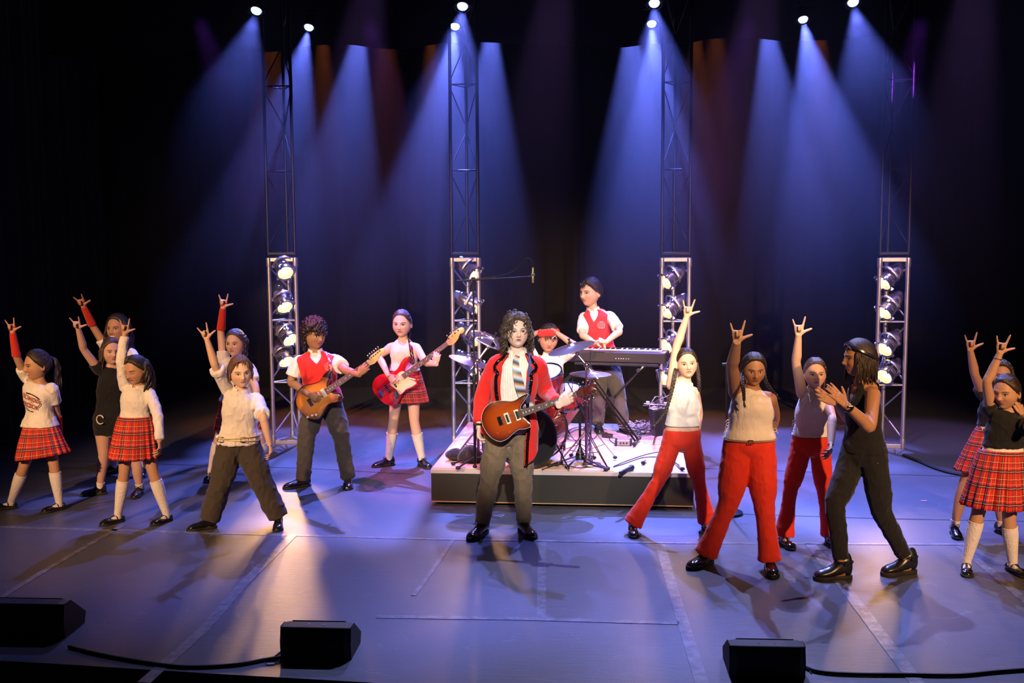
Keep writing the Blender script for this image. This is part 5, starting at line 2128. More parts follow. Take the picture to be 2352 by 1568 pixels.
P9.locks(mb, 9, .17, az=(20, 35), el=(48, 60), r=.004, out=.8, seed=20, curl=.008, cfreq=60, sides=(-1,), stiff=.4)
P9.comb(mb, [(-100, -5), (100, -5)], 190, lift=.0315, seed=49, part=1)
mb.build('hair', MATS['curly_dark_hair'], P9.th, sharp=0)
mb = MB()
mb.tube([P9.wr[0] + unit(P9.wr[0] - P9.el[0]) * k + 0 for k in (-.012, .004)], [.036, .036], 16)
mb.build('wristband', BLKC, P9.th)

# ---------------------------------------------------------------- drummer
P10 = Person('boy drummer with red bandana seated behind the kit, hands behind his head', 1.50, head=(1260, 777), neck=(1262, 812), sa=(1228, 822), sb=(1294, 822), hip=(1262, 925),
             cyaw=8, pyaw=25, hyaw=10, hpitch=12, hroll=6, headh=60, aa=(1235, 985), ab=(1296, 978), ka=(1225, 930), kb=(1330, 920), toe_a=-10, toe_b=8, Y=10.95, sitting=(-1, -1),
             ea=(1203, 778), wa=(1238, 762), eb=(1324, 796), wb=(1280, 765), sga=-1, swa=1, sgb=-1, swb=1, z0=RZ + .03, skin=(0.42, 0.22, 0.13), hair=(0.014, 0.009, 0.008), gaze=-.003)
P10.gesture(0, 'relaxed', up=(.6, .7, .1), palm=(.5, .2, 0)); P10.gesture(1, 'relaxed', up=(-.6, .7, .1), palm=(-.5, .2, 0), side=-1)
P10.body()
P10.top('shirt', WHITE, 0.0, ease=.020, sleeves=(.55, .62), hemk=.02, sr=(.070, .066), fold=.006)
P10.collar(WHITE, drop=.04)
mbs = MB(); P10.torso(mbs, -.17, .16, .012)
for i in (0, 1):
    mbs.tube([P10.hipj[i], lerp(P10.hipj[i], P10.kn[i], .72)], [.088 * P10.s, .080 * P10.s], 18)
me_build('shorts', remesh(mbs, .0085, 2, .5, P10.foldf(.004)), M_cloth('dark_red_shorts', (.30, .02, .02), .3, 9), P10.th)
TIE2 = M_plain('pale_tie', (.62, .52, .56), .6)
ribbon(P10, 'tie', TIE2, [P10.S(90, t, .028) for t in np.linspace(.95, .25, 12)], [float(np.interp(k, [0, 1, 11], [.03, .03, .055])) for k in range(12)], .004)
for i in (0, 1): P10.sock(i, SOCKW, .22); P10.shoe(i, SHOEB, 'oxford', scale=1.05)
mb = P10.hair_cap(m_hair('jet_hair', P10.haircol), .022, [(0, 46), (50, 40), (66, 26), (80, 5), (93, -8), (108, -30), (180, -44)], fuzz=.4, build=False)
P10.locks(mb, 110, .06, az=(0, 180), el=(50, 88), r=.006, out=1.0, seed=21, curl=.004)
P10.locks(mb, 7, .03, az=(0, 30), el=(18, 22), r=.005, out=.5, seed=22, curl=.003)
mb.build('hair', MATS['jet_hair'], P10.th, sharp=0)
mb = MB(); vs = []
for j, (e0, k) in enumerate(((52, .020), (44, .0265), (30, .023), (22, .012))):
    for i in range(48):
        a = 2 * pi * i / 48
        e = radians(e0 - 26 * (1 - cos(a)) / 2 + 5 * sin(a))
        d = V(cos(e) * sin(a), cos(e) * cos(a), sin(e))
        hp = head_pt(*[np.array([c]) for c in d])[0] + d * k
        vs.append(P10.hc + P10.HR @ (hp * P10.hs))
mb.add(vs, [(j * 48 + i, j * 48 + (i + 1) % 48, (j + 1) * 48 + (i + 1) % 48, (j + 1) * 48 + i) for j in range(3) for i in range(48)])
o = mb.build('bandana', M_cloth('red_bandana', (.75, .02, .02), .4, 40), P10.th); md = o.modifiers.new('thickness', 'SOLIDIFY'); md.thickness = .004
mb = MB()
cpt = [(.012, .115, .040), (.034, .108, .062), (.052, .092, .038)]
mb.tube([P10.H(*c) for c in cpt], .0018, 6)
mb.build('bandana_print', M_plain('print_white', (.8, .78, .75), .8), P10.th)

# ---------------------------------------------------------------- keyboard player
P11 = Person('boy in red school vest standing behind the keyboard with clasped hands', 1.62, head=(1355, 671), neck=(1362, 708), sa=(1338, 722), sb=(1406, 720), hip=(1384, 826),
             cyaw=-12, pyaw=-10, hyaw=-42, hpitch=4, headh=62, aa=(1374, 972), ab=(1432, 974), ka=(1376, 908), kb=(1421, 905), toe_a=5, toe_b=22,
             ea=(1337, 768), wa=(1366, 788), eb=(1423, 760), wb=(1393, 785), sga=-1, swa=-1, sgb=-1, swb=-1, z0=RZ, skin=(0.62, 0.38, 0.24), hair=(0.010, 0.008, 0.010), Y=11.6)
P11.hand_raw(P11.wr[0], (.9, -.3, .1), (.1, -.3, -.9), (.2, -.8, .2), 'cup'); P11.hand_raw(P11.wr[1], (-.9, -.3, .25), (0, .6, -.8), (0, -.6, .8), 'cup')
P11.body()
P11.top('shirt', WHITE, 0.05, ease=.014, sleeves=(.80, .78), hemk=.02, sr=(.074, .070), fold=.004)
P11.collar(WHITE, drop=.05, gap=18)
P11.shell('vest', REDV, lambda a: .0, VEE, .022, hemk=0.02, thick=.007)
P11.trousers(GREYT, (.100, .098, .080, .074, .070, .066), .14, ext=.01, fold=.008)
for i in (0, 1): P11.shoe(i, SHOEB, 'oxford', scale=1.05)
mb = P11.hair_cap(m_hair('jet_hair', P11.haircol), .022, [(0, 44), (30, 38), (50, 28), (66, 16), (80, 6), (93, -2), (108, -18), (180, -36)], fuzz=.15, build=False)
P11.locks(mb, 130, .05, az=(0, 180), el=(40, 88), r=.006, out=1.1, seed=23, grav=.5, front=.6)
mb.build('hair', MATS['jet_hair'], P11.th, sharp=0)

# ---------------------------------------------------------------- girls in red flares
def flare_girl(P, hemy, hair_kw=None, fl=None, topname='crop_top', bot=.20):
    P.body()
    tank(P, CREAM, 'crop', bot, .010, topname)
    P.trousers(REDP, fl or (.088, .085, .062, .060, .074, .092), .17, ext=.0, fold=.005, ease=.006, name='flared_trousers')


P12 = Person('girl with long braids in cream top and red flares, arm stretched high beside the riser', 1.52, head=(1577, 834), neck=(1573, 872), sa=(1542, 884), sb=(1598, 892), hip=(1566, 1008),
             cyaw=8, pyaw=5, hyaw=4, hpitch=0, hroll=-5, headh=66, aa=(1453, 1202), ab=(1624, 1196), ka=(1513, 1102), kb=(1604, 1100), toe_a=2, toe_b=20,
             ea=(1553, 800), wa=(1577, 728), eb=(1605, 945), wb=(1601, 995), sga=-1, swa=-1, sgb=1, swb=1, skin=(0.68, 0.42, 0.28), hair=(0.028, 0.016, 0.010))
P12.gesture(0, 'horns', up=(.16, 0, 1)); P12.gesture(1, 'relaxed', palm=(-1, 0, 0), side=-1)
flare_girl(P12, 1185, bot=.24)
for i in (0, 1): P12.sock(i, SOCKW, .25); P12.shoe(i, SHOEB, 'mary')
hm = P12.hair_cap(m_hair('brown_black_hair', P12.haircol, .35), .010, build=False)
P12.comb(hm, [(-122, -10), (122, -10)], 240, lift=.0105, seed=45, part=1)
hm.build('hair', MATS['brown_black_hair'], P12.th, sharp=0)
w_ = lambda x, y, dy: np.array(W(x, y, P12.Y + dy))
P12.braid('braid', MATS['brown_black_hair'], [P12.H(-.07, -.045, -.01), w_(1550, 862, -.10), w_(1541, 905, -.16), w_(1528, 945, -.19), w_(1508, 972, -.20)], .016, .008)
P12.braid('braid', MATS['brown_black_hair'], [P12.H(.075, -.04, -.0), w_(1603, 855, -.02), w_(1606, 885, -.03), w_(1604, 925, .10)], .016, .009)
mb = MB()
for sg in (-1, 1):
    mb.ellipsoid(P12.H(.080 * sg, -.008, -.040), (.004, .004, .007), None, 8, 6)
mb.build('earrings', CHROME, P12.th)

P13 = Person('girl with two short braids in cream top and red flares standing nearest the front', 1.60, head=(1731, 848), neck=(1729, 890), sa=(1690, 900), sb=(1772, 906), hip=(1721, 1022),
             cyaw=4, pyaw=2, hyaw=3, hpitch=10, headh=72, aa=(1622, 1272), ab=(1768, 1285), ka=(1674, 1152), kb=(1755, 1156), toe_a=-45, toe_b=-2,
             ea=(1682, 842), wa=(1692, 788), eb=(1779, 955), wb=(1765, 1010), sga=-1, swa=-1, sgb=1, swb=1, skin=(0.36, 0.175, 0.085), hair=(0.012, 0.008, 0.008), girth=1.12, hipw=1.06, limb=1.10, shw=.17)
P13.gesture(0, 'horns', up=(.06, 0, 1)); P13.gesture(1, 'relaxed', palm=(-1, 0, 0), side=-1)
flare_girl(P13, 1272, bot=.13, fl=(.096, .090, .068, .060, .066, .078))
ribbon(P13, 'belt', M_plain('tan_belt', (.45, .30, .18), .5), [P13.S(a, .115, .018) for a in range(0, 361, 12)], .022, .004)
mb = MB(); c = P13.S(94, .115, .026); mb.tube([c + V(x * .016, -.002, z * .014) for x, z in ((-1, -1), (1, -1), (1, 1), (-1, 1), (-1, -1))], .0028, 6); mb.build('buckle', CHROME, P13.th)
for i in (0, 1): P13.sock(i, SOCKW, .18); P13.shoe(i, SHOEB, 'chunky', scale=1.08)
hm = P13.hair_cap(m_hair('jet_hair', P13.haircol), .013, build=False)
P13.comb(hm, [(-105, -10), (110, -10)], 240, lift=.0135, seed=46, part=1)
hm.build('hair', MATS['jet_hair'], P13.th, sharp=0)
w_ = lambda x, y, dy: np.array(W(x, y, P13.Y + dy))
P13.braid('braid', MATS['jet_hair'], [P13.H(-.073, -.02, -.02), w_(1705, 878, -.13), w_(1708, 900, -.17), w_(1709, 918, -.185)], .014, .008)
P13.braid('braid', MATS['jet_hair'], [P13.H(.073, -.03, -.02), w_(1757, 872, -.03), w_(1768, 890, -.03), w_(1784, 908, .04)], .015, .008)

P14 = Person('girl in cream laced top and red flares standing beside the person in black', 1.52, head=(1872, 857), neck=(1871, 892), sa=(1842, 903), sb=(1902, 912), hip=(1863, 1022),
             cyaw=4, pyaw=2, hyaw=-4, hpitch=2, headh=66, aa=(1801, 1228), ab=(1908, 1226), ka=(1816, 1123), kb=(1892, 1125), toe_a=12, toe_b=12,
             ea=(1829, 835), wa=(1834, 772), eb=(1911, 962), wb=(1908, 1018), skin=(0.66, 0.40, 0.27), hair=(0.05, 0.028, 0.018), gaze=.003)
P14.gesture(0, 'horns', up=(.03, 0, 1)); P14.gesture(1, 'relaxed', palm=(-1, 0, 0), side=-1)
flare_girl(P14, 1215, bot=.18)
for i in (0, 1): P14.sock(i, SOCKW, .2); P14.shoe(i, SHOEB, 'mary')
hm = P14.hair_cap(m_hair('light_brown_hair', P14.haircol), .010, build=False)
P14.locks(hm, 34, .17, az=(120, 150), el=(-20, 5), r=.008, out=.9, seed=24, sides=(1,), curl=.003)
P14.comb(hm, [(-135, -10), (135, -10)], 240, lift=.0105, seed=47, part=1)
hm.build('hair', MATS['light_brown_hair'], P14.th, sharp=0)
# laces at the sides of the laced tops
for PP in (P13, P14):
    for a in (4, 176):
        m = MB()
        for k in range(5):
            t = .24 + k * .05
            c = PP.S(a, t, .016)
            sg = 1 if a < 90 else -1
            m.tube([c, c + V(sg * .014, -.012, .006), c + V(sg * .026, -.008, -.012)], .0028, 5, smooth=3)
        m.build('side_lacing', CREAM, PP.th)

# ---------------------------------------------------------------- person in black clapping
P15 = Person('person in black tank top, trousers and boots with a headband, clapping while striding left', 1.72, head=(1972, 822), neck=(1981, 874), sa=(1962, 886), sb=(2008, 893), hip=(1985, 1040),
             cyaw=-58, pyaw=-45, hyaw=-80, hpitch=2, headh=78, aa=(1934, 1302), ab=(2084, 1290), ka=(1918, 1160), kb=(2024, 1172), toe_a=-80, toe_b=-72,
             ea=(1948, 958), wa=(1921, 926), eb=(1998, 980), wb=(1944, 931), sga=1, swa=-1, sgb=-1, swb=-1, skin=(0.42, 0.21, 0.11), hair=(0.022, 0.012, 0.009), girth=.86, hipw=.90, limb=1.12, shw=.16)
P15.hand_raw(P15.wr[0], np.array(W(1864, 897, P15.wr[0][1] - .02)) - P15.wr[0], (.25, -.9, .45), (-.1, 0, 1), 'flat')
P15.hand_raw(P15.wr[1], np.array(W(1892, 876, P15.wr[1][1] - .0)) - P15.wr[1], (-.45, .75, -.35), (.3, 0, 1), 'flat')
P15.body()
tank(P15, BLKC, 'scoop', .02, .008, 'tank_top', hemk=0.0)
P15.trousers(M_cloth('black_denim', (.012, .012, .013), .35, 8), (.090, .088, .070, .064, .058, .052), .22, ext=-.06, fold=.007)
for i in (0, 1): P15.shoe(i, BOOTM, 'boot', scale=1.0, name='boot')
mb = P15.hair_cap(m_hair('dark_bob_hair', P15.haircol, .45), .016, build=False)
P15.locks(mb, 420, .135, az=(60, 180), el=(-22, 30), r=.0055, out=.30, seed=25, curl=.002, jitter=.10)
mb.build('hair', MATS['dark_bob_hair'], P15.th, sharp=0)
mb = MB(); vs = []
for j, (de, k) in enumerate(((3, .019), (1, .024), (-3, .024), (-5, .019))):
    for i in range(48):
        a = 2 * pi * i / 48
        e = radians(46 + de - 52 * (1 - cos(a)) / 2)
        d = V(cos(e) * sin(a), cos(e) * cos(a), sin(e))
        hp = head_pt(*[np.array([c]) for c in d])[0] + d * k
        vs.append(P15.hc + P15.HR @ (hp * P15.hs))
mb.add(vs, [(j * 48 + i, j * 48 + (i + 1) % 48, (j + 1) * 48 + (i + 1) % 48, (j + 1) * 48 + i) for j in range(3) for i in range(48)])
o = mb.build('headband', M_plain('dark_satin', (.02, .02, .03), .25), P15.th); md = o.modifiers.new('thickness', 'SOLIDIFY'); md.thickness = .004
mb = MB()
u = unit(P15.wr[1] - P15.el[1])
mb.tube([P15.wr[1] - u * .035, P15.wr[1] - u * .015], [.0345, .0335], 16)
mb.box(P15.wr[1] - u * .025 + V(.0, -.033, .012), (.036, .012, .036), frame_z((0, 0, 0), V(.1, -1, .3))[:3, :3], bev=.004)
mb.build('watch', M_plain('black_watch', (.01, .01, .01), .2), P15.th)

# ---------------------------------------------------------------- right edge girls
P16 = Person('dark curly-haired girl in black T-shirt and tartan skirt half hidden at the right edge', 1.48, head=(2298, 862), neck=(2293, 897), sa=(2258, 906), sb=(2322, 912), hip=(2282, 1010),
             cyaw=-4, pyaw=0, hyaw=-12, headh=60, aa=(2192, 1206), ab=(2300, 1204), ka=(2212, 1122), kb=(2292, 1125), toe_a=-8, toe_b=20,
             ea=(2240, 862), wa=(2229, 806), eb=(2335, 968), wb=(2338, 1020), skin=(0.44, 0.24, 0.15), hair=(0.02, 0.014, 0.012))
P16.gesture(0, 'horns', up=(0.0, 0, 1)); P16.gesture(1, 'relaxed', palm=(-1, 0, 0), side=-1)
P16.body()
P16.top('undershirt', WHITE, .14, .6, ease=.008, hemk=.02, fold=.002)
P16.top('t_shirt', BLKC, 0.30, ease=.018, sleeves=(.35, .5), hemk=.05, sr=(.068, .066))
P16.skirt(PLAID, .26, hem=(2270, 1080), hw=.25, hd=.20)
for i in (0, 1): P16.sock(i, SOCKW, .12); P16.shoe(i, SHOEB, 'oxford')
mb = P16.hair_cap(m_hair('black_hair', P16.haircol), .018, fuzz=.4, build=False)
P16.locks(mb, 170, .13, az=(60, 180), el=(-10, 70), r=.007, out=.9, seed=26, curl=.011, cfreq=90)
mb.build('hair', MATS['black_hair'], P16.th, sharp=0)

P17 = Person('girl in black blouse and tartan skirt at the right edge, one hand at her neck', 1.45, head=(2311, 900), neck=(2318, 938), sa=(2277, 944), sb=(2350, 960), hip=(2300, 1058),
             cyaw=-14, pyaw=-5, hyaw=-48, hpitch=8, headh=70, aa=(2220, 1288), ab=(2326, 1290), ka=(2246, 1180), kb=(2318, 1194), toe_a=-18, toe_b=15,
             ea=(2267, 880), wa=(2296, 813), eb=(2374, 985), wb=(2345, 946), sgb=-1, swb=-1, skin=(0.50, 0.28, 0.17), hair=(0.03, 0.018, 0.014), smile=False)
P17.gesture(0, 'horns', up=(.18, 0, 1)); P17.wr[1] = np.array(W(2350, 955, P17.neck[1] - .05))
P17.gesture(1, 'relaxed', up=(-.30, .05, 1), palm=(-.6, .6, 0), side=-1)
P17.body()
P17.top('undershirt', WHITE, .18, .6, ease=.010, hemk=.0, fold=.002)
P17.top('blouse', BLKC, 0.28, ease=.024, sleeves=(.32, .55), hemk=.06, sr=(.070, .070), fold=.008)
P17.skirt(PLAID, .22, hem=(2289, 1160), hw=.235, hd=.19, e0=.026)
for i in (0, 1): P17.sock(i, SOCKW, .82); P17.shoe(i, SHOEB, 'mary')
mb = P17.hair_cap(m_hair('brown_black_hair', P17.haircol), .010, build=False)
P17.locks(mb, 40, .20, az=(165, 180), el=(-12, 5), r=.009, out=.9, seed=27, curl=.003)
P17.comb(mb, [(174, -2)], 220, lift=.0105, seed=48)
mb.build('hair', MATS['brown_black_hair'], P17.th, sharp=0)
mb = MB(); u = unit(P17.wr[0] - P17.el[0]); c = P17.wr[0] - u * .03
sdv = unit(np.cross(u, V(0, 1, 0))); ot = np.cross(u, sdv)
mb.tube([c + (sdv * cos(a) + ot * sin(a)) * .030 for a in np.linspace(0, 2 * pi, 20)], .0022, 6, cap=False)
mb.build('bracelet', CHROME, P17.th)
# ================================================================ guitars
def m_burst(name, inner, mid, outer, sx, sy, streak=0.5):
    t = NT(name)
    uv = t.n('ShaderNodeTexCoord').outputs['UV']
    sp = t.n('ShaderNodeSeparateXYZ'); t.link(uv, sp.inputs[0])
    a = t.math('DIVIDE', t.math('ADD', sp.outputs[0], -.055), sx)
    b = t.math('DIVIDE', sp.outputs[1], sy)
    a2 = t.math('POWER', t.math('ABSOLUTE', a), 2.4)
    b2 = t.math('POWER', t.math('ABSOLUTE', b), 2.4)
    r = t.math('ADD', a2, b2)
    mp = t.n('ShaderNodeMapping'); mp.inputs['Scale'].default_value = (1.5, 14, 1); t.link(uv, mp.inputs[0])
    nz = t.noise(5, 4, mp.outputs[0], .6)
    c = t.ramp(r, [(0.0, inner), (0.30, mid), (0.70, outer), (0.95, tuple(v * .25 for v in outer))])
    c = t.mix(t.math('MULTIPLY', nz, streak), c, mid)
    c2 = t.mix(t.math('GREATER_THAN', r, 1.02), c, tuple(v * .25 for v in outer))
    t.base(c2)
    t.set(Roughness=.25)
    t.b.inputs['Coat Weight'].default_value = 1.0
    t.b.inputs['Coat Roughness'].default_value = 0.05
    return t.mat


S_OUT = [(-.168, .0), (-.155, .075), (-.10, .140), (-.03, .158), (.04, .132), (.09, .112), (.13, .118), (.175, .140), (.225, .138), (.238, .118), (.205, .082), (.160, .055), (.142, .030),
         (.142, -.028), (.158, -.050), (.188, -.085), (.190, -.120), (.165, -.140), (.12, -.125), (.075, -.108), (.03, -.122), (-.03, -.155), (-.09, -.155), (-.145, -.095)]
B_OUT = [(-.190, .02), (-.180, .09), (-.12, .150), (-.04, .162), (.05, .125), (.12, .100), (.17, .108), (.24, .140), (.300, .140), (.315, .118), (.27, .082), (.215, .055), (.195, .030),
         (.195, -.028), (.205, -.050), (.235, -.085), (.250, -.115), (.225, -.150), (.17, -.150), (.10, -.130), (.03, -.140), (-.05, -.175), (-.12, -.165), (-.172, -.090)]
P_OUT = [(-.165, .0), (-.152, .080), (-.10, .140), (-.03, .158), (.04, .140), (.09, .118), (.13, .115), (.175, .128), (.222, .132), (.226, .118), (.185, .085), (.150, .058), (.138, .030),
         (.138, -.028), (.150, -.050), (.160, -.075), (.172, -.100), (.160, -.122), (.12, -.122), (.075, -.112), (.03, -.126), (-.03, -.152), (-.09, -.150), (-.142, -.092)]


def prism_uv(mb, ol, depth, M, mat=0, edge=0.0):
    k0 = mb.n
    mb.prism(ol, depth, M, mat, edge)
    v = mb.v[-1]
    loc = (v - M[:3, 3]) @ M[:3, :3]
    mb.uv[-1] = loc[:, :2] / np.linalg.norm(M[:3, 0])


def guitar(name, label, bridge, nut, Y0, Y1, scale, outline, topmat, sidemat, neckmat, boardmat, head, npeg, pickguard=None, pickups=(), nf=21, inlay='dot', strings=6, face=None):
    p0 = np.array(W(bridge[0], bridge[1], Y0)); p1 = np.array(W(nut[0], nut[1], Y1))
    x = unit(p1 - p0)
    L = np.linalg.norm(p1 - p0)
    z = V(0, -1, .10) if face is None else V(*face)
    z = unit(z - x * np.dot(z, x))
    y = np.cross(z, x)
    k = L / scale
    M = frame(p0, x, y, z)
    Mk = M.copy(); Mk[:3, :3] *= k
    th = thing(name, label, 'guitar' if strings == 6 else 'bass guitar', tuple(p0))
    off = lambda zz: (lambda Q: Q)(np.array([[1, 0, 0, 0], [0, 1, 0, 0], [0, 0, 1, zz], [0, 0, 0, 1.0]]))
    ol = spline2(outline, 7)
    mb = MB()
    MM = Mk @ off(-.022)
    prism_uv(mb, ol, .044, MM, 0, .007)
    # darker rim: side faces use slot 1
    nface = len(mb.f)
    o = mb.build('body', [topmat, sidemat], th, True, None, None, 40)
    o.data.polygons.foreach_set('material_index', [0 if len(p.vertices) > 4 else 1 for p in o.data.polygons])
    B = lambda c, s_: (TP(Mk, *c), tuple(q * k for q in s_))
    # neck and board
    xs = outline[12][0] - .045
    mb = MB()
    vs = []
    for (xx, w, zt, zb) in ((xs, .056, .0, -.024), (scale, .043, .0, -.020)):
        for (yy, zz) in ((-w / 2, zt), (w / 2, zt), (w / 2, lerp(zt, zb, .6)), (0, zb), (-w / 2, lerp(zt, zb, .6))):
            vs.append(TP(Mk, xx, yy, zz + .004))
    mb.add(vs, [(0, 1, 6, 5), (1, 2, 7, 6), (2, 3, 8, 7), (3, 4, 9, 8), (4, 0, 5, 9), (4, 3, 2, 1, 0), (5, 6, 7, 8, 9)])
    nk = mb.build('neck', neckmat, th, True, None, None, 30)
    mb = MB(); vs = []
    for zz in (.004, .009):
        for xx, w in ((xs, .056), (scale, .043)):
            vs += [TP(Mk, xx, -w / 2, zz), TP(Mk, xx, w / 2, zz)]
    mb.add(vs, [(4, 5, 7, 6)[::-1], (0, 1, 5, 4), (2, 6, 7, 3), (0, 4, 6, 2), (1, 3, 7, 5)])
    fb = mb.build('fretboard', boardmat, nk, False)
    mb = MB(); fx = []
    for q in range(1, nf + 1):
        xx = scale - (scale - scale / 2 ** (q / 12))
        fx.append(xx)
        if xx < xs: break
        w = np.interp(xx, [xs, scale], [.056, .043])
        mb.box(*B((xx, 0, .0098), (.0028, w, .002)), Mk[:3, :3] / k)
    mb.box(*B((scale, 0, .010), (.004, .043, .006)), Mk[:3, :3] / k)
    mb.build('frets', M_plain('fret_wire', (.72, .70, .66), .25, .8), nk, False)
    mb = MB()
    prev = scale
    for q, xx in enumerate(fx, 1):
        if q in (3, 5, 7, 9, 12, 15, 17, 19, 21) and xx > xs + .01:
            cx = (xx + (fx[q - 2] if q > 1 else scale)) / 2
            if inlay == 'dot':
                mb.lathe([(.0045 * k, 0), (.0045 * k, .001)], 12, Mk_rigid(M, TP(Mk, cx, 0, .009)))
            else:   # little bird-like wings
                s_ = .011
                ol2 = [(-1, .3), (-.3, .1), (0, .9), (.25, .15), (1, .5), (.35, -.2), (.1, -.9), (-.2, -.25)]
                mb.prism([(a * s_ * k, b * s_ * k) for a, b in ol2], .0012 * k, Mk_rigid(M, TP(Mk, cx, 0, .0096)))
    if mb.n: mb.build('inlays', M_plain('pearl_inlay', (.85, .82, .76), .25), nk, False)
    # headstock
    mb = MB()
    prism_uv(mb, spline2([(scale + a, b) for a, b in head], 5), .015, Mk @ off(-.004), 0, .002)
    hs = mb.build('headstock', npeg[1], th, True, None, None, 40)
    for (px_, py_, sg) in npeg[0]:
        mb = MB()
        mb.lathe([(.005 * k, 0), (.005 * k, .012 * k), (.003 * k, .014 * k)], 12, Mk_rigid(M, TP(Mk, scale + px_, py_, .004)))
        mb.lathe([(.0095 * k, 0), (.0085 * k, .003 * k)], 14, Mk_rigid(M, TP(Mk, scale + px_, py_, .0035)))
        e = TP(Mk, scale + px_, py_ + sg * .030, -.006)
        mb.tube([TP(Mk, scale + px_, py_, -.006), e], .003 * k, 6)
        mb.ellipsoid(TP(Mk, scale + px_, py_ + sg * .036, -.006), (.009 * k, .009 * k, .004 * k), Mk[:3, :3] / k, 12, 8)
        mb.build('tuner', CHROME, hs)
    # hardware
    if pickguard:
        mb = MB(); prism_uv(mb, spline2(pickguard, 5), .0025, Mk @ off(.0016))
        mb.build('pickguard', M_plain('cream_pickguard', (.78, .66, .40), .35), th, False)
    for (cx, w, h_, rot, style) in pickups:
        mb = MB()
        R3 = (Mk[:3, :3] / k) @ np.array(Matrix.Rotation(rot, 3, 'Z'))
        if style == 'bar':
            mb.box(TP(Mk, cx, 0, .006), (w * k, h_ * k, .012 * k), R3, bev=.003)
            mb.build('pickup', M_plain('cream_plastic', (.80, .74, .58), .35), th, True)
        elif style == 'black':
            mb.box(TP(Mk, cx, 0, .006), (w * k, h_ * k, .012 * k), R3, bev=.003)
            mb.build('pickup', M_plain('black_plastic', (.015, .015, .015), .3), th, True)
        else:
            mb.box(TP(Mk, cx, 0, .004), (w * k, h_ * k, .008 * k), R3, bev=.002)
            pk = mb.build('pickup', M_plain('cream_plastic', (.80, .74, .58), .35), th, True)
            mb = MB()
            mb.box(TP(Mk, cx, 0, .009), (w * .42 * k, h_ * .72 * k, .004 * k), R3)
            mb.build('coil', M_plain('black_plastic', (.015, .015, .015), .3), pk)
    mb = MB()
    mb.box(*B((-.004, 0, .007), (.034, .070, .010)), Mk[:3, :3] / k, bev=.002)
    for q in range(strings):
        yy = lerp(-.028, .028, q / (strings - 1))
        mb.box(*B((-.002, yy, .014), (.026, .007, .008)), Mk[:3, :3] / k, bev=.001)
    mb.build('bridge', CHROME, th)
    mb = MB()
    for q in range(strings):
        a = lerp(-.026, .026, q / (strings - 1)); b = lerp(-.018, .018, q / (strings - 1))
        mb.tube([TP(Mk, 0, a, .017), TP(Mk, scale, b, .013), TP(Mk, scale + .06, b * 1.1, .008)], (.0008 if strings == 6 else .0013) * k, 5)
    mb.build('strings', M_plain('steel_string', (.75, .72, .68), .3, .9), th)
    return th, Mk, k


def Mk_rigid(M, c):
    Q = M.copy()
    Q[:3, 3] = c
    return Q


MAPLE = M_plain('maple', (.78, .52, .20), .3, 0, .08, .6)
MAPLE2 = M_plain('amber_maple', (.72, .36, .12), .3, 0, .08, .6)
ROSE = M_plain('rosewood', (.11, .055, .035), .5, 0, .25)
DARKW = M_plain('oxblood_headstock', (.09, .012, .010), .2, 0, .1, .8)
SIDEB = M_plain('black_gloss_rim', (.012, .008, .006), .15, 0, 0, .8)
ST_HEAD = [(-.004, -.021), (-.004, .021), (.02, .024), (.06, .040), (.155, .042), (.185, .030), (.188, .006), (.165, -.006), (.14, .002), (.10, -.020), (.05, -.034), (.02, -.030)]
G7, K7, k7 = guitar('electric_guitar', 'sunburst electric guitar with maple headstock held by the boy in the red vest', (714, 923), (846, 833), P7.Y - .24, P7.Y - .32, .648,
                    [(a * 1.13 + .05, b) for a, b in S_OUT], m_burst('brown_sunburst', (.75, .30, .045), (.62, .20, .03), (.07, .02, .01), .245, .165), SIDEB, MAPLE, ROSE, ST_HEAD,
                    ([(.028 + .024 * q, .022 + .0015 * q, 1) for q in range(6)], MAPLE), pickups=((.152, .036, .078, 0, 'bar'), (.106, .016, .074, 0, 'bar'), (.058, .018, .070, -.15, 'bar')))
BHEAD = [(-.004, -.021), (-.004, .021), (.02, .028), (.06, .050), (.17, .055), (.215, .040), (.222, .006), (.19, -.012), (.16, -.002), (.11, -.030), (.05, -.044), (.02, -.036)]
PG = [(.20, .022), (.17, .055), (.10, .055), (.03, .045), (.00, .020), (.008, -.02), (.02, -.06), (.02, -.12), (.055, -.128), (.10, -.118), (.17, -.132), (.225, -.132), (.215, -.095), (.19, -.06), (.20, -.025)]
PG = [(a * 1.03 + .126, b) for a, b in PG]
G8, K8, k8 = guitar('bass_guitar', 'red bass guitar with cream pickguard held by the girl in the white vest top', (877, 902), (1028, 788), P8.Y - .22, P8.Y - .30, .864,
                    [(a * 1.03 + .126, b) for a, b in B_OUT], M_plain('candy_red_lacquer', (.50, .008, .008), .18, .2, 0, 1.0), M_plain('candy_red_lacquer', (.5, .008, .008), .18), MAPLE2, ROSE, BHEAD,
                    ([(.04 + .042 * q, .030 + .003 * q, 1) for q in range(4)], MAPLE2), pickguard=PG, pickups=((.165, .018, .090, 0, 'black'), (.078, .018, .095, 0, 'black')), nf=20, strings=4)
mb = MB()
ctl = np.array([[-.02, -.062], [.02, -.062], [.004, -.140], [-.075, -.142], [-.085, -.130], [-.03, -.110]]) + np.array([.125, 0])
mb.prism(ctl, .003, K8 @ np.array(Matrix.Translation((0, 0, .0022))))
cp = mb.build('control_plate', CHROME, G8, False)
for (a, b) in ((.120, -.080), (.107, -.106), (.080, -.126)):
    mb = MB(); mb.lathe([(.011 * k8, 0), (.010 * k8, .016 * k8), (.004 * k8, .017 * k8)], 16, Mk_rigid(frame(V(0, 0, 0), K8[:3, 0], K8[:3, 1], K8[:3, 2]), TP(K8, a, b, .003)))
    mb.build('knob', CHROME, cp)
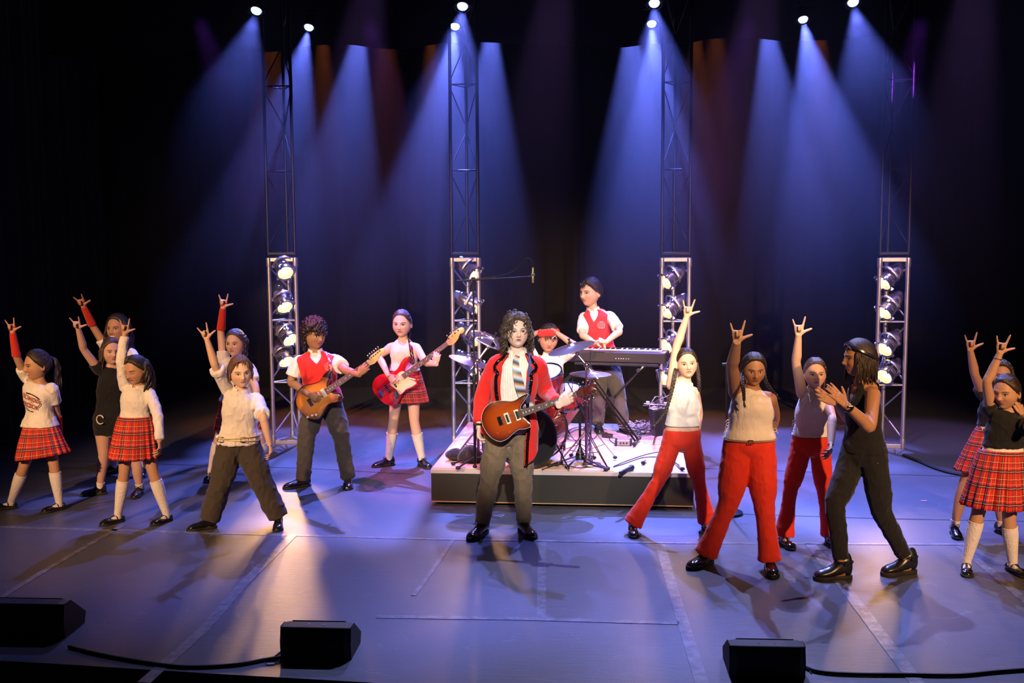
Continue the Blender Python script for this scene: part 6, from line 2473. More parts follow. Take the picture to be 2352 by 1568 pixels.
PHEAD = [(-.004, -.021), (-.004, .021), (.02, .026), (.05, .044), (.075, .040), (.12, .036), (.16, .044), (.178, .020), (.150, .004), (.165, -.020), (.13, -.036), (.09, -.036), (.05, -.044), (.02, -.028)]
G9, K9, k9 = guitar('electric_guitar', 'orange sunburst electric guitar with bird inlays held by the young man in red', (1150, 966), (1323, 905.5), P9.Y - .25, P9.Y - .31, .635,
                    [(a * 1.08 + .03, b * 1.0) for a, b in P_OUT], m_burst('orange_sunburst', (.46, .085, .008), (.34, .045, .004), (.06, .006, .003), .230, .170, .35), SIDEB, DARKW, ROSE, PHEAD,
                    ([(.045 + .036 * q, .034, 1) for q in range(3)] + [(.045 + .036 * q, -.034, -1) for q in range(3)], DARKW), inlay='bird',
                    pickups=((.142, .038, .088, 0, 'frame'), (.059, .038, .088, 0, 'frame')))
for G_, K_, kk, spots, mt in ((G7, K7, k7, ((-.055, -.105), (-.10, -.095), (-.02, -.12)), M_plain('cream_plastic', (.8, .74, .58), .35)), (G9, K9, k9, ((-.055, -.085), (.04, -.108)), M_plain('amber_knob', (.45, .06, .01), .2))):
    for (a, b) in spots:
        mb = MB(); mb.lathe([(.011 * kk, 0), (.009 * kk, .012 * kk), (.003 * kk, .013 * kk)], 16, Mk_rigid(frame(V(0, 0, 0), K_[:3, 0], K_[:3, 1], K_[:3, 2]), TP(K_, a, b, .001)))
        mb.build('knob', mt, G_)
# cream binding on the orange guitar's rim
mb = MB()
q_ = [TP(K9, a, b, .0) for a, b in spline2([(a * 1.08 + .03, b * 1.0) for a, b in P_OUT], 7)]
q_.append(q_[0])
mb.tube(q_, .0022, 5, cap=False)
mb.build('binding', M_plain('ivory_binding', (.55, .45, .32), .4), G9)

# straps
def strap(G_, P, K_, horn, butt, shoulder, mat, w=.05, off=.034, side=1, extra=None):
    a0 = 90 - 40 * side
    pts = [TP(K_, *horn, -.01)]
    pts += [P.S(90 - 34 * side, .42, off + .03), P.S(90 - 36 * side, .62, off), P.S(90 - 36 * side, .80, off), P.S(90 - 42 * side, .93, off), P.S(90 - 55 * side, .985, off * .8), P.S(-60 if side > 0 else 240, .975, off * .8),
            P.S(-80 if side > 0 else 260, .85, off), P.S(250 if side > 0 else 290, .6, off), P.S(215 if side > 0 else 325, .35, off + .01), P.S(188, .22, off + .02)]
    pts.append(TP(K_, *butt, -.02))
    Q, _ = catmull(pts, [1] * len(pts), 6)
    mb = MB(); vs = []; uv = []
    c0 = P.ring(.6)[0]
    d0 = 0
    for i, p in enumerate(Q):
        t = unit(Q[min(i + 1, len(Q) - 1)] - Q[max(i - 1, 0)])
        h = p - c0; h = h - P.up * np.dot(h, P.up) * .85
        n_ = unit(h - t * np.dot(h, t))
        sd = np.cross(t, n_)
        if i: d0 += np.linalg.norm(p - Q[i - 1])
        for sx, sz in ((-1, 0), (1, 0), (1, 1), (-1, 1)):
            vs.append(p + sd * w / 2 * sx + n_ * .003 * sz); uv.append(((sx + 1) / 2, d0))
    fs = []
    for i in range(len(Q) - 1):
        for k in range(4):
            fs.append((i * 4 + k, i * 4 + (k + 1) % 4, i * 4 + 4 + (k + 1) % 4, i * 4 + 4 + k))
    fs += [(0, 1, 2, 3), tuple(len(Q) * 4 - 4 + k for k in (3, 2, 1, 0))]
    mb.add(vs, fs, 0, uv)
    return mb.build('strap', mat, G_, True, None, None, 40)


def m_strap(name, base, a, b, per):
    t = NT(name)
    uv = t.n('ShaderNodeTexCoord').outputs['UV']
    sp = t.n('ShaderNodeSeparateXYZ'); t.link(uv, sp.inputs[0])
    f = t.math('FRACT', t.math('MULTIPLY', sp.outputs[1], per))
    w = t.math('LESS_THAN', t.math('ABSOLUTE', t.math('SUBTRACT', sp.outputs[0], t.math('MULTIPLY_ADD', t.math('SINE', t.math('MULTIPLY', sp.outputs[1], 120.0)), .18, .5))), .16)
    c = t.mix(w, base, a)
    c = t.mix(t.math('MULTIPLY', t.math('LESS_THAN', f, .35), w), c, b)
    t.base(c); t.set(Roughness=.7)
    return t.mat


strap(G7, P7, K7, (.31, .125), (-.13, 0), None, m_strap('patterned_strap', (.50, .05, .05), (.75, .66, .66), (.06, .06, .35), 14), .046)
strap(G8, P8, K8, (.44, .125), (-.065, .02), None, m_strap('red_gold_strap', (.012, .012, .012), (.55, .04, .02), (.60, .35, .08), 9), .042, off=.014)
strap(G9, P9, K9, (.268, .12), (-.145, 0), None, M_plain('blue_strap', (.07, .11, .28), .6), .045, off=.050)

# crest on the two vests, woven pale outline following the chest
CREST = M_plain('crest_thread', (.80, .45, .42), .8)
for P, (a_, t_) in ((P7, (58, .70)), (P11, (64, .70))):
    mb = MB()
    def dc(x, z, o=.033):
        hw = P.ring(t_)[3]
        return P.S(a_ - x / hw * 57, t_ + z / np.linalg.norm(P.neck - P.hip), o)
    R_ = .036
    shield = [(R_ * .8 * cos(a), R_ * .75 * sin(a)) for a in np.linspace(0, 2 * pi, 25)]
    mb.tube([dc(x, z) for x, z in shield], .0016, 5)
    mb.tube([dc(x * .62, z * .62) for x, z in shield], .0012, 5)
    mb.tube([dc(x, .034 + .003 * cos(x * 90)) for x in np.linspace(-.02, .02, 8)], .003, 5)
    for sg in (-1, 1):
        mb.tube([dc(sg * (.028 + .008 * sin(u * 3)), -.024 + .05 * u + .004 * sin(u * 20)) for u in np.linspace(0, 1, 9)], .0014, 5)
    mb.tube([dc(x, -.034 + .010 * (x / .03) ** 2) for x in np.linspace(-.03, .03, 10)], .0022, 5)
    for q in range(5):
        mb.tube([dc(-.012 + .006 * q, -.008 + .004 * (q % 2)), dc(-.009 + .006 * q, .010)], .0011, 5)
    mb.build('crest', CREST, P.th)

# printed badge and words on the T-shirt of the far-left girl
def word_mesh(txt, size):
    cu = bpy.data.curves.new('w', 'FONT'); cu.body = txt; cu.size = size; cu.align_x = 'CENTER'; cu.align_y = 'CENTER'; cu.offset = size * .02
    o = bpy.data.objects.new('w', cu); COL.objects.link(o)
    dg = bpy.context.evaluated_depsgraph_get()
    me = bpy.data.meshes.new_from_object(o.evaluated_get(dg))
    v = np.array([tuple(p.co) for p in me.vertices]); f = [tuple(p.vertices) for p in me.polygons]
    bpy.data.objects.remove(o); bpy.data.curves.remove(cu); bpy.data.meshes.remove(me)
    return v, f


def decal(P, mb, v, f, a0, t0, off, tilt=0.0, mat=0):
    L = np.linalg.norm(P.neck - P.hip)
    hw = P.ring(t0)[3]
    out = []
    for p in v:
        x = p[0] * cos(tilt) - p[1] * sin(tilt); z = p[0] * sin(tilt) + p[1] * cos(tilt)
        out.append(P.S(a0 - x / (hw + .02) * 57.3, t0 + z / L, off))
    mb.add(out, f, mat)


TI = -.26
v, f = word_mesh('SCHOOL', .044); wo = v.copy()
mb = MB()
v[:, 1] = v[:, 1] * 1.25 * (1 - 1.5 * np.abs(v[:, 0])) + .030
decal(P1, mb, v, f, 79, .62, .0315, TI)
v, f = word_mesh('OF', .018); v[:, 1] = v[:, 1]; v[:, 0] -= .0
decal(P1, mb, v, f, 79, .62, .0315, TI)
v, f = word_mesh('ROCK', .050); v[:, 1] = v[:, 1] * 1.2 * (1 - 2.2 * np.abs(v[:, 0])) - .036
decal(P1, mb, v, f, 79, .62, .0315, TI)
mb.build('printed_words', M_plain('red_print', (.42, .05, .02), .7), P1.th, False)
mb = MB()
for pts, w_ in (([(-.07, .075), (-.03, .088), (.03, .086), (.075, .070)], .013), ([(-.105, -.01), (-.085, -.05), (-.04, -.092), (0, -.104), (.03, -.098)], .008), ([(.105, .03), (.10, -.005), (.075, -.045)], .008)):
    Q = np.array(spline2(pts, 6, False)); vs = []
    for i, p in enumerate(Q):
        t = unit(Q[min(i + 1, len(Q) - 1)] - Q[max(i - 1, 0)]); n_ = V(-t[1], t[0])
        vs += [(p[0] + n_[0] * w_ / 2, p[1] + n_[1] * w_ / 2, 0), (p[0] - n_[0] * w_ / 2, p[1] - n_[1] * w_ / 2, 0)]
    vs = np.array(vs) * V(.82, .82, 1)
    decal(P1, mb, vs, [(2 * i, 2 * i + 1, 2 * i + 3, 2 * i + 2) for i in range(len(Q) - 1)], 79, .62, .0312, TI)
mb.build('printed_badge', M_plain('black_print', (.02, .02, .03), .7), P1.th, False)

# ================================================================ drum kit
REDD = M_plain('wine_red_drum_lacquer', (.22, .010, .014), .15, .1, .1, 1.0)
HEADW = M_plain('drum_skin', (.72, .66, .66), .45)
HEADB = M_plain('black_drum_skin', (.012, .012, .013), .35)
BRONZE = M_plain('cymbal_bronze', (.42, .30, .26), .28, .85, .15)


def drum(name, label, c, axis, R, depth, shell, head, nl=8, parent_bits=True):
    """c is the centre of the front head; the shell runs back along -axis"""
    th = thing(name, label, 'drum', tuple(c))
    M = frame_z(np.array(c), axis)
    mb = MB(); mb.lathe([(R * .97, -.004), (R, -.01), (R, -depth + .01), (R * .97, -depth + .004)], 44, M, close=True); mb.build('shell', shell, th)
    mb = MB(); mb.lathe([(.001, .001), (R * .96, .0)], 44, M); mb.build('drumhead', head, th)
    mb = MB(); mb.lathe([(.001, -depth), (R * .96, -depth)], 44, M); mb.build('drumhead', head, th)
    for z in (0.002, -depth):
        mb = MB(); mb.lathe([(R * .95, z + .004), (R * 1.03, z + .008), (R * 1.045, z), (R * 1.045, z - .018), (R * 1.0, z - .018)], 44, M, close=True); mb.build('hoop', CHROME if shell is not HEADB and R < .25 else BLACK, th)
    for q in range(nl):
        a = 2 * pi * (q + .5) / nl
        mb = MB()
        p = lambda r, z: TP(M, r * cos(a), r * sin(a), z)
        mb.tube([p(R * 1.04, .004), p(R * 1.05, -.05)], .0035, 6)
        mb.tube([p(R * 1.02, -.045), p(R * 1.03, -.085)], .009, 8)
        if depth > .2: 
            mb.tube([p(R * 1.05, -depth - .002), p(R * 1.05, -depth + .05)], .0035, 6)
            mb.tube([p(R * 1.02, -depth + .045), p(R * 1.03, -depth + .085)], .009, 8)
        mb.build('lug', CHROME, th)
    return th, M


def tripod(mb, base, zt, spread, r=.008, n=3, rot=0.0, foot=.016, double=False, zb=None):
    """legs from a collar at height zt (above the base point) to the ground"""
    f = []
    for q in range(n):
        a = rot + 2 * pi * q / n
        e = base + V(cos(a) * spread, sin(a) * spread, foot)
        top = base + V(cos(a) * .015, sin(a) * .015, zt)
        if double:
            sd = V(-sin(a), cos(a), 0) * .012
            mb.tube([top + sd, e + sd * .3], r * .6, 6); mb.tube([top - sd, e - sd * .3], r * .6, 6)
            mb.tube([base + V(0, 0, zt * .35), lerp(top, e, .55)], r * .5, 6)
        else:
            mb.tube([top, e], r, 8)
        f.append(e)
    return f


def feet(f, th, r=.018):
    for e in f:
        mb = MB(); mb.ellipsoid(e - V(0, 0, .0), (r * 1.15, r * 1.15, r * .85), None, 12, 8); mb.build('rubber_foot', RUBBER, th)


kc = np.array(G(1206, 1076, RZ + .012)) + V(0, 0, .285)
kax = unit(V(-.22, -1, 0))
KD, KM = drum('bass_drum', 'large bass drum with black front head behind the young man in red', kc, kax, .28, .42, REDD, HEADB, 8)
for sg in (-1, 1):
    mb = MB(); mb.tube([kc - kax * .06 + np.cross(kax, V(0, 0, 1)) * sg * .27 + V(0, 0, -.06), kc - kax * .0 + np.cross(kax, V(0, 0, 1)) * sg * .40 + V(0, 0, -.27)], .008, 8); mb.build('spur', CHROME, KD)
sy = kc[1] + .30
tc = np.array(W(1256, 853, sy))
drum('tom_drum', 'wine-red rack tom mounted above the bass drum, in front of the drummer', tc, (-.12, -.42, .9), .135, .22, REDD, HEADW, 6)[0]
tc2 = np.array(W(1185, 858, sy))
drum('tom_drum', 'wine-red rack tom hidden behind the young man in red', tc2, (.1, -.42, .9), .135, .22, REDD, HEADW, 6)[0]
mb = MB(); kt = kc - kax * .2 + V(0, 0, .27)
for c in (tc, tc2):
    mb.tube([kt, kt + V(0, 0, .14), c + V(0, .02, -.18)], .011, 10, smooth=3)
mb.build('tom_holder', CHROME, KD)
sc_ = np.array(W(1297, 893, sy + .12))
SD, SM = drum('snare_drum', 'chrome-hooped snare drum with white head beside the drummer knee', sc_, (-.05, -.22, 1), .165, .14, M_plain('maple_snare', (.30, .02, .02), .2, .2, 0, .8), HEADW, 8)


def snare_stand():
    b = V(sc_[0], sc_[1], RZ + .011)
    th = thing('snare_stand', 'chrome tripod stand under the snare drum', 'stand', tuple(b))
    mb = MB(); mb.tube([b + V(0, 0, .08), sc_ + V(0, 0, -.20)], .011, 10)
    for q in range(3):
        a = q * 2.1 + .5
        mb.tube([sc_ + V(0, 0, -.22), sc_ + V(cos(a) * .15, sin(a) * .15, -.175), sc_ + V(cos(a) * .170, sin(a) * .170, -.12)], .006, 8)
    f = tripod(mb, b, .26, .24, double=True, rot=.4)
    mb.build('frame', CHROME, th); feet(f, th)


snare_stand()


def cymbal(th, c, axis, R, holes=False):
    M = frame_z(np.array(c), axis)
    prof = [(.006, .030), (R * .08, .029), (R * .15, .020), (R * .19, .010), (R * .22, .006), (R * .6, -.004), (R, -.018), (R, -.0195), (R * .6, -.006), (R * .2, .004), (.006, .028)]
    n = 60
    mb = MB()
    if not holes:
        mb.lathe(prof, n, M, close=True)
        mb.build('cymbal', BRONZE, th)
    else:
        # pierced cymbal: ring of round holes left open between radial strips
        vs = []; fs = []
        rad = [0.03, .15, .22, .40, .50, .60, .70, .85, 1.0]
        n = 72
        hz_ = lambda r: float(np.interp(r, [.0, .15, .22, .6, 1], [.03, .02, .006, -.004, -.018]))
        for r in rad:
            for k in range(n):
                a = 2 * pi * k / n
                vs.append(TP(M, r * R * cos(a), r * R * sin(a), hz_(r)))
        for j in range(len(rad) - 1):
            for k in range(n):
                kk = k % 12
                hole = (j in (4, 5) and kk in (3, 4, 5, 6)) or (j in (3, 6) and kk in (4, 5))
                if hole: continue
                k2 = (k + 1) % n
                fs.append((j * n + k, j * n + k2, (j + 1) * n + k2, (j + 1) * n + k))
        mb.add(vs, fs)
        o = mb.build('cymbal', BRONZE, th); md = o.modifiers.new('t', 'SOLIDIFY'); md.thickness = .002
    mb = MB(); mb.lathe([(.018, .024), (.018, .040), (.008, .042), (.008, .060), (.013, .062), (.013, .072)], 14, M)
    mb.build('wing_nut', BLACK, th)


def cymbal_stand(label, base, clampz, cpos, axis, R, tail, holes=False, rot=0.0, spread=.27, legz=.30):
    th = thing('cymbal_stand', label, 'cymbal', tuple(base))
    cl = V(base[0], base[1], clampz)
    mb = MB()
    mb.tube([base + V(0, 0, .05), base + V(0, 0, .55)], .0135, 12)
    mb.tube([base + V(0, 0, .55), cl], .0095, 12)
    mb.lathe([(.02, -.02), (.022, 0), (.02, .02)], 12, frame_z(base + V(0, 0, .56), (0, 0, 1)))
    mb.build('pole', CHROME, th)
    mb = MB()
    d = unit(np.array(cpos) - cl)
    mb.tube([cl - d * tail, np.array(cpos) - d * .07], .006, 8)
    mb.tube([cl + d * .03, np.array(cpos) - d * .10], .0085, 8)
    mb.tube([np.array(cpos) - d * .07, np.array(cpos)], .005, 8)
    mb.build('boom_arm', CHROME, th)
    mb = MB(); mb.ellipsoid(np.array(cpos) - d * .085, (.018, .016, .018), None, 12, 8); mb.build('clamp', CHROME, th)
    mb = MB(); mb.ellipsoid(cl, (.026, .022, .026), None, 12, 8)
    mb.tube([cl + V(0, -.02, 0), cl + V(.03, -.03, -.02)], .005, 6)
    mb.build('clamp', CHROME, th)
    cymbal(th, cpos, axis, R, holes)
    mb = MB(); f = tripod(mb, base, legz, spread, double=True, rot=rot); mb.build('tripod', CHROME, th); feet(f, th)
    return th


zc = lambda px, py, Y: np.array(W(px, py, Y))
Yc = sc_[1] - .25
cb = zc(1347, 838, Yc)
cymbal_stand('bronze crash cymbal tilted on a chrome boom stand before the keyboard player', V(cb[0], cb[1], RZ + .011), cb[2], zc(1311, 795, Yc + .05), (-.27, -.10, 1), .215, .16, rot=-.8)
Yl = kc[1] + .28
cb = zc(1097, 828, Yl)
cymbal_stand('pierced crash cymbal on a chrome boom stand behind the long-haired young man', V(cb[0], cb[1], RZ + .011), cb[2], zc(1133, 780, Yl + .02), (.42, -.14, 1), .225, .10, True, rot=.5)
# second left cymbal, plain and lower
cb = zc(1108, 858, Yl + .22)
cymbal_stand('plain lower cymbal left of the young man in red, under the pierced one', V(cb[0], cb[1], RZ + .011), cb[2], zc(1080, 826, Yl + .22), (.30, -.04, 1), .20, .08, rot=1.4)
# hi-hat
hb = zc(1356, 856, sc_[1] - .05)
b = V(hb[0], hb[1], RZ + .011)
th = thing('hi_hat', 'pair of closed hi-hat cymbals on a tall chrome stand at the drummer left hand', 'cymbal', tuple(b))
cymbal(th, hb + V(0, 0, .006), (.02, -.02, 1), .190)
mb = MB(); mb.lathe([(.006, -.030), (.03, -.028), (.19, .002), (.19, .004), (.03, -.020)], 60, frame_z(hb - V(0, 0, .020), (.02, -.02, 1)), close=True); mb.build('cymbal', BRONZE, th)
mb = MB(); mb.tube([b + V(0, 0, .04), hb - V(0, 0, .05)], .012, 12); mb.tube([hb - V(0, 0, .05), hb + V(0, 0, .20)], .0035, 8)
mb.build('pole', CHROME, th)
mb = MB(); f = tripod(mb, b, .30, .24, double=True, rot=.3); mb.build('tripod', CHROME, th); feet(f, th)
mb = MB(); mb.box(b + V(-.02, -.16, .035), (.085, .26, .012), Matrix.Rotation(.12, 3, 'X'), bev=.004); mb.tube([b + V(-.06, -.02, .01), b + V(-.06, -.28, .01), b + V(.02, -.28, .01), b + V(.02, -.02, .01)], .004, 6)
mb.build('pedal', CHROME, th)
# throne
b = V(P10.hip[0], P10.hip[1] + .06, RZ)
th = thing('drum_stool', 'black round drum stool under the seated drummer', 'stool', tuple(b))
zs = P10.hip[2] - .085
mb = MB(); mb.lathe([(.12, zs - .075 - 0), (.15, zs - .07), (.155, zs - .03), (.13, zs - .005), (.001, zs)], 30, frame_z(V(b[0], b[1], 0), (0, 0, 1))); mb.build('seat', BLKC, th)
mb = MB(); mb.tube([b + V(0, 0, .1), V(b[0], b[1], zs - .07)], .014, 12); f = tripod(mb, b, .26, .24, double=True, rot=.9); mb.build('legs_frame', CHROME, th); feet(f, th)

# ================================================================ microphones
MICB = M_plain('mic_stand_black', (.014, .014, .015), .35, .3)


def mic(parent, p, d, L=.15, r=.012, head=.0, mat=None):
    mb = MB(); M = frame_z(np.array(p), d)
    mb.lathe([(.001, 0), (r * .9, .004), (r, .01), (r, L * .45), (r * .9, L * .47), (r * .9, L), (r * .7, L + .006)], 16, M)
    if head: mb.ellipsoid(TP(M, 0, 0, -head * .4), (head, head, head * 1.15), M[:3, :3], 16, 12)
    return mb.build('microphone', mat or BLACK, parent)


# overhead boom
Yb = Yl - .25
top = zc(1087, 641, Yb)
b = V(top[0], top[1], RZ + .011)
th = thing('boom_mic_stand', 'tall black boom stand with a thin overhead microphone above the drums', 'microphone stand', tuple(b))
mb = MB(); mb.tube([b + V(0, 0, .05), b + V(0, 0, .80)], .0125, 12); mb.tube([b + V(0, 0, .80), top], .008, 12); mb.lathe([(.017, -.04), (.02, 0), (.017, .04)], 12, frame_z(b + V(0, 0, .80), (0, 0, 1))); mb.build('pole', MICB, th)
e0, e1 = zc(1049, 645, Yb), zc(1214, 635, Yb - .1)
mb = MB(); mb.tube([e0, lerp(e0, e1, .55)], .0085, 10); mb.tube([lerp(e0, e1, .55), e1], .0045, 10); mb.ellipsoid(top, (.022, .022, .02), None, 12, 8); mb.build('boom_arm', MICB, th)
m1 = zc(1224, 650, Yb - .1)
mic(th, m1, (0, 0, 1), .13, .011, mat=M_plain('pale_mic', (.25, .21, .10), .35, .5))
mb = MB(); mb.box(m1 + V(0, 0, .07), (.04, .02, .03), bev=.004); mb.tube([e1, m1 + V(-.01, 0, .06)], .006, 8); mb.build('shock_mount', BLACK, th)
mb = MB()
tp_ = m1 + V(0, 0, .13)
mb.tube([tp_, tp_ + V(-.005, 0, .06), tp_ + V(-.06, 0, .085), lerp(e0, e1, .80) + V(0, 0, .06), lerp(e0, e1, .55) + V(0, 0, .02), lerp(e0, e1, .2) + V(0, 0, .012)], .0028, 6, smooth=6); mb.build('cable', RUBBER, th)
mb = MB(); f = [np.array(G(*q, RZ + .03)) for q in ((1041, 1064), (1052, 1074), (1125, 1050))]
for q in f: mb.tube([b + V(0, 0, .10), q], .009, 8)
mb.build('tripod', MICB, th); feet(f, th, .020)
# sandbags on its feet
BAG = M_cloth('black_sandbag_canvas', (.012, .010, .010), .5, 14, .9)
for k_, (px, py, rx, ry, rz, lab) in enumerate(((1047, 1043, .085, .10, .060, 'small black sandbag at the left corner of the riser'), (1081, 1046, .10, .12, .10, 'larger black sandbag slumped on the foot of the boom stand'))):
    c = np.array(G(px, py, RZ + .07))
    mb = MB()
    for dx, dz, q in ((-.45, -.1, .75), (.0, .05, .9), (.5, -.15, .7)):
        mb.ellipsoid(c + V(dx * rx, .1 * rx * dx, dz * rz), (rx * q, ry * q, rz * q), None, 20, 14)
    me = remesh(mb, .008, 3, .5, lambda co: np.array([noise.noise(Vector(p) * 14) * .014 for p in co]))
    co = np.zeros(len(me.vertices) * 3); me.vertices.foreach_get('co', co); co = co.reshape(-1, 3); co[:, 2] = np.maximum(co[:, 2], RZ + .012); me.vertices.foreach_set('co', co.ravel())
    me.materials.append(BAG); me.name = 'sandbag'
    tag(finish('sandbag', me, None, True, None, None, 0), lab, 'sandbag')
# snare mic on a short boom
Yn = kc[1] - .18
bt = np.array(G(1332, 1062, RZ + .011)); b = bt
th = thing('short_mic_stand', 'short black tripod stand with a snare microphone in front of the hi-hat', 'microphone stand', tuple(b))
tp_ = V(b[0], b[1], W(1331, 925, b[1]).z)
mb = MB(); mb.tube([b + V(0, 0, .05), b + V(0, 0, .42)], .0115, 12); mb.tube([b + V(0, 0, .42), tp_], .007, 12); mb.lathe([(.045, .0), (.040, .05), (.018, .10), (.014, .12)], 18, frame_z(b + V(0, 0, .03), (0, 0, 1))); mb.build('pole', MICB, th)
a0_, a1_ = zc(1350, 966, b[1] - .02), zc(1306, 882, b[1] + .06)
mb = MB(); mb.tube([a0_, lerp(a0_, a1_, .55)], .009, 10); mb.tube([lerp(a0_, a1_, .5), a1_], .005, 10); mb.build('boom_arm', M_plain('blue_sheen_tube', (.03, .03, .12), .3, .4), th)
mp_ = zc(1290, 880, b[1] + .10)
mic(th, mp_, zc(1312, 862, b[1] + .02) - mp_, .13, .016)
mb = MB(); mb.tube([zc(1302, 868, b[1] + .06), a1_], .006, 8); mb.tube([zc(1312, 862, b[1] + .02), zc(1316, 870, b[1]), zc(1314, 900, b[1] + .02), zc(1320, 930, b[1])], .003, 6, smooth=5); mb.build('cable', RUBBER, th)
f = [np.array(G(*q, RZ + .03)) for q in ((1303, 1072), (1392, 1077), (1262, 1068), (1345, 1040))][:3]
mb = MB()
for q in f: mb.tube([b + V(0, 0, .07), q], .009, 8, flat=((0, 0, 1), .7))
mb.build('tripod', MICB, th); feet(f, th, .020)
# round-base stand beyond the front girl
b = np.array(G(1672, 1180, 0))
th = thing('round_base_mic_stand', 'slim black microphone stand on a round base behind the girl with short braids', 'microphone stand', tuple(b))
mb = MB(); mb.lathe([(.125, 0), (.127, .006), (.125, .022), (.10, .030), (.02, .034), (.012, .06)], 36, frame_z(b, (0, 0, 1))); mb.build('base', MICB, th)
tp_ = V(b[0] - .035, b[1], W(1664, 838, b[1]).z)
mb = MB(); mb.tube([b + V(0, 0, .03), lerp(b, tp_, .5)], .012, 12); mb.tube([lerp(b, tp_, .5), tp_], .007, 10); mb.lathe([(.016, -.03), (.018, 0), (.016, .03)], 12, frame_z(lerp(b, tp_, .5), (0, 0, 1))); mb.build('pole', MICB, th)
mb = MB(); mb.tube([tp_ + V(-.03, 0, .004), tp_ + V(.03, -.02, .012)], .014, 10); mb.build('mic_clip', BLACK, th)
# handheld mic lying on the riser
p0, p1 = np.array(G(1424, 1086, RZ + .022)), np.array(G(1458, 1070, RZ + .028))
th = thing('handheld_microphone', 'black wireless microphone lying on the front edge of the riser', 'microphone', tuple(p0))
d_ = unit(p1 - p0)
mb = MB(); mb.lathe([(.012, 0), (.016, .01), (.017, .10), (.019, .19), (.022, .20)], 18, frame_z(p0, d_)); mb.build('handle', BLACK, th)
mb = MB(); mb.ellipsoid(p0 + d_ * .225, (.027, .027, .030), frame_z((0, 0, 0), d_)[:3, :3], 18, 12); mb.build('grille', M_plain('mic_grille', (.03, .03, .035), .5, .6), th)

# ================================================================ keyboard
Yk = 11.12
kl, kr = zc(1303, 818, Yk + .12), zc(1529, 823, Yk - .10)
kl[2] = kr[2] = (kl[2] + kr[2]) / 2
kx = unit(kr - kl); ky = V(-kx[1], kx[0], 0)
KL = np.linalg.norm(kr - kl)
kc0 = (kl + kr) / 2 + ky * .15
th = thing('keyboard', 'long dark stage keyboard seen from behind on an X stand', 'keyboard', tuple(kc0))
KR3 = np.column_stack([kx, ky, V(0, 0, 1)])
mb = MB(); mb.box(kc0, (KL, .30, .115), KR3, bev=.012)
mb.build('case', M_plain('keyboard_case', (.035, .028, .026), .4, .2), th)
mb = MB()
mb.box(kc0 + ky * .07 + V(0, 0, .064), (KL - .12, .15, .014), KR3, bev=.002)
kb = mb.build('white_keys', M_plain('ivory_keys', (.8, .78, .78), .3), th)
mb = MB()
nk_ = 52
for q in range(nk_):
    if q % 7 in (0, 1, 3, 4, 5):
        mb.box(kc0 + kx * ((q + 1) / nk_ - .5) * (KL - .12) + ky * .04 + V(0, 0, .075), (.011, .09, .012), KR3, bev=.001)
mb.build('black_keys', M_plain('ebony_keys', (.01, .01, .01), .3), th)
mb = MB()
for (u, w) in ((.02, .010), (.050, .010), (.075, .012), (.100, .012), (.130, .008), (.155, .008)):
    mb.box(kc0 + kx * (u - .02) - ky * .1512 + V(0, 0, -.012), (w, .002, .007), KR3)
mb.build('rear_lettering', M_plain('pale_lettering', (.6, .57, .53), .5), th)
mb = MB(); mb.box(kc0 - ky * .05 + V(0, 0, -.075), (KL * .86, .2, .03), KR3, bev=.006); mb.build('underside', BLACK, th)
# X stand
xc = zc(1405, 917, Yk + .02)
th = thing('keyboard_stand', 'black X-shaped keyboard stand with square tube legs', 'stand', (xc[0], xc[1], RZ))
for k_, (a, b_, dy) in enumerate((((1358, 866), (1463, 1010), -.02), ((1472, 846), (1352, 975), .03))):
    p0, p1 = zc(*a, Yk + dy), np.array(G(b_[0], b_[1] + 2, RZ + .03))
    p0[2] = min(p0[2], kc0[2] - .09)
    d_ = unit(p1 - p0); side_ = unit(np.cross(d_, V(0, 1, 0)))
    mb = MB()
    for s_ in ((-.016, .016) if k_ == 0 else (0,)):
        mid_ = (p0 + p1) / 2 + side_ * s_
        mb.box(mid_, (np.linalg.norm(p1 - p0), .028, .020), np.column_stack([d_, np.cross(side_, d_), side_]), bev=.003)
    mb.build('leg', M_plain('stand_black', (.03, .022, .015), .22, .6), th)
    for p_ in (p1, p0):
        mb = MB(); mb.tube([p_ - ky * .17, p_ + ky * .15], .014, 12); br = mb.build('cross_bar', MICB, th)
        mb = MB()
        for e_ in (p_ - ky * .17, p_ + ky * .15): mb.tube([e_ - ky * .012, e_ + ky * .012], .020, 12)
        mb.build('end_cap', RUBBER, br)
mb = MB(); mb.lathe([(.035, -.03), (.035, .03)], 18, frame_z(xc, (0, -1, 0))); mb.build('pivot', MICB, th)

# ================================================================ odds and ends on the riser
# rack box on a tripod with a heap of cables
bx = zc(1513, 968, 10.45)
b = V(bx[0] + .02, bx[1], RZ)
th = thing('stage_box', 'black connector box on a brassy tripod behind the girl with long braids', 'equipment box', tuple(b))
R_ = np.array(Matrix.Rotation(-.10, 3, 'Y') @ Matrix.Rotation(.3, 3, 'Z'))
mb = MB(); mb.box(bx, (.15, .12, .27), R_, bev=.008); cs = mb.build('case', M_plain('box_black', (.014, .013, .014), .35), th)
mb = MB(); mb.box(bx + V(-.012, -.0, .137), (.15, .12, .006), R_, bev=.002); mb.build('top_panel', M_plain('pale_panel', (.55, .50, .55), .4, .3), th)
TAN = M_plain('brassy_tube', (.60, .42, .20), .25, .8)
tt_ = zc(1505, 1005, b[1])
mb = MB(); mb.tube([bx - V(0, 0, .12), tt_, zc(1492, 1056, b[1] - .05)], .011, 10)
f = [np.array(G(*q, RZ + .022)) for q in ((1477, 1062), (1568, 1076), (1545, 1050))]
for q in f: mb.tube([zc(1500, 1045, b[1] - .03), q], .010, 8)
mb.tube([f[0], zc(1530, 1074, b[1] - .3)], .010, 8)
mb.build('tripod', TAN, th); feet(f, th, .018)
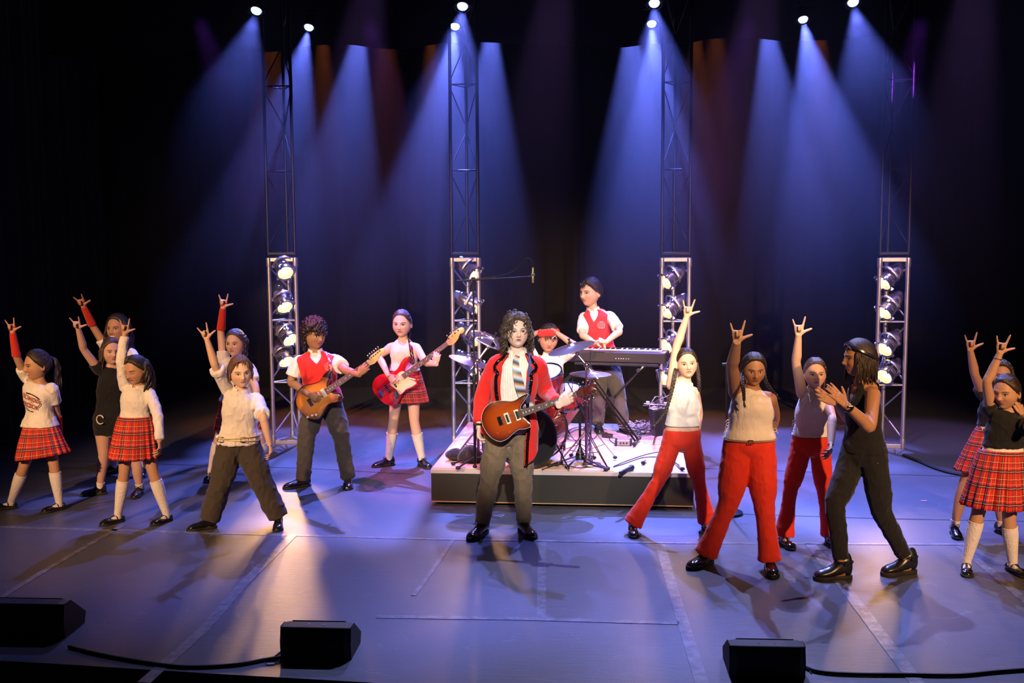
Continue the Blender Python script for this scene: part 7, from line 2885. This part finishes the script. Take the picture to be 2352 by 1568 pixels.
rs = np.random.RandomState(5)
for nm, c, n_, sp_, lab in (('cable_bundle', bx + V(.02, 0, .17), 16, (.09, .06, .05), 'tangle of thin cables plugged into the top of the connector box'),
                            ('cable_heap', np.array(G(1480, 985, RZ + .05)), 26, (.13, .10, .06), 'heap of tangled cables and plugs beside the keyboard stand')):
    mb = MB()
    for q in range(n_):
        P_ = [c + rs.normal(0, 1, 3) * V(*sp_) * .8 for _ in range(5)]
        for p_ in P_: p_[2] = max(p_[2], RZ + .008) if nm == 'cable_heap' else max(p_[2], c[2] - .02)
        mb.tube(P_, .0035, 6, mat=q % 3, smooth=6)
        if q % 3 == 0: mb.box(P_[-1], (.035, .018, .018), Matrix.Rotation(q, 3, 'Z'), mat=1, bev=.003)
    tag(mb.build(nm, [RUBBER, M_plain('lilac_plug', (.5, .42, .6), .5), M_plain('grey_cable', (.18, .16, .22), .5)]), lab, 'cable', kind='stuff')
# foot pedal box
c = np.array(G(1432, 1015, RZ + .03))
th = thing('pedal_box', 'small silver-fronted box with black ends on the riser beside the X stand', 'equipment box', tuple(c))
R_ = np.array(Matrix.Rotation(-.08, 3, 'Z'))
mb = MB(); mb.box(c, (.13, .10, .055), R_, bev=.006); mb.build('case', M_plain('grey_case', (.35, .28, .27), .4, .4), th)
for sg in (-1, 1):
    mb = MB(); mb.box(c + V(sg * .072, 0, .0), (.022, .11, .064), R_, bev=.008); mb.build('end_guard', BLACK, th)
mb = MB()
for q in (-.03, .0, .03): mb.lathe([(.010, 0), (.009, .012)], 12, frame_z(c + V(q, -.050, .0), (0, -1, 0)))
mb.build('knobs', BLACK, th)
c = np.array(G(1395, 1000, RZ + .02))
mb = MB(); mb.box(c, (.10, .07, .035), Matrix.Rotation(-.5, 3, 'Z'), bev=.006); mb.box(c + V(-.03, .01, .022), (.04, .06, .012), Matrix.Rotation(-.5, 3, 'Z'), bev=.003)
tag(mb.build('sustain_pedal', M_plain('pedal_black', (.03, .022, .02), .35)), 'small black sustain pedal at the keyboard player feet', 'pedal')


def cable(label, pix, z, r=.005, name='cable'):
    P_ = [np.array(G(a, b, z + r)) for a, b in pix]
    mb = MB(); mb.tube(P_, r, 6, smooth=6)
    return tag(mb.build(name, RUBBER), label, 'cable')


cable('thin cable trailing from the mic stand towards the right of the riser', [(1400, 1075), (1440, 1058), (1490, 1042), (1540, 1035), (1575, 1040)], RZ, .004)
cable('thin cable curving behind the lying microphone', [(1385, 1079), (1430, 1066), (1480, 1050), (1530, 1052), (1560, 1068)], RZ, .004)
cable('cable looped along the front of the drum rug', [(1245, 1078), (1290, 1066), (1330, 1074), (1380, 1066), (1350, 1058), (1390, 1072), (1340, 1064), (1400, 1078)], RZ + .012, .004)
cable('coiled cable lying on the rug under the hi-hat', [(1300, 1000), (1330, 985), (1370, 990), (1360, 1008), (1310, 1010), (1290, 998), (1330, 980), (1380, 984)], RZ + .012, .004)
cable('cable running from the keyboard down to the pedal box', [(1399, 1000), (1402, 1012), (1418, 1020), (1440, 1022)], RZ, .004)
cable('black cable on the floor between the two left floor monitors', [(158, 1484), (230, 1502), (330, 1520), (430, 1531), (540, 1526), (610, 1514), (660, 1508)], 0, .011)
cable('thinner black cable looping beside the middle floor monitor', [(655, 1486), (640, 1500), (622, 1512), (600, 1518), (560, 1520)], 0, .004)
cable('black cable running off to the right from the right floor monitor', [(1838, 1526), (1880, 1542), (1960, 1548), (2080, 1549), (2200, 1550), (2290, 1542), (2420, 1532)], 0, .011)
cable('thin lead beside the right floor monitor', [(1838, 1512), (1852, 1532), (1864, 1546)], 0, .004)
cable('black cable on the dark floor right of the right tower', [(2075, 1044), (2110, 1058), (2150, 1075), (2200, 1088), (2290, 1100)], 0, .016)

# bits of pink confetti tape
PINKT = M_plain('pink_tape', (.75, .28, .32), .6)
for (px, py, w_, a, lab) in ((2122, 1150, .055, .1, 'scrap of pink tape on the floor left of the far right girls'), (2113, 1059, .050, .2, 'thin pink scrap on the floor beside the right tower cable'),
                             (622, 1524, .045, .1, 'pale scrap of tape on the floor left of the middle monitor')):
    c = np.array(G(px, py, 0.003))
    mb = MB(); mb.box(c, (w_, .022, .004), Matrix.Rotation(a, 3, 'Z'))
    tag(mb.build('tape_scrap', PINKT if px > 1000 else M_plain('pale_tape', (.6, .7, .66), .6), smooth=False), lab, 'tape')

# ================================================================ floor monitors
def monitor(label, pl, pr, Y, h, yaw=0.0, depth=.34):
    a, b_ = np.array(W(pl[0], pl[1], Y)), np.array(W(pr[0], pr[1], Y))
    w = np.linalg.norm((b_ - a)[:2])
    c = V((a[0] + b_[0]) / 2, Y, 0)
    th = thing('floor_monitor', label, 'speaker', tuple(c))
    R_ = np.array(Matrix.Rotation(yaw, 3, 'Z'))
    ins = .045
    prof = [(.0, .0), (-.012, h * .5), (.012, h), (.105, h), (depth, h * .30), (depth - .03, .0)]
    vs = []; fs = []
    for x, k in ((-w / 2 - .035, 0), (-w / 2, 1), (w / 2, 1), (w / 2 + .035, 0)):
        for (y, z) in prof:
            if k == 0:
                y = lerp(y, depth * .45, .22); z = lerp(z, h * .4, .10) if z > 0 else z
            vs.append(c + R_ @ V(x, y, z))
    n = len(prof)
    for s_ in range(3):
        for q in range(n):
            fs.append((s_ * n + q, s_ * n + (q + 1) % n, (s_ + 1) * n + (q + 1) % n, (s_ + 1) * n + q))
    fs += [tuple(range(n)), tuple(range(3 * n, 4 * n))[::-1]]
    mb = MB(); mb.add(vs, fs); o = mb.build('cabinet', M_plain('textured_cabinet', (.022, .021, .022), .7, 0, .1), th, True, None, None, 20)
    md = o.modifiers.new('b', 'BEVEL'); md.width = .006; md.segments = 2
    mb = MB()
    nrm = unit(V(0, h * .7, depth - .105)); mid_ = c + R_ @ V(0, (.105 + depth) / 2 + .004, h * .65 + .004)
    sl = unit(V(0, depth - .105, -h * .7))
    mb.box(mid_, (w * .92, .26, .006), R_ @ np.column_stack([V(1, 0, 0), sl, np.cross(V(1, 0, 0), sl)]), bev=.002)
    mb.build('grille', M_plain('speaker_grille', (.01, .01, .01), .5, .4), th)
    for sg in (-1, 1):
        mb = MB(); mb.lathe([(.008, 0), (.008, .002)], 12, frame_z(c + R_ @ V(sg * w * .13, .06, h - .0005), (0, 0, 1))); mb.build('socket', BLACK, th)
    return th


monitor('black wedge monitor at the left end of the stage edge', (-40, 1440), (130, 1440), 5.98, .215)
monitor('black wedge monitor at the stage edge left of centre with pale-lit top', (655, 1489), (790, 1489), 5.74, .192)
monitor('black wedge monitor at the stage edge on the right with grey top', (1692, 1506), (1838, 1506), 5.62, .180)
